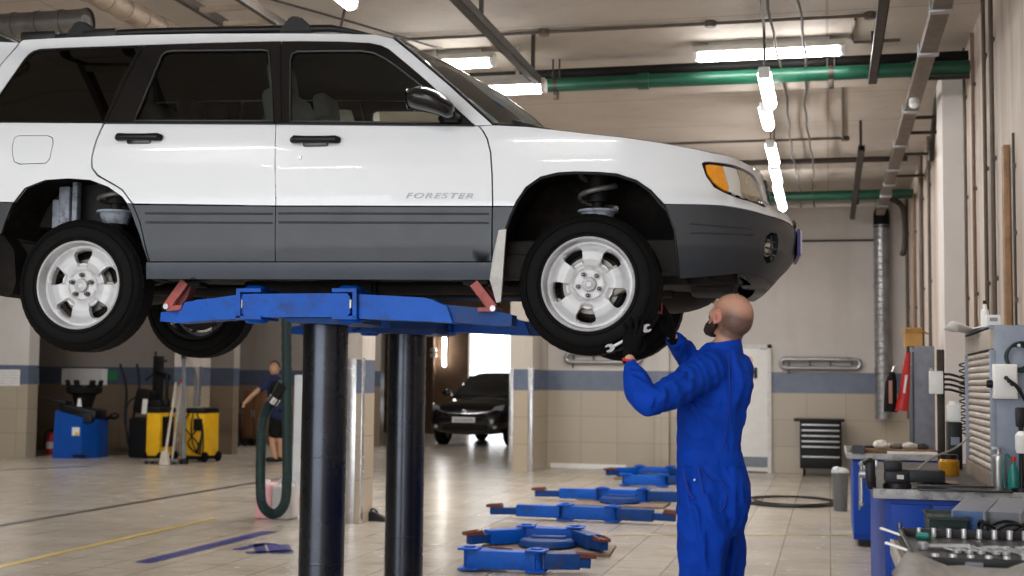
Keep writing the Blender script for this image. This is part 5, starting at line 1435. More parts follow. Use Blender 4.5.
# canister of pinkish liquid
a = g0(254, 519); c = g0(294, 519); cx_ = (a.x + c.x) / 2; wd = (c.x - a.x)
t = thing('plastic_canister', 'translucent plastic canister with pink liquid standing behind the hose loop', 'canister', (cx_, a.y, 0))
M_PINK = mat('pink_translucent_plastic', (226, 170, 176), .4, var=.08); M_PALE = mat('pale_translucent_plastic', (206, 204, 204), .35, var=.05)
hh = AY(270, 483, a.y + .12).z
MB().box((cx_ - wd * .26, a.y + .14, hh * .5), (wd * .48, .27, hh), bev=.035, seg=3).build('pink_half', M_PINK, t)
MB().box((cx_ + wd * .24, a.y + .14, hh * .48), (wd * .52, .27, hh * .96), bev=.035, seg=3).build('pale_half', M_PALE, t)
MB().cyl((cx_ - wd * .3, a.y + .14, hh), (cx_ - wd * .3, a.y + .14, hh + .03), .03).build('screw_cap', M_WHITE, t)
MB().tube([Vector((cx_, a.y + .14, hh - .02)), Vector((cx_ + .05, a.y + .14, hh + .04)), Vector((cx_ + .16, a.y + .14, hh + .04)), Vector((cx_ + .2, a.y + .14, hh - .02))], .014, 8, smooth=4).build('handle', M_PALE, t)
# white cabinet beside the near post
a = g0(291.5, 505); c = g0(312, 505); zt_ = AY(297, 375, a.y).z
t = thing('slim_cabinet', 'slim white cabinet with red foot seen left of the near lift post', 'cabinet', ((a.x + c.x) / 2, a.y, 0))
bo = MB().box(((a.x + c.x) / 2, a.y + .2, .09 + (zt_ - .09) / 2), (c.x - a.x, .4, zt_ - .09), bev=.01).build('carcass', mat('pale_blue_white_enamel', (214, 222, 232), .4, var=.03), t)
MB().box(((a.x + c.x) / 2, a.y + .2, .045), ((c.x - a.x) * .96, .38, .09), bev=.008).build('red_foot', M_REDP, t)
MB().box(((a.x + c.x) / 2, a.y - .004, zt_ * .6), ((c.x - a.x) * .9, .012, zt_ * .7), bev=.004).build('door', mat('pale_door_enamel', (220, 226, 232), .4, var=.02), t)
# rubber wedge by the pillar
o = g0(374, 521.5); t = thing('wheel_chock', 'small dark wheel chock on the floor beside the near pillar', 'wheel chock', o)
b = MB(); b.prism([(-.11, 0), (.11, 0), (.10, .03), (-.02, .09), (-.08, .09)], .1, Matrix(((1, 0, 0, 0), (0, 0, -1, .1), (0, 1, 0, 0), (0, 0, 0, 1))), .006); W(b, 'wedge', M_BLACK, t)
b = MB(); b.tube([Vector((-.06, .05, .085)), Vector((-.03, .05, .12)), Vector((.02, .05, .085))], .01, 8, smooth=4); W(b, 'handle', M_BLACK, t)
# vertical lamp on the brown wall of the passage
p = AY(444.5, 349, PE - .05); zt_ = AY(444.5, 333, PE).z; zb_ = AY(444.5, 366, PE).z
t = thing('wall_lamp', 'upright lit tube lamp on the brown wall left of the bright exit', 'lamp', p)
MB().box((p.x, PE - .03, (zt_ + zb_) / 2), (.12, .05, zt_ - zb_ + .08), bev=.01).build('housing', M_HOUS, t)
MB().cyl((p.x, PE - .08, zb_), (p.x, PE - .08, zt_), .045, seg=16).build('tube', M_DIFF, t)
p = AY(433, 380, PE - .06); t = thing('heating_pipe', 'rust brown pipe with pale valves on the brown passage wall', 'pipe', (p.x, p.y, 0))
MB().cyl((p.x, p.y, 0), (p.x, p.y, 3.4), .05, seg=12).build('pipe_run', M_RUST, t)
for q in (350, 355.5): MB().box(AY(433.5, q, PE - .1), (.18, .08, .1), bev=.02).build('valve', M_WHITE, t)

# ================================================================ black car in the passage
o = g0(464.5, 446.5)
bc = thing('car', 'black car parked in the far passage in front of the bright exit', 'car', o, R(-4))
M_CARB = mat('black_car_paint', (16, 16, 18), .15, var=.05, coat=1.0)
M_HL = mat('headlight_glass', (190, 196, 204), .1, .6)
def sec(y, hw, z0, z1, n=20, p=3.2):
    out = []
    for k in range(n):
        a = 2 * math.pi * k / n; c_, s_ = math.cos(a), math.sin(a)
        out.append(Vector((hw * math.copysign(abs(c_) ** (2 / p), c_), y, (z0 + z1) / 2 + (z1 - z0) / 2 * math.copysign(abs(s_) ** (2 / p), s_))))
    return out
b = MB(); b.loft([sec(-.02, .60, .34, .68), sec(.03, .76, .28, .82), sec(.2, .85, .24, .93), sec(.8, .89, .22, 1.02), sec(1.5, .9, .22, 1.08), sec(3.4, .9, .22, 1.08), sec(4.2, .85, .26, 1.05), sec(4.45, .72, .34, .95)])
body = W(b, 'body', M_CARB, bc, 50)
b = MB(); b.loft([sec(1.35, .80, 1.0, 1.10, p=4), sec(1.85, .72, 1.02, 1.42, p=4), sec(2.3, .66, 1.02, 1.60, p=4), sec(3.6, .66, 1.02, 1.62, p=4), sec(4.25, .62, 1.02, 1.36, p=4)]); cabn = W(b, 'cabin', M_CARB, bc, 50)
b = MB(); b.loft([[Vector(v) for v in ((-.70, 1.33, 1.09), (.70, 1.33, 1.09), (.60, 2.05, 1.53), (-.60, 2.05, 1.53))], [Vector(v) for v in ((-.70, 1.36, 1.07), (.70, 1.36, 1.07), (.60, 2.08, 1.51), (-.60, 2.08, 1.51))]]); W(b, 'windshield', mat('dark_windscreen', (96, 104, 108), .06, .7), bc)
b = MB(); b.box((0, -.03, .70), (.9, .06, .10), None, .02); gr = W(b, 'grille', M_BLACKM, bc)
b = MB(); b.tube([Vector((-.7, .02, .80)), Vector((-.4, -.05, .72)), Vector((0, -.075, .70)), Vector((.4, -.05, .72)), Vector((.7, .02, .80))], .016, 8, smooth=4); W(b, 'grille_bar', M_CHROME, gr)
W(MB().ell((0, -.07, .74), (.07, .02, .05)), 'badge', M_CHROME, bc)
W(MB().box((0, -.05, .40), (1.0, .06, .12), None, .03), 'lower_intake', M_BLACKM, bc)
for s in (-1, 1):
    b = MB(); b.loft([[Vector((s * x, y, z)) for x, y, z in ((.48, -.01, .70), (.80, .16, .78), (.82, .22, .90), (.66, .10, .86))], [Vector((s * x, y + .05, z)) for x, y, z in ((.48, -.01, .70), (.80, .16, .78), (.82, .22, .90), (.66, .10, .86))]]); W(b, 'headlight', M_HL, bc)
    W(MB().ell((s * .66, .02, .42), (.06, .03, .04)), 'fog_light', M_HL, bc)
    b = MB(); b.ell((s * .99, 1.55, 1.12), (.12, .07, .08)); b.bar((s * .86, 1.55, 1.06), (s * .95, 1.55, 1.1), .05, .03); W(b, 'door_mirror', M_CARB, bc)
    b = MB(); b.tube([Vector((s * .60, 2.1, 1.62)), Vector((s * .62, 2.3, 1.68)), Vector((s * .62, 3.4, 1.70)), Vector((s * .6, 3.7, 1.64))], .018, 8, smooth=3); W(b, 'roof_rail', M_CHROME, bc)
    for y in (.82, 3.45):
        wl = W(MB().lathe([(-.11, .2), (-.11, .30), (-.08, .335), (.08, .335), (.11, .30), (.11, .2)], (s * .79, y, .335), Matrix(((0, 0, 1), (1, 0, 0), (0, 1, 0))), 36), 'wheel', M_RUBBER, bc)
        W(MB().cyl((s * .79 - .09, y, .335), (s * .79 + .09, y, .335), .21, seg=28), 'rim', M_ALLOY, wl)
pl = W(MB().box((0, -.085, .57), (.52, .015, .115), None, .004), 'license_plate', M_WHITE, bc)
b = MB()
for k in range(8): b.box((-.19 + k * .054, -.094, .57), (.03, .003, .055))
q_ = W(b, 'plate_print', M_INK, pl); q_['kind'] = 'stuff'
# ================================================================ benches along the right wall
M_BBLUE = mat('bench_blue_paint', (2, 66, 168), .45, spec=.25, var=.08, scale=4, dirt=(24, 34, 60), dirt_amt=.4)
M_TOPD = mat('greasy_bench_top', (66, 58, 52), .5, var=.25, scale=6, dirt=(30, 26, 24), dirt_amt=.6)
M_TOPEDGE = mat('worn_pale_edge', (168, 168, 168), .5, .3, var=.2, dirt=(70, 66, 62), dirt_amt=.7, dscale=14)
M_CARD = mat('brown_cardboard', (120, 104, 90), .8, var=.15, scale=6, dirt=(70, 60, 52), dirt_amt=.4)
M_CARDL = mat('kraft_cardboard', (196, 152, 88), .8, var=.1)
M_STEEL = mat('tool_steel', (200, 202, 206), .32, .6, var=.1)
M_BINS = mat('dark_green_bin', (26, 44, 42), .5, var=.1)
M_CLOTHG = mat('grey_rag_cloth', (128, 124, 120), .9, var=.15, scale=8, dirt=(80, 74, 70), dirt_amt=.5)
M_TEAL = mat('teal_plastic', (20, 120, 112), .4)
M_SHUT = mat('dusty_shutter', (170, 158, 148), .55, .1, var=.1, dirt=(110, 92, 80), dirt_amt=.4)
M_CABG = mat('grey_blue_cabinet', (134, 144, 160), .45, .1, var=.06, dirt=(100, 98, 98), dirt_amt=.3)
def bench(label, x0, x1, y0, y1, z, drawers, top=M_TOPD, edge=M_TOPEDGE, name='workbench'):
    t = thing(name, label, 'workbench', ((x0 + x1) / 2, (y0 + y1) / 2, 0))
    tp = MB().box(((x0 + x1) / 2, (y0 + y1) / 2, z - .02), (x1 - x0, y1 - y0, .04), bev=.004).build('bench_top', top, t)
    b = MB(); b.box(((x0 + x1) / 2, y0 - .004, z - .022), (x1 - x0 + .016, .012, .05), bev=.003); b.box((x0 - .004, (y0 + y1) / 2, z - .022), (.012, y1 - y0, .05), bev=.003); b.build('edge_strip', edge, tp)
    MB().box(((x0 + x1) / 2 + .02, (y0 + y1) / 2 + .02, .06 + (z - .1) / 2), (x1 - x0 - .06, y1 - y0 - .06, z - .1), bev=.006).build('carcass', M_BBLUE, t)
    MB().box(((x0 + x1) / 2 + .03, (y0 + y1) / 2 + .03, .03), (x1 - x0 - .12, y1 - y0 - .12, .06)).build('plinth', M_BLACK, t)
    for (a, b_, za, zb_) in drawers:
        d = MB().box(((a + b_) / 2, y0 + .038, (za + zb_) / 2), (b_ - a - .01, .03, zb_ - za - .012), bev=.004).build('drawer' if zb_ - za < .4 else 'cabinet_door', M_BBLUE, t)
        if zb_ - za < .4: MB().box(((a + b_) / 2, y0 + .016, zb_ - .05), ((b_ - a) * .4, .014, .02), bev=.004).build('handle', M_BLACK, d)
        else: MB().cyl((a + .05, y0 + .012, zb_ - .10), (a + .05, y0 + .012, zb_ - .42), .009, seg=10).build('handle', M_GALV, d)
    return t
p1 = AZ(893, 540, .85); p2 = AZ(875, 489, .85); p3 = AZ(848.5, 455, .80); p3 = AZ(848, 547, 0); 
XW = XR - .02
bench('near workbench with a cardboard covered top holding the open tool case', p1.x, XW, 2.3, p1.y, .85, [], M_CARD, mat('pale_bench_edge', (176, 168, 160), .6))
bench('middle blue workbench with a vise and the grey roller cabinet', p2.x, XW, p2.y, p2.y + 2.6, .85, [(p2.x + .07, p2.x + .28, .1, .78), (p2.x + .28, p2.x + .62, .45, .78), (p2.x + .28, p2.x + .62, .1, .45), (p2.x + .62, p2.x + .92, .1, .78)])
bench('far blue workbench with rags and trays beside the tool chest', p3.x, .96, p3.y, p3.y + 1.5, .80, [(p3.x + .05, p3.x + .34, .1, .74), (p3.x + .34, p3.x + .76, .1, .74)])
Y1, Y2, Y3 = p1.y, p2.y, p3.y
# ---- on the middle bench: roller shutter cabinet
A = AY(992, 490, Y2 + .25); fx = AX(992, 480, AY(992, 488, Y2 + .25).x).x
cy0 = Y2 + .25; cx0 = AY(992, 480, cy0).x; cz1 = AY(1000, 325, cy0).z
cy1 = AX(966, 420, cx0).y
t = thing('roller_cabinet', 'grey roller shutter cabinet standing on the middle bench against the wall', 'cabinet', ((cx0 + XW) / 2, (cy0 + cy1) / 2, .85))
b = MB(); b.box(((cx0 + XW) / 2 + .01, cy0 + .01, (.85 + cz1) / 2), (XW - cx0 - .02, .02, cz1 - .85), bev=.003); b.box(((cx0 + XW) / 2 + .01, cy1 - .01, (.85 + cz1) / 2), (XW - cx0 - .02, .02, cz1 - .85), bev=.003); b.box(((cx0 + XW) / 2, (cy0 + cy1) / 2, cz1 - .01), (XW - cx0, cy1 - cy0, .02)); b.box((XW - .01, (cy0 + cy1) / 2, (.85 + cz1) / 2), (.02, cy1 - cy0 - .04, cz1 - .87)); b.build('carcass', M_CABG, t)
zh = AX(980, 352, cx0).z
MB().box((cx0 + .03, (cy0 + cy1) / 2, (zh + cz1) / 2 + .0), (.06, cy1 - cy0 - .01, cz1 - zh - .01), bev=.004).build('header_box', M_SHUT, t)
b = MB(); nsl = 17; z0s = .93
for k in range(nsl):
    z = z0s + (zh - z0s) * (k + .5) / nsl; b.cyl((cx0 + .03, cy0 + .03, z), (cx0 + .03, cy1 - .03, z), (zh - z0s) / nsl * .52, seg=10)
b.build('shutter', M_SHUT, t)
MB().box((cx0 + .02, (cy0 + cy1) / 2, .89), (.05, cy1 - cy0 - .04, .08), bev=.004).build('bottom_rail', M_CARD, t)
for y in (cy0 + .012, cy1 - .012): MB().box((cx0 + .012, y, (.85 + zh) / 2), (.03, .03, zh - .85), bev=.003).build('guide_post', M_CABG, t)
# things on and against it
def on(px, py, Y): return AY(px, py, Y)
p = on(985, 325, cy0 + .25); p.z = cz1
t = thing('spray_can', 'white spray can standing on top of the grey roller cabinet', 'can', p); W(MB().lathe([(0, .001), (0, .022), (.09, .022), (.10, .012), (.125, .010), (.13, .001)], (0, 0, 0), Matrix.Identity(3), 20), 'can_body', M_WHITE, t); W(MB().cyl((0, 0, .12), (0, 0, .145), .01), 'nozzle', M_BLACK, t)
p = on(993, 325, cy0 + .15); p.z = cz1
t = thing('carton', 'small white carton on top of the grey roller cabinet beside the can', 'carton', p); W(MB().box((0, 0, .03), (.07, .06, .06), None, .002), 'box', M_PAPER, t); W(MB().box((.0, -.031, .035), (.04, .002, .02)), 'print', M_INK, t)
p = on(968, 329, (cy0 + cy1) / 2 + .3); p.z = cz1
b = MB(); rows = [[p + Vector((-.12 + .05 * i, -.5 + .16 * j, .012 + .012 * math.sin(i * 2.1 + j) + (.03 if i == 0 else 0))) for i in range(5)] for j in range(6)]; b.grid(rows); o_ = b.build('crumpled_paper', M_PAPER); tag(o_, 'torn sheet of paper lying on the far end of the roller cabinet top', 'paper'); md = o_.modifiers.new('t', 'SOLIDIFY'); md.thickness = .003
# junction box with switch and cables
Yb = cy0 - .04
a = on(992.5, 364, Yb); c = on(1017, 399, Yb)
t = thing('junction_box', 'white electrical box with black cables on the side of the roller cabinet', 'electrical box', ((a.x + c.x) / 2, Yb, c.z))
bo = MB().box(((a.x + c.x) / 2, Yb, (a.z + c.z) / 2), (c.x - a.x, .075, a.z - c.z), bev=.006).build('enclosure', M_WHITE, t)
MB().box(((a.x + c.x) / 2, Yb - .04, (a.z + c.z) / 2), ((c.x - a.x) * .9, .008, (a.z - c.z) * .9), bev=.003).build('cover', M_WHITE, t)
b = MB(); q = on(990.5, 384, Yb); b.cyl((q.x + .01, q.y, q.z), (q.x - .02, q.y, q.z), .022, .02, 18, .003); b.build('rotary_switch', M_BLACK, t)
for k in range(3):
    s0 = on(1006 + k * 3, 378 + k * 3, Yb - .045)
    MB().tube([s0, s0 + Vector((.01, -.05, -.01)), s0 + Vector((.06, -.07, -.06 - .02 * k)), s0 + Vector((.10, -.05, -.18)), s0 + Vector((.13, -.02, -.32))], .006, 8, smooth=6).build('cable', M_BLACK, t)
    MB().cyl(s0 + Vector((0, .01, 0)), s0 + Vector((0, -.012, 0)), .011, seg=12).build('cable_gland', M_BLACK, t)
# coiled dark green hose hung on the cabinet side
q = on(1018, 357, cy0 - .04)
b = MB()
for k in range(3):
    b.tube([q + Vector(((.062 + .006 * k) * math.cos(2 * math.pi * i / 26) + .008 * k, -.012 * k, (.062 + .007 * k) * math.sin(2 * math.pi * i / 26))) for i in range(26)], .0075, 8, closed=True)
t = thing('coiled_hose', 'coil of dark green hose hung on the side of the roller cabinet', 'hose', q); b.build('coil', M_HOSE, t); MB().cyl(q + Vector((0, .04, .06)), q + Vector((0, -.05, .06)), .008).build('hook', M_STEEL, t)
def bottle(name, px, py0, py1, wpx, Y, label, prof, m, extra=None, zb=.85):
    p = on(px, py0, Y); p.z = zb; zt2 = on(px, py1, Y).z; h = zt2 - zb; r = wpx / 1322 * (p - EYE).dot(FW) / 2
    t = thing(name, label, 'bottle', p); W(MB().lathe([(z * h, max(.0005, q * r)) for z, q in prof], (0, 0, 0), Matrix.Identity(3), 22), 'bottle_body', m, t)
    return t, h, r
t, h, r = bottle('spray_bottle', 999, 490, 447, 13, Y2 + .18, 'silver metal spray bottle on the bench by the roller cabinet', [(0, .01), (0, .95), (.03, 1), (.68, 1), (.72, 1.04), (.75, 1), (.80, .95), (.84, .4), (.9, .35), (.9, .01)], mat('brushed_aluminium', (196, 196, 196), .35, .85, var=.08))
b = MB(); b.cyl((0, 0, h * .88), (0, 0, h * .95), r * .4); b.box((-.012, 0, h * .96), (.045, .018, .02), None, .004); b.tube([Vector((.02, 0, h * .93)), Vector((.03, 0, h * .85))], .004, 6); W(b, 'trigger_head', M_GALV, t)
t, h, r = bottle('teal_bottle', 1014, 490, 456, 11, Y2 + .12, 'teal plastic bottle with a red cap right of the silver spray bottle', [(0, .01), (0, .95), (.04, 1), (.55, 1), (.7, .6), (.74, .35), (.85, .3), (.85, .01)], M_TEAL)
W(MB().cyl((0, 0, h * .84), (0, 0, h * .98), r * .42), 'cap', M_REDP, t); W(MB().tube([Vector((-.01, 0, h * .9)), Vector((-r * 1.3, 0, h * 1.05)), Vector((-r * 1.9, 0, h * .6)), Vector((-r * 1.5, 0, h * .1))], .005, 6, smooth=5), 'loop_handle', M_TEAL, t)
p = on(1022, 492, Y2 + .06); p.z = .85
t = thing('pump_stand', 'black stand with a white canister at the right edge of the photo', 'stand', p)
b = MB(); b.cyl((0, 0, 0), (0, 0, .02), .05); b.cyl((0, 0, .02), (0, 0, .42), .012); b.box((0, 0, .38), (.05, .05, .10), None, .01); W(b, 'stand', M_BLACK, t)
W(MB().lathe([(.2, .001), (.2, .03), (.22, .036), (.29, .036), (.31, .02), (.31, .001)], (0, -.05, 0), Matrix.Identity(3), 20), 'canister', M_WHITE, t)
# amber jar, brown paper, vise, metal tray
p = on(949, 474, Y2 + 1.25); p.z = .85
t = thing('glass_jar', 'amber jar of liquid standing on the middle bench behind the vise', 'jar', p)
W(MB().lathe([(0, .001), (0, .055), (.01, .06), (.085, .06), (.1, .05), (.1, .001)], (0, 0, 0), Matrix.Identity(3), 24), 'jar_body', mat('amber_glass', (176, 124, 24), .15, var=.2), t); W(MB().cyl((0, 0, .1), (0, 0, .125), .052), 'lid', M_BLACK, t)
p = on(935, 484, Y2 + .55); p.z = .851
b = MB(); rows = [[p + Vector((-.10 + .032 * i, -.10 + .04 * j, .004 + .05 * math.exp(-((i - 3) / 1.6) ** 2) * (1 - .06 * (j - 3) ** 2))) for i in range(8)] for j in range(7)]; b.grid(rows); o_ = b.build('folded_paper', mat('greasy_brown_paper', (134, 112, 98), .8, var=.1)); tag(o_, 'folded brown paper on the middle bench right of the vise', 'paper'); o_.modifiers.new('t', 'SOLIDIFY').thickness = .003
vp = on(897, 488, Y2 + .12); vp.z = .85
t = thing('bench_vise', 'black bench vise bolted to the corner of the middle bench', 'vise', vp)
M_VISE = mat('black_cast_iron', (34, 36, 40), .45, .5, var=.2)
b = MB(); b.cyl((0, 0, 0), (0, 0, .025), .075, .07, 24, .004); b.box((.0, 0, .06), (.13, .09, .08), None, .02); b.box((-.02, 0, .115), (.09, .11, .055), None, .012); W(b, 'fixed_body', M_VISE, t)
b = MB(); b.box((-.135, 0, .075), (.05, .12, .13), None, .02); b.box((-.13, 0, .03), (.05, .06, .08), None, .015); b.ell((-.14, 0, .13), (.035, .06, .025)); jw = W(b, 'moving_jaw', M_VISE, t)
W(MB().box((-.105, 0, .125), (.012, .11, .03), None, .002), 'jaw_plate', M_STEEL, jw)
W(MB().box((.13, 0, .065), (.22, .07, .065), None, .012), 'slide_bar', M_VISE, t)
b = MB(); b.cyl((-.16, 0, .07), (-.19, 0, .07), .022); b.cyl((-.18, -.0, -.09), (-.18, 0, .12), .008); b.ell((-.18, 0, -.09), .014); b.ell((-.18, 0, .12), .014); W(b, 'handle_bar', M_STEEL, t)
W(MB().box((.015, -.047, .06), (.035, .003, .022)), 'maker_plate', M_PAPER, t)
a = on(918, 500, Y2 - .05); c = on(1013, 500, Y2 - .05)
t = thing('metal_tray', 'flat dark metal sheet lying along the front of the middle bench', 'tray', ((a.x + c.x) / 2, Y2 + .05, .852))
b = MB(); b.box(((a.x + c.x) / 2, Y2 + .04, .857), (c.x - a.x, .2, .01), bev=.003); b.box(((a.x + c.x) / 2 - .02, Y2 + .13, .866), (c.x - a.x - .1, .03, .012), bev=.003); b.build('sheet', mat('oily_sheet_metal', (58, 58, 60), .35, .6, var=.2), t)
path('power_cable', 'pale power cable snaking over the middle bench behind the vise', 'cable', [(vp.x + .06, vp.y + .35, .86), (vp.x + .12, vp.y + .5, .9), (vp.x + .22, vp.y + .7, .97), (vp.x + .38, vp.y + 1.0, 1.02), (vp.x + .5, vp.y + 1.2, 1.1)], .006, mat('pale_cable', (150, 146, 138), .6), 6)
# white container on black charger
a = on(947, 450, Y2 + 1.95); c = on(961, 422, Y2 + 1.95)
t = thing('battery_charger', 'black boxy charger at the far end of the middle bench', 'charger', ((a.x + c.x) / 2, a.y, .85)); cz = c.z
MB().box(((a.x + c.x) / 2, a.y, (.85 + cz) / 2), (c.x - a.x, .16, cz - .85), bev=.008).build('case', M_BLACK, t); MB().box(((a.x + c.x) / 2, a.y - .082, .85 + (cz - .85) * .6), ((c.x - a.x) * .6, .006, .05)).build('front_panel', M_GREY, t)
t = thing('plastic_container', 'white translucent container standing on the black charger', 'container', ((a.x + c.x) / 2, a.y, cz))
zt2 = on(953, 404, a.y).z
MB().box(((a.x + c.x) / 2, a.y, (cz + zt2) / 2), ((c.x - a.x) * .9, .12, zt2 - cz), bev=.012).build('tub', M_WHITE, t); MB().cyl(((a.x + c.x) / 2, a.y, zt2), ((a.x + c.x) / 2, a.y, zt2 + .02), .03).build('lid', M_WHITE, t)
# second box on a dark upright with a spring cord
Yu = Y2 + 2.45; a = on(929, 371, Yu); c = on(943, 394, Yu)
t = thing('socket_post', 'dark upright with a white socket box and cables behind the black charger', 'socket box', (c.x - .02, Yu + .04, .85))
MB().box((c.x - .01, Yu + .06, (.85 + a.z + .15) / 2), (.05, .05, a.z + .15 - .85), bev=.004).build('upright', M_DARKSTEEL, t)
MB().box(((a.x + c.x) / 2, Yu, (a.z + c.z) / 2), (c.x - a.x, .07, a.z - c.z), bev=.006).build('socket_box', M_WHITE, t)
for k in range(4):
    s0 = Vector((c.x, Yu, c.z + .03 + k * .035)); MB().tube([s0, s0 + Vector((.05, -.01, .0)), s0 + Vector((.12, .0, -.02)), s0 + Vector((.16, .03, -.03))], .009, 8, smooth=4).build('cable_plug', M_BLACK, t)
q = on(963, 404, Y2 + 2.2)
t = tag(MB().tube([q + Vector((.022 * math.cos(i * .7), .022 * math.sin(i * .7), .28 - i * .0045)) for i in range(110)], .005, 6).build('coiled_cable', M_BLACK), 'black spiral cord hanging beside the roller cabinet', 'cord')
tag(MB().tube([q + Vector((.022, 0, .28)), q + Vector((.06, 0, .34)), Vector((XR - .03, q.y, q.z + .36))], .006, 6, smooth=4).build('cord_bracket', M_BLACK), 'short black bracket wire holding the spiral cord to the wall', 'bracket')
# ---- far bench: grey board cabinet, red bag, carton, rags and trays
Yg = Y3 + .35; a = on(914, 346, Yg); c = on(935.5, 437, Yg)
t = thing('tool_locker', 'tall grey steel locker standing on the far bench', 'locker', ((a.x + c.x) / 2, Yg + .3, .80))
b = MB(); b.box(((a.x + c.x) / 2, Yg + .3, (.80 + a.z) / 2), (c.x - a.x, .6, a.z - .80), bev=.008); lk = b.build('carcass', M_GREY, t)
for k in range(2): MB().box((a.x - .008, Yg + .16 + .28 * k, (.80 + a.z) / 2), (.016, .26, a.z - .9), bev=.004).build('locker_door', mat('dark_grey_door_%d' % k, (74, 78, 86), .5, .2), t)
MB().box((c.x - .03, Yg - .006, a.z - .25), (.03, .012, .12), bev=.003).build('hinge', M_GALV, t)
q = on(913, 346, Yg + .2); q.z = a.z
t = thing('cardboard_box', 'open cardboard box on top of the grey locker', 'box', (q.x, q.y, a.z)); hh = on(913, 333, Yg + .1).z - a.z; wd = .145
b = MB(); zb_ = .002
for (cx_, cy_, sx, sy) in ((0, -.09, wd, .006), (0, .09, wd, .006), (-wd / 2, 0, .006, .18), (wd / 2, 0, .006, .18)): b.box((cx_, cy_, hh / 2), (sx, sy, hh))
b.box((0, 0, .004), (wd, .18, .006)); W(b, 'box_body', M_CARDL, t)
for (v, rt_) in (((0, -.12, hh + .02), rotm(R(-40), 0, 0)), ((wd / 2 + .03, 0, hh + .01), rotm(0, R(30), 0)), ((-wd / 2 - .02, 0, hh + .03), rotm(0, R(-60), 0))): W(MB().box(v, (wd, .08, .005) if abs(v[0]) < .01 else (.07, .18, .005), rt_), 'flap', M_CARDL, t)
rb = [on(908, 353, Yg - .06), on(906, 372, Yg - .06), on(904.5, 392, Yg - .06), on(901.5, 411, Yg - .06)]
t = thing('red_bag', 'long red bag hanging at the edge of the grey locker', 'bag', rb[0])
MB().loft([[p_ + Vector((w_ * math.cos(2 * math.pi * k / 14), .03 * math.sin(2 * math.pi * k / 14), 0)) for k in range(14)] for p_, w_ in zip(rb, (.02, .035, .045, .06))]).build('bag_body', M_REDP, t)
MB().box(rb[1].lerp(rb[2], .6) + Vector((0, -.036, 0)), (.02, .006, .16), rotm(0, R(8), 0)).build('white_print', M_PAPER, t)
MB().tube([rb[0] + Vector((-.01, 0, 0)), rb[0] + Vector((0, .02, .06)), rb[0] + Vector((.012, 0, 0))], .006, 6, smooth=4).build('strap', M_BLACK, t)
rb = [on(893.5, 378, Yg - .04), on(894, 405, Yg - .04)]
t = thing('work_jacket', 'dark jacket with a pale stripe hanging left of the red bag', 'jacket', rb[0])
MB().loft([[p_ + Vector((w_ * math.cos(2 * math.pi * k / 14), .035 * math.sin(2 * math.pi * k / 14), 0)) for k in range(14)] for p_, w_ in zip((on(892, 372, Yg - .04), on(891, 382, Yg - .04), on(890.5, 398, Yg - .04), on(890.5, 412, Yg - .04)), (.025, .05, .055, .06))]).build('cloth', M_BLACKM, t)
MB().box(on(890.5, 392, Yg - .085), (.03, .006, .2)).build('stripe', mat('pinkish_stripe', (170, 120, 108), .7), t)
MB().tube([on(892, 372, Yg - .04), on(895, 366, Yg), on(903, 364, Yg + .05), Vector((a.x, Yg + .1, on(903, 364, Yg).z))], .008, 6, smooth=4).build('hook', M_STEEL, t)
q = on(897, 443, Y3 + .25); q.z = .80
t = thing('wooden_tray', 'long wooden tray holding rags on the far bench', 'tray', q)
b = MB(); b.prism([(-.30, -.12), (.32, -.14), (.34, .10), (.1, .16), (-.28, .12)], .035, Matrix.Identity(4), .008); W(b, 'tray_board', mat('oily_wood', (128, 98, 62), .6, var=.25, scale=10), t)
for i, (dx, dy, s_, c_) in enumerate(((-.14, -.02, .07, (214, 208, 200)), (-.02, .02, .055, (120, 112, 104)), (.1, 0, .06, (196, 190, 182)), (.2, .03, .05, (60, 56, 54)))):
    b = MB(); b.ell((q.x + dx, q.y + dy, .835 + s_ * .5), (s_, s_ * .8, s_ * .55), None, 16, 10); b.ell((q.x + dx + .04, q.y + dy + .02, .835 + s_ * .4), (s_ * .7, s_ * .6, s_ * .45), None, 16, 10)
    me = remeshed(b, .012, 3, .5)
    for v in me.vertices: v.co += Vector((noise.noise(v.co * 30), noise.noise(v.co * 30 + Vector((5, 0, 0))), noise.noise(v.co * 30 + Vector((0, 7, 0))))) * .012
    o_ = link('crumpled_rag', me, mat('rag_cloth_%d' % i, c_, .9)); tag(o_, ('crumpled white rag at the left of the wooden tray', 'crumpled grey rag in the middle of the wooden tray', 'crumpled pale rag right of the grey one on the wooden tray', 'crumpled dark rag at the right end of the wooden tray')[i], 'rag', 'rags on the wooden tray')
a = on(886, 451, Y3 + .02); c = on(946, 451, Y3 + .02)
t = thing('steel_rail', 'pale steel rail lying along the front of the far bench', 'rail', ((a.x + c.x) / 2, a.y, .80)); b = MB(); b.box(((a.x + c.x) / 2 - .02, Y3 + .03, .812), (c.x - a.x - .06, .03, .024), bev=.004); b.build('rail_bar', M_WHITE, t)
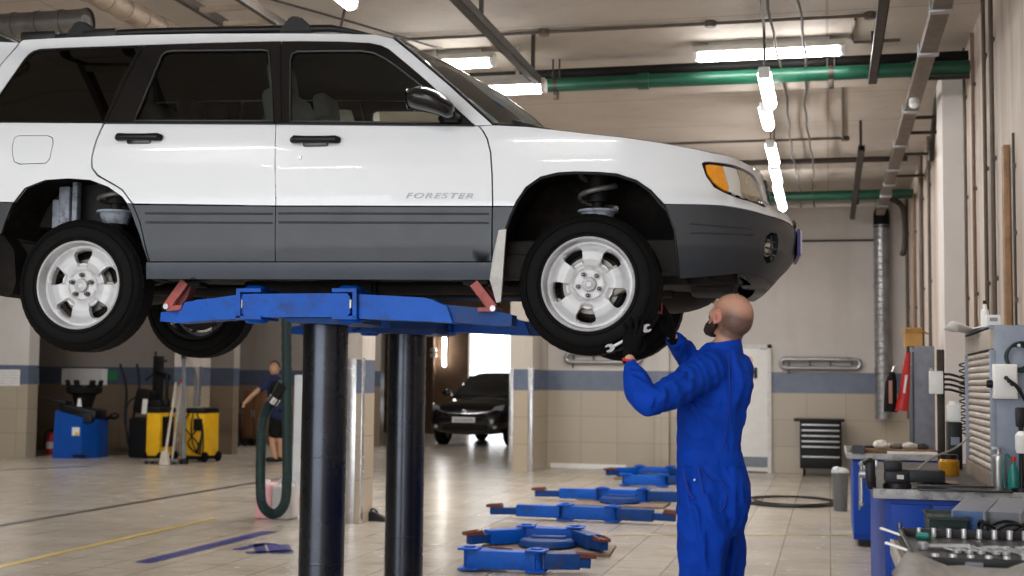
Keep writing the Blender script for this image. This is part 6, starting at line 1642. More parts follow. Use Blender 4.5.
for i, (px, py, sx, sy, sz, c_) in enumerate(((858, 452, .1, .3, .06, (64, 66, 78)), (870, 449, .12, .2, .05, (36, 34, 34)), (882, 447, .1, .16, .07, (50, 46, 44)))):
    q = on(px, py, Y3 + .12 + .25 * i); q.z = .80
    t = thing('parts_tray', ('blue grey parts tray at the corner of the far bench', 'low dark parts tray behind the blue grey one', 'dark parts tray left of the wooden tray')[i], 'tray', q, 0, 'parts trays on the far bench')
    b = MB(); b.box((0, 0, .006), (sx, sy, .012), None, .003)
    for (x, y, a_, b_) in ((-sx / 2, 0, .008, sy), (sx / 2, 0, .008, sy), (0, -sy / 2, sx, .008), (0, sy / 2, sx, .008)): b.box((x, y, sz / 2), (a_, b_, sz))
    W(b, 'tray_shell', mat('tray_paint_%d' % i, c_, .5), t); W(MB().box((0, 0, sz * .45), (sx * .8, sy * .8, sz * .5), rotm(0, 0, .2), .01), 'contents', M_DARKSTEEL, t)
# ---- small bin, tool chest, floor things
o = g0(840.5, 511); t = thing('waste_bin', 'small grey waste bin on the floor before the tool chest', 'bin', o)
W(MB().lathe([(0, .001), (0, .072), (.02, .075), (.40, .09), (.42, .094), (.42, .086), (.05, .07)], (0, 0, 0), Matrix.Identity(3), 24), 'bin_body', mat('grey_bin_metal', (104, 106, 108), .5, .3), t)
b = MB(); b.ell((0, 0, .43), (.10, .09, .05), None, 18, 10); b.ell((-.04, -.03, .45), (.05, .05, .04)); W(b, 'bin_liner', mat('white_film', (196, 200, 206), .4), t)
a = g0(800, 476); c = g0(843, 476); a.y = c.y = min(a.y, 20.75); c.x -= .02; H = AY(820, 419, a.y).z; cx_ = (a.x + c.x) / 2; wd = c.x - a.x; yy = a.y
t = thing('tool_chest', 'black tool chest with silver drawer handles by the rear wall', 'tool chest', (cx_, yy, 0))
MB().box((cx_, yy + .24, .12 + (H - .16) / 2), (wd, .45, H - .16), bev=.01).build('carcass', M_BLACK, t)
MB().box((cx_ - .02, yy + .24, H - .02), (wd + .14, .5, .04), bev=.012).build('work_top', M_BLACK, t)
for i, py in enumerate((425, 430.5, 436, 441.5, 447, 457)):
    z = AY(820, py, yy).z; hgt = .07 if i < 5 else .14
    d = MB().box((cx_, yy + .012, z - hgt * .35), (wd * .94, .02, hgt), bev=.004).build('drawer', M_BLACK, t)
    MB().box((cx_, yy - .006, z), (wd * .9, .022, .022), bev=.004).build('handle', M_STEEL, d)
for x in (-.4, .4):
    for y in (.06, .42): MB().cyl((cx_ + x * wd - .015, yy + y, .055), (cx_ + x * wd + .015, yy + y, .055), .055, seg=16).build('caster', M_RUBBER, t)
cpts = []
for k in range(3):
    for i in range(24):
        an = 2 * math.pi * i / 24; q = g0(789, 502.5); cpts.append(q + Vector(((.56 - .05 * k) * math.cos(an) + .03 * k, (.72 - .07 * k) * math.sin(an), .014 + .006 * k)))
tag(MB().tube(cpts, .012, 8).build('floor_cable', M_BLACK), 'black cable coiled in wide loops on the floor right of the mechanic', 'cable')
a = g0(742, 471); c = g0(800, 469.5)
t = thing('trolley_jack', 'low dark floor jack lying at the foot of the rear wall by the door', 'jack', a.lerp(c, .5))
b = MB(); b.bar(a + Vector((.1, 0, .05)), c + Vector((0, 0, .05)), .12, .07, .01); b.box(c + Vector((-.1, 0, .09)), (.28, .2, .14), None, .03); b.build('frame', M_BLACK, t)
MB().cyl(a + Vector((0, 0, .08)), a.lerp(c, .6) + Vector((0, 0, .11)), .022).build('jack_handle', M_DARKSTEEL, t)
for x in (.15, .92): MB().cyl(a.lerp(c, x) + Vector((0, -.09, .05)), a.lerp(c, x) + Vector((0, .09, .05)), .05, seg=16).build('wheel', M_DARKSTEEL, t)
# ---- low stand with bins and instruments between the benches
ls = bench('low stand between the near and middle benches carrying green bins', .42, XW, Y1 + .35, Y1 + 1.35, .598, [], name='low_stand')
def obin(px, py, zb_, h, label, wd=.17):
    q = on(px, py, Y1 + .62); q.z = zb_
    t = thing('parts_bin', label, 'bin', q, 0, 'stacked dark green parts bins')
    b = MB(); b.loft([[Vector((x * k, y * k, z)) for x, y in ((-wd / 2, -.14), (wd / 2, -.14), (wd / 2, .14), (-wd / 2, .14))] for z, k in ((0, .9), (h, 1.0), (h, 1.06), (h - .012, 1.06))], cap=True); W(b, 'bin_shell', M_BINS, t)
    W(MB().box((0, -.152, h * .6), (.07, .008, .035), None, .003), 'label_holder', M_BLACK, t)
obin(945, 520, .60, .16, 'lower dark green parts bin of the stack on the low stand', .14)
obin(945, 510, .762, .13, 'upper dark green parts bin of the stack on the low stand', .14)
for i, (px, c_) in enumerate(((974, (52, 84, 128)), (1009, (96, 100, 108)))):
    q = on(px, 520, Y1 + .62); q.z = .622
    t = thing('test_instrument', ('blue fronted test instrument on the low stand right of the bins', 'grey test instrument on the low stand at the right')[i], 'instrument', q, R(-18), 'test instruments on the low stand')
    bo = W(MB().box((0, .05, .14), (.13, .26, .34), rotm(R(8), 0, 0), .012), 'case', mat('instrument_case_%d' % i, (120, 124, 132), .5), t)
    W(MB().box((0, -.088, .22), (.11, .01, .14), rotm(R(8), 0, 0), .003), 'front_panel', mat('instrument_front_%d' % i, c_, .35), t)
    W(MB().box((0, -.105, .10), (.115, .012, .05), rotm(R(8), 0, 0), .003), 'pale_strip', M_PAPER, t)
    W(MB().cyl((.035, -.1, .2), (.035, -.12, .2), .015), 'knob', M_BLACK, t)
cb = []
q0 = on(1008, 520, Y1 + .43); q0.z = .83
for i in range(60): cb.append(q0 + Vector((.10 * math.sin(i * .55), .07 * math.cos(i * .37), .05 * math.sin(i * .83))))
tag(MB().tube(cb, .006, 6, smooth=3).build('test_cable', M_BLACK), 'tangle of black test cables draped over the grey instrument', 'cables')
# ---- open tool case with its tools on the near bench
ca = AZ(906, 548, .87); cw = XW - .02 - ca.x
cyf = AZ(915, 562, .88).y; cyb = AZ(910, 533, .88).y; cyb = min(cyb, Y1 - .02)
tc = thing('tool_case', 'open black tool case full of chrome tools on the near bench', 'tool case', (ca.x + cw / 2, (cyf + cyb) / 2, .85))
x0, x1_ = ca.x, ca.x + cw
b = MB(); b.box(((x0 + x1_) / 2, (cyf + cyb) / 2, .861), (cw, cyb - cyf, .02), bev=.004)
for (x, y, sx, sy) in ((x0, (cyf + cyb) / 2, .014, cyb - cyf), (x1_, (cyf + cyb) / 2, .014, cyb - cyf), ((x0 + x1_) / 2, cyf, cw, .014), ((x0 + x1_) / 2, cyb, cw, .014)): b.box((x, y, .874), (sx, sy, .046), bev=.004)
b.build('case_tray', M_BLACK, tc)
for x in (x0 + cw * .18, x0 + cw * .5): MB().box((x, cyf - .01, .872), (.05, .012, .03), bev=.004).build('latch', M_GREY, tc)
for i, q in enumerate(((.06, .95), (.10, .2))):
    MB().box((x0 - .03, cyf + (cyb - cyf) * (.85 - .55 * i), .893), (.09, .014, .006), rotm(0, R(14), R(-25)), .002).build('hinge_stay', M_WHITE, tc)
def wrench_mesh(L, s=1.0):
    b = MB(); b.box((0, 0, .004), (.011 * s, L, .006), None, .002)
    b.lathe([(0, .013 * s), (.009, .013 * s), (.009, .007 * s), (0, .007 * s)], (0, -L / 2, -.001), Matrix.Identity(3), 20, closed=True)
    jaw = [(-.014, 0), (-.016, .02), (-.008, .028), (-.006, .014), (.006, .012), (.010, .026), (.017, .018), (.013, 0), (.005, -.008), (-.006, -.008)]
    b.prism([(x * s, y * s + L / 2) for x, y in jaw], .008, Matrix.Identity(4), .001); return b
random.seed(9)
wm = [wrench_mesh(L, .8 + L).mesh('combination_wrench') for L in (.13, .16, .19, .22)]
for me in wm: me.materials.append(M_STEEL)
nw = 20
for i in range(nw):
    me = wm[min(3, i // 5)]
    o_ = bpy.data.objects.new('combination_wrench', me); col.objects.link(o_)
    o_.location = (x0 + .12 + (cw - .2) * i / (nw - 1), (cyf + cyb) / 2 - .01, .874); o_.rotation_euler = (0, 0, R(random.uniform(18, 28)))
    tag(o_, 'chrome combination wrench lying in the open tool case on the near bench', 'wrench', 'wrenches in the open tool case')
sm_ = MB().lathe([(0, .006), (0, .011), (.028, .011), (.03, .010), (.03, .006), (.012, .006), (.012, .001)], (0, 0, 0), Matrix.Identity(3), 18).mesh('socket'); sm_.materials.append(M_STEEL); sm_.polygons.foreach_set('use_smooth', [True] * len(sm_.polygons)); sm_.set_sharp_from_angle(angle=R(35))
for r_ in range(2):
    for i in range(17):
        o_ = bpy.data.objects.new('socket', sm_); col.objects.link(o_); k = 1.0 - .45 * (i / 17) if r_ else .7 + .5 * (i / 17)
        o_.scale = (k, k, 1.0); o_.location = (x0 + .06 + (cw - .12) * i / 16, cyb - .025 - .05 * r_ if r_ == 0 else cyf + .035, .872)
        tag(o_, ('upright chrome socket in the back row of the open tool case', 'upright chrome socket in the front row of the open tool case')[r_], 'socket', ('sockets in the back row of the tool case', 'sockets in the front row of the tool case')[r_])
o_ = MB().cyl((x0 + .05, cyb - .08, .88), (x0 + .09, cyb - .1, .88), .013, seg=14, bev=.003).build('teal_bit_holder', M_TEAL); tag(o_, 'small teal bit holder in the left corner of the tool case', 'bit holder')
o_ = thing('ratchet_handle', 'chrome ratchet lying across the left side of the tool case', 'ratchet', (x0 + .10, (cyf + cyb) / 2, .872))
W(MB().cyl((-.05, 0, .01), (.09, .02, .01), .007, .010, 14), 'handle', M_STEEL, o_); W(MB().cyl((-.05, 0, 0), (-.05, 0, .022), .018, .018, 20, .003), 'ratchet_head', M_STEEL, o_)
# ---- grey rag spread on the near bench front
cl0 = AZ(898, 569, .86); b = MB(); rows = []
for j in range(16):
    row = []
    for i in range(26):
        x = cl0.x - .02 + (XW - cl0.x) * i / 25 * .98; y = cyf - .05 - .42 * j / 15
        z = .856 + .035 * max(0, math.sin(i * .7 + j * .25)) * math.exp(-((j - 3) / 4) ** 2) + .03 * math.exp(-((j - 2) / 2.0) ** 2) + .008 * noise.noise(Vector((i * .5, j * .5, 0)))
        if j == 0 or j == 15 or i in (0, 25): z = .856
        row.append(Vector((x, y, z)))
    rows.append(row)
b.grid(rows); o_ = b.build('shop_rag', M_CLOTHG, angle=80); tag(o_, 'large grey cloth spread on the near bench in front of the tool case', 'cloth'); o_.modifiers.new('t', 'SOLIDIFY').thickness = .004
# ================================================================ people
M_COVER = mat('blue_work_coverall', (0, 60, 172), .8, spec=.2, var=.10, scale=5, bump=.15, bscale=220)
M_COVERS = mat('blue_coverall_seam', (5, 48, 150), .75, var=.05)
def skin_mat(name, base, stub=None):
    t = NT(name); co = t.obj()
    c = t.mix(t.ramp(t.noise(18, 4, co), .3, .7), lin(base), tuple(v * .86 for v in lin(base)))
    t.set(**{'Base Color': c, 'Roughness': .5, 'Subsurface Weight': .08})
    t.p.inputs['Subsurface Radius'].default_value = (.012, .005, .003)
    t.bump(t.noise(160, 3, co), .08, .003); return t
M_GLOVE = mat('black_knit_glove', (10, 10, 11), .85, spec=.15, var=.2, scale=40, bump=.3, bscale=300)
M_CUFFR = mat('red_glove_cuff', (196, 58, 46), .8, var=.1)
M_HAIR = mat('dark_brown_beard', (48, 34, 28), .8, var=.3, scale=60, bump=.5, bscale=260)
M_BOOT = mat('black_work_boot', (26, 24, 24), .5, var=.15)

DM = 6.1
def VP3(px, py, d=0.0): return AD(px, py, DM + d)
VX = Vector((RT.x, RT.y, 0)).normalized(); VY = Vector((FW.x, FW.y, 0)).normalized(); VZ = Vector((0, 0, 1))
foot_mid = VP3(712, 690); foot_mid.z = 0
man = thing('person', 'mechanic in blue coveralls and black gloves reaching up to the raised front wheel', 'person', foot_mid)
def ring(pl, pr, py, d, thick, n=28, power=2.4, tilt=0.0):
    # cross-section seen edge on: from pixel pl to pixel pr on row py, depth d, half thickness along the view
    a = VP3(pl, py, d); b_ = VP3(pr, py, d); c = (a + b_) / 2; hx = (b_ - a).length / 2
    out = []
    for k in range(n):
        an = 2 * math.pi * k / n; c_, s_ = math.cos(an), math.sin(an)
        x = hx * math.copysign(abs(c_) ** (2 / power), c_); y = thick * math.copysign(abs(s_) ** (2 / power), s_)
        out.append(c + VX * x + VY * y + VZ * (tilt * c_))
    return out
def limb(mb, pts, r, sub=5):
    # closed tapered limb through pts
    P = spline([Vector(p) for p in pts], sub); n = len(P)
    rr = np.interp(np.linspace(0, 1, n), np.linspace(0, 1, len(r)), r)
    for i in range(n - 1): mb.cap(P[i], rr[i], P[i + 1], rr[i + 1], 14)
# ---------------- coverall (one garment)
b = MB()
b.loft([ring(707, 738, 343, .02, .075), ring(703, 742, 350, .02, .09, tilt=-.012), ring(694, 749, 358, .02, .115), ring(688, 752.5, 368, .02, .13), ring(684, 752.8, 382, .0, .14), ring(681, 750, 396, .0, .14), ring(679, 746, 411, 0, .135), ring(678.5, 741.5, 427, 0, .13),
        ring(678, 739, 441, 0, .125), ring(677.8, 740.5, 454, 0, .125), ring(677.8, 744, 466, 0, .13), ring(677.6, 747.5, 477, 0, .135), ring(677.6, 749.3, 488, 0, .14), ring(677.8, 749, 500, 0, .14), ring(678, 747.3, 511, 0, .135), ring(680, 744, 524, 0, .12), ring(690, 738, 534, 0, .08)])
# legs: near (left) leg in front, far leg behind it
b.loft([ring(677.6, 733, 492, -.03, .11), ring(678, 731, 515, -.05, .105), ring(678, 729, 535, -.06, .10), ring(678.6, 726, 556, -.06, .095), ring(679.5, 724, 580, -.06, .088), ring(682, 723, 605, -.05, .082), ring(684, 722, 632, -.04, .080), ring(685, 721, 655, -.03, .078), ring(684, 722, 668, -.03, .082)])
b.loft([ring(702, 748.5, 492, .10, .10), ring(703, 746.5, 515, .13, .10), ring(703, 744.5, 535, .15, .098), ring(702, 744.8, 556, .16, .094), ring(702, 742.5, 580, .17, .088), ring(704, 740, 605, .17, .082), ring(705, 738.5, 632, .17, .080), ring(705, 738, 650, .17, .078), ring(704, 739, 661, .17, .082)])
# near sleeve: shoulder, elbow, wrist
sh = VP3(704, 372, -.12); el = VP3(650, 401, -.33); wr = VP3(629.8, 368, -.14)
limb(b, [VP3(716, 366, -.05), sh, VP3(681, 387, -.22), VP3(662, 397.5, -.30), el], [.075, .084, .074, .066, .062])
limb(b, [el, VP3(641.5, 393, -.28), VP3(635, 379, -.20), wr], [.064, .064, .054, .037])
# far sleeve
shf = VP3(709, 366, .17); elf = VP3(697, 369, .34); wrf = VP3(675.5, 340, .16)
limb(b, [VP3(722, 368, .10), shf, elf], [.075, .078, .06])
limb(b, [elf, VP3(687, 355, .26), wrf], [.062, .055, .042])
# cloth folds: soft ridges laid on the cloth
def fold(pts, r, d): limb(b, [VP3(x, y, d + dd - .006) for x, y, dd in pts], [r * .6, r * 1.15, r * .6], 5)
for pts, r in (([(707, 379, -.105), (716, 395, -.118), (722, 418, -.11)], .012), ([(690, 402, -.115), (700, 420, -.115), (706, 447, -.10)], .012), ([(726, 372, -.11), (727, 395, -.125), (724, 425, -.115)], .010), ([(740, 378, -.075), (738, 400, -.08), (731, 425, -.075)], .010),
               ([(694, 396, -.12), (710, 404, -.13), (724, 402, -.122)], .011), ([(700, 408, -.12), (713, 418, -.13), (724, 432, -.11)], .010), ([(684, 430, -.08), (700, 437, -.11), (716, 433, -.11)], .010), ([(708, 452, -.105), (722, 447, -.10), (736, 446, -.06)], .012),
               ([(702, 466, -.11), (718, 461, -.115), (738, 463, -.07)], .011), ([(716, 474, -.115), (730, 470, -.095), (742, 474, -.05)], .010), ([(712, 470, -.12), (728, 492, -.13), (742, 512, -.08)], .013), ([(700, 500, -.145), (712, 520, -.15), (724, 538, -.13)], .012), ([(706, 495, -.145), (712, 512, -.15), (726, 520, -.135)], .010),
               ([(695, 505, -.145), (700, 535, -.16), (706, 570, -.145)], .011), ([(686, 480, -.10), (690, 520, -.13), (692, 570, -.135)], .010), ([(724, 520, -.10), (727, 536, -.06), (724, 560, .05)], .012), ([(732, 530, .04), (734, 552, .06), (731, 580, .08)], .010), ([(712, 545, -.14), (717, 565, -.13), (716, 590, -.12)], .009)):
    fold(pts, r, 0)
# sleeve folds, elbow and forearm
for pts, r in (([(646, 410, -.37), (652, 404, -.395), (655, 394, -.37)], .010), ([(638, 399, -.335), (645, 397, -.36), (650, 391, -.34)], .010), ([(633, 389, -.28), (640, 386, -.31), (646, 383, -.27)], .009), ([(660, 407, -.35), (664, 398, -.375), (664, 389, -.34)], .009), ([(672, 402, -.30), (676, 392, -.33), (676, 381, -.29)], .009),
               ([(684, 396, -.26), (690, 386, -.285), (692, 374, -.25)], .010), ([(690, 372, -.225), (700, 380, -.23), (706, 392, -.19)], .010), ([(697, 363, -.19), (708, 370, -.19), (714, 380, -.165)], .010), ([(624, 371, -.18), (631, 371, -.2), (637, 369, -.18)], .007), ([(659, 389, -.335), (676, 379, -.30), (692, 368, -.24)], .008)):
    fold(pts, r, 0)
def wrinkle(me):
    nrm = [v.normal.copy() for v in me.vertices]
    for v, n_ in zip(me.vertices, nrm):
        p = v.co
        q = Vector((p.x * 9 + p.y * 9, p.y * 5 - p.x * 4, p.z * 6.5 + (p.x + p.y) * 5))
        a = 1 - abs(noise.noise(q)) * 2.2
        c_ = 1 - abs(noise.noise(q * 1.9 + Vector((7, 3, 1)))) * 2.2
        v.co = p + n_ * (.0105 * max(-.6, a) + .005 * max(-.6, c_) - .006)
me = remeshed(b, .0085, 4, .5, wrinkle)
cov = link('coverall', me, M_COVER, man, angle=0)
# collar
b = MB()
def cring(y0, d, w0, w1, th, tl): return ring(w0, w1, y0, d, th, power=2.0, tilt=tl)
r0 = ring(701.5, 743.5, 351, .02, .098, power=2.0, tilt=-.018); r1 = ring(707, 741, 341.5, .015, .082, power=2.0, tilt=.012); r2 = ring(709, 739.5, 342.5, .015, .074, power=2.0, tilt=.010)
b.loft([r0, [p.lerp(q, .5) * 1.0 for p, q in zip(r0, r1)], r1, r2, [p.lerp(q, .4) for p, q in zip(r2, r0)]], cap=False)
b.build('collar', M_COVER, cov, 50)
# waistband and seams
b = MB(); b.loft([ring(677.2, 740.4, 450, 0, .128), ring(676.9, 741.6, 452, 0, .132), ring(676.8, 744, 462.5, 0, .135), ring(677.2, 745, 465, 0, .131)], cap=False); wb = b.build('waistband', M_COVER, cov, 40)
def seam(pts, r=.0035): return MB().tube([VP3(x, y, d) for x, y, d in pts], r, 6, smooth=5)
seam([(728, 352, -.09), (729.5, 375, -.135), (729, 405, -.142), (726, 432, -.128), (722, 450, -.125)]).build('back_seam', M_COVERS, cov)
seam([(698, 466, -.142), (703, 490, -.152), (708, 520, -.152), (711, 550, -.148), (711, 580, -.142)]).build('side_seam', M_COVERS, cov)
seam([(700, 467, -.142), (709, 478, -.148), (724, 483, -.138), (725, 505, -.136), (716, 514, -.15)]).build('back_pocket', M_COVERS, cov)
seam([(684, 470, -.11), (685.5, 480, -.125), (689, 492, -.135), (694, 499, -.142)], .006).build('side_pocket_edge', M_COVERS, cov)
MB().ell(VP3(694.5, 480, -.142), (.006, .004, .006)).build('snap_button', M_STEEL, cov)
# ---------------- head and neck
SK = skin_mat('warm_skin', (206, 160, 138))
hc = VP3(731, 315.5, .02)                     # skull centre
al = R(41); pitch_h = R(23)
fwd0 = (VX * -math.sin(al) + VY * math.cos(al)).normalized()
hf = (fwd0 * math.cos(pitch_h) + VZ * math.sin(pitch_h)).normalized()      # where the face points
hl_ = VZ.cross(fwd0).normalized()             # his left
hu = hf.cross(hl_).normalized()
HM = Matrix((hf, hl_, hu)).transposed()
def H(x, y, z): return hc + HM @ Vector((x, y, z))
b = MB()
b.ell(H(-.012, 0, .012), (.102, .079, .094), HM, 28, 20)          # cranium
b.ell(H(-.045, 0, -.008), (.070, .072, .075), HM, 24, 16)
b.ell(H(.045, 0, -.015), (.052, .064, .070), HM, 24, 16)          # face
b.ell(H(.055, 0, -.072), (.042, .052, .048), HM, 24, 16)          # jaw
b.ell(H(.083, 0, -.095), (.022, .028, .020), HM, 18, 12)          # chin
b.ell(H(.085, 0, .028), (.018, .050, .012), HM, 18, 12)           # brow
b.cap(H(.092, 0, .012), .009, H(.112, 0, -.026), .013)            # nose
b.ell(H(.108, 0, -.031), (.012, .017, .009), HM, 16, 10)
for s in (-1, 1): b.ell(H(.066, s * .040, -.022), (.026, .022, .022), HM, 16, 10)   # cheek bones
b.ell(H(.098, 0, -.062), (.010, .026, .007), HM, 16, 10); b.ell(H(.096, 0, -.073), (.010, .023, .008), HM, 16, 10)   # lips
# neck
nk0 = H(-.030, 0, -.045); nk1 = VP3(724, 352, .03)
b.cap(nk0, .060, nk0.lerp(nk1, .5), .059, 20); b.cap(nk0.lerp(nk1, .5), .059, nk1, .066, 20)
b.cap(VP3(722, 352, .05), .07, VP3(722, 366, .03), .09, 18)
me = remeshed(b, .0045, 7, .5)
def stub_mat():
    t = skin_mat('head_skin', (206, 158, 136)); L = t.t
    # cropped hair shadow grows from the sides and nape of the scalp
    a = t.n('ShaderNodeAttribute'); a.attribute_name = 'cropped_hair'
    nz = t.ramp(t.noise(420, 2, t.obj()), .3, .75)
    src = t.p.inputs['Base Color'].links[0].from_socket
    f = t.math('MULTIPLY', a.outputs['Fac'], t.math('ADD', t.math('MULTIPLY', nz, .4), .6))
    c = t.mix(f, src, lin((50, 40, 37))); t.l(c, t.p.inputs['Base Color']); return t.m
at = me.attributes.new('cropped_hair', 'FLOAT', 'POINT')
inv = HM.transposed()
def sstep(a, b_, x):
    k = min(1.0, max(0.0, (x - a) / (b_ - a))); return k * k * (3 - 2 * k)
for v in me.vertices:
    q = inv @ (v.co - hc); x, y, z = q
    f = sstep(.080, -.012, z + .3 * max(0, x)) * sstep(-.105, -.070, z) * sstep(.062, .02, x)      # band round the sides and back
    f *= .55 + .75 * sstep(.02, -.06, x)
    at.data[v.index].value = min(1.0, f)
body = link('body', me, stub_mat(), man, angle=0)
# ears
for s in (-1, 1):
    e = MB(); c = H(.008, s * .080, -.012)
    EM = HM @ rotm(0, R(12), R(18) * s)
    e.ell(c, (.019, .008, .033), EM, 18, 12); e.ell(c + HM @ Vector((.004, s * .003, -.026)), (.011, .007, .012), EM, 14, 10)
    rim_ = [c + EM @ Vector((.019 * math.cos(a_) - .001, s * .006, .034 * math.sin(a_))) for a_ in np.linspace(R(-50), R(215), 22)]
    e.tube(rim_, .0048, 8)
    ear = link('ear', remeshed(e, .0022, 4, .5), skin_mat('ear_skin_%d' % s, (206, 140, 122)).m, man, angle=0)
    MB().ell(c + EM @ Vector((.003, s * .0085, -.002)), (.009, .003, .016), EM, 14, 10).build('ear_hollow', mat('ear_inner_skin_%d' % s, (176, 106, 92), .6), ear)
# eyes
for s in (-1, 1):
    e = MB().ell(H(.079, s * .031, .006), (.012, .013, .011), HM, 16, 12).build('eye', mat('eye_white_%d' % s, (228, 224, 220), .2), man)
    MB().ell(H(.0895, s * .031, .007), (.003, .006, .006), HM, 12, 8).build('iris', mat('iris_brown_%d' % s, (60, 42, 30), .15), e)
    MB().tube([H(.094, s * .014, .030), H(.096, s * .030, .034), H(.084, s * .050, .029)], .0045, 8, smooth=4).build('eyebrow', M_HAIR, man)
# beard
b = MB()
b.ell(H(.070, 0, -.092), (.044, .050, .042), HM, 24, 16); b.ell(H(.094, 0, -.110), (.026, .030, .028), HM, 18, 12)
for s in (-1, 1):
    b.cap(H(.020, s * .068, -.030), .009, H(.030, s * .063, -.064), .018); b.cap(H(.030, s * .062, -.064), .018, H(.060, s * .045, -.096), .024)
b.cap(H(.104, -.020, -.050), .006, H(.104, .020, -.050), .006)
me = remeshed(b, .004, 4, .5)
for v in me.vertices: v.co += Vector((noise.noise(v.co * 90), noise.noise(v.co * 90 + Vector((9, 0, 0))), noise.noise(v.co * 90 + Vector((0, 9, 0))))) * .0025
link('beard', me, M_HAIR, man, angle=0)
# ---------------- gloved hands
def hand(name, wrist, along, palmdir, side, curls, spread, scale=1.0, thumb=None):
    # wrist point, direction to the fingers, direction the palm faces, side = towards the thumb
    y = along.normalized(); z = -(palmdir - y * palmdir.dot(y)).normalized(); x = y.cross(z)
    if x.dot(side) < 0: x = -x
    M = Matrix((x, y, z)).transposed()
    P = lambda a, b_, c: wrist + M @ (Vector((a, b_, c)) * scale)
    m = MB()
    m.loft([[P(w_ * math.cos(2 * math.pi * k / 18), yy, t_ * math.sin(2 * math.pi * k / 18)) for k in range(18)] for yy, w_, t_ in ((-.03, .029, .022), (.0, .028, .020), (.03, .036, .019), (.065, .043, .017), (.09, .043, .015), (.102, .038, .011))])
    base = [(.031, .094), (.0105, .100), (-.0105, .097), (-.030, .088)]; Ls = [(.042, .026, .020), (.046, .030, .022), (.042, .028, .021), (.033, .021, .018)]
    for i in range(4):
        p = Vector((base[i][0], base[i][1] - .012, 0)); ang = curls[i][0]; sp = spread[i]
        for j in range(3):
            d = Vector((math.sin(sp), math.cos(sp) * math.cos(ang), -math.sin(ang)))
            L = Ls[i][j] + (.012 if j == 0 else 0); q = p + d * L
            r_ = (.0105, .0096, .0088)[j] * (.9 if i == 3 else 1)
            m.cap(P(*p), r_ * scale, P(*q), r_ * .94 * scale, 12); p = q
            ang += curls[i][1]
    th = thumb or ((.030, .020, -.004), (.056, .050, -.016), (.064, .078, -.026), (.062, .100, -.030))
    for j in range(3): m.cap(P(*th[j]), (.017, .0125, .0105)[j] * scale, P(*th[j + 1]), (.0125, .011, .0095)[j] * scale, 12)
    return link(name, remeshed(m, .0036, 3, .5), M_GLOVE, man, angle=0), P
# left hand against the tyre, back of the hand to the camera, fingers up
wl = VP3(629.5, 358, -.12)
up_dir = (VP3(635, 318, -.125) - wl).normalized()
tyre_out = -VY
left_glove, PL1 = hand('left_glove', wl, up_dir, VY, VX, [(.10, .22), (.12, .22), (.14, .24), (.2, .26)], [.10, .03, -.05, -.14], 1.0, ((.030, .018, -.008), (.052, .038, -.022), (.062, .060, -.032), (.058, .080, -.036)))
b = MB(); b.lathe([(-.006, .030), (0, .034), (.006, .030)], VP3(629.2, 360, -.125), frame(up_dir), 20, closed=True); b.build('glove_cuff', M_CUFFR, left_glove)
b = MB(); b.cap(VP3(630.4, 366, -.115), .028, wl, .026, 16); b.build('left_wrist', SK.m, man)
# right hand behind the wheel, fingers closing on the tread
wrr = VP3(672.5, 337, .14)
rup = (VP3(666, 302, .10) - wrr).normalized()
right_glove, PR1 = hand('right_glove', wrr, rup, -VX + VY * .2, -VY, [(.25, .40), (.25, .40), (.28, .42), (.3, .45)], [.12, .04, -.05, -.14], 1.05)
b = MB(); b.lathe([(-.008, .0275), (0, .030), (.008, .0275)], wrr - rup * .012, frame(rup), 20, closed=True); b.build('glove_cuff', M_GLOVE, right_glove)
b = MB(); b.cap(VP3(675.8, 341, .15), .027, wrr, .025, 16); b.build('right_wrist', SK.m, man)
MB().cap(VP3(662, 303, .06), .003, VP3(661.5, 314, .06), .003).build('red_finger_trim', M_CUFFR, right_glove)
# boots
for (px, d, s) in ((702, -.03, 1), (721, .17, -1)):
    an = VP3(px, 668, d); an.z = .16
    fd_ = (VX * -.75 + VY * .66).normalized(); sd_ = VZ.cross(fd_)
    m = MB()
    m.cap(an, .058, an - VZ * .06, .056, 16)
    m.cap(an - VZ * .09 - fd_ * .05, .046, an - VZ * .10 + fd_ * .06, .05, 16); m.cap(an - VZ * .10 + fd_ * .06, .05, an - VZ * .112 + fd_ * .17, .044, 16)
    m.cap(an - VZ * .115 - fd_ * .05, .04, an - VZ * .115 + fd_ * .17, .044, 16)
    me = remeshed(m, .008, 4, .5)
    for v in me.vertices: v.co.z = max(v.co.z, .012)
    bt = link('boot', me, M_BOOT, man, angle=0)
    pts = [(an - fd_ * .095, 0)]
    out = []
    for k in range(24):
        a_ = 2 * math.pi * k / 24; q = an + fd_ * (.06 + .165 * math.cos(a_)) + sd_ * (.052 * math.sin(a_)); out.append((q.x, q.y))
    MB().prism(out, .022, Matrix.Identity(4), .004).build('sole', M_BLACKM, bt)
# the spanner in his left hand
w0 = VP3(611.5, 347.5, -.115); w1 = VP3(645, 329, -.115)
d = (w1 - w0); L = d.length; ux = d.normalized(); uz = -VY; uy = uz.cross(ux).normalized(); uz = ux.cross(uy)
WMx = Matrix((uy, ux, uz)).transposed().to_4x4(); WMx.translation = (w0 + w1) / 2
spn = bpy.data.objects.new('spanner', MB().mesh('spanner'))
b = MB(); b.box((0, 0, 0), (.013, L, .007), None, .002)
jaw = [(-.016, -.004), (-.019, .014), (-.012, .028), (-.006, .026), (-.008, .012), (0, .006), (.008, .012), (.008, .026), (.014, .027), (.020, .012), (.016, -.004), (.007, -.014), (-.007, -.014)]
for sgn, ro in ((1, R(12)), (-1, math.pi + R(15))):
    Mx = Matrix.Translation((0, sgn * L / 2, -.005)) @ Matrix.Rotation(ro, 4, 'Z'); b.prism([(x, y) for x, y in jaw], .010, Mx, .0015)
bpy.data.objects.remove(spn)
me = b.mesh('spanner'); me.transform(WMx)
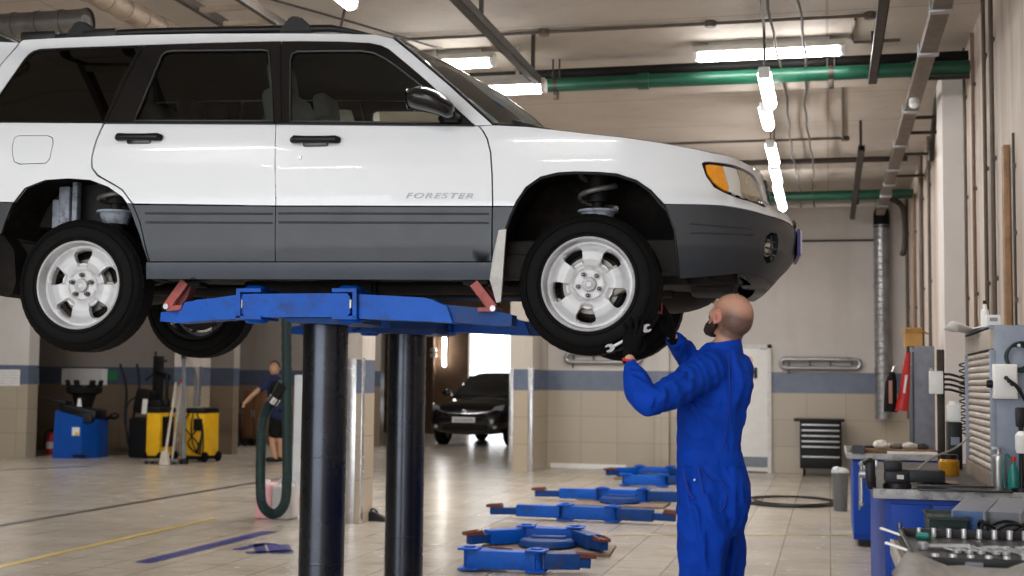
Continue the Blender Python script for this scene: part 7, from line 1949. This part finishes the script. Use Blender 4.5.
spn = link('spanner', me, mat('spanner_steel', (168, 170, 174), .3, .7)); tag(spn, 'silver open ended spanner held in the mechanic\'s left glove against the tyre', 'spanner')

# ---------------- worker in the distance
wf = AZ(277, 462, 0); wf.z = 0
wk = thing('person', 'distant worker in dark blue shirt and black shorts leaning forward with one arm out', 'person', wf)
YW = wf.y
def Q(px, py, d=0.0): return AY(px, py, YW + d)
SKW = skin_mat('worker_skin', (196, 150, 120)).m
b = MB()
b.ell(Q(274.5, 368.5), (.085, .10, .12)); b.cap(Q(275, 374), .055, Q(275.5, 380), .06)
limb(b, [Q(276, 384), Q(277, 400), Q(279, 415)], [.12, .12, .13])
limb(b, [Q(266, 384, -.1), Q(256, 392, -.2), Q(244.5, 403, -.25)], [.05, .042, .03])
limb(b, [Q(284, 384, .1), Q(289, 397, .05), Q(290, 408, -.05)], [.05, .042, .03])
limb(b, [Q(275, 420), Q(272.5, 440), Q(275.5, 458)], [.085, .062, .042])
limb(b, [Q(281, 420, .1), Q(280, 440, .12), Q(280, 458, .12)], [.085, .062, .042])
for px, py, dd in ((244, 404, -.25), (290, 409, -.05)):
    for k in range(5): b.cap(Q(px, py, dd), .018, Q(px - 2.5 + k * .8, py + 3.6 - abs(k - 2) * .4, dd - .02), .011, 10)
bo = link('body', remeshed(b, .014, 5, .5), SKW, wk, angle=0)
b = MB(); limb(b, [Q(275.5, 379), Q(276, 386), Q(277.5, 400), Q(279, 413)], [.10, .165, .16, .165]); limb(b, [Q(270, 382), Q(265, 385, -.1), Q(260.5, 389, -.15)], [.08, .07, .062]); limb(b, [Q(281, 382), Q(285, 386, .1), Q(287.5, 392, .08)], [.08, .07, .062])
link('shirt', remeshed(b, .014, 4, .5), mat('dark_blue_shirt', (16, 30, 72), .8, var=.2, scale=8), wk, angle=0)
b = MB(); b.ell(Q(275, 390, -.15), (.10, .05, .17)); link('dark_back_panel', remeshed(b, .014, 3, .5), M_BLACKM, wk, angle=0)
b = MB(); limb(b, [Q(279, 411), Q(277, 420), Q(274, 433)], [.165, .13, .10]); limb(b, [Q(279, 411), Q(282, 421, .1), Q(281, 433, .11)], [.165, .13, .10])
link('shorts', remeshed(b, .014, 4, .5), M_BLACKM, wk, angle=0)
b = MB(); b.ell(Q(274.8, 366.2, .03), (.092, .105, .10)); link('hair', remeshed(b, .012, 3, .5), M_HAIR, wk, angle=0)
for px, dd in ((275.5, 0), (280, .12)):
    q = Q(px, 459, dd); m = MB(); m.cap(Vector((q.x + .05, q.y + .05, .045)), .04, Vector((q.x - .10, q.y - .08, .04)), .042); me = remeshed(m, .01, 3, .5)
    for v in me.vertices: v.co.z = max(v.co.z, .004)
    link('sandal', me, M_BLACK, wk, angle=0)
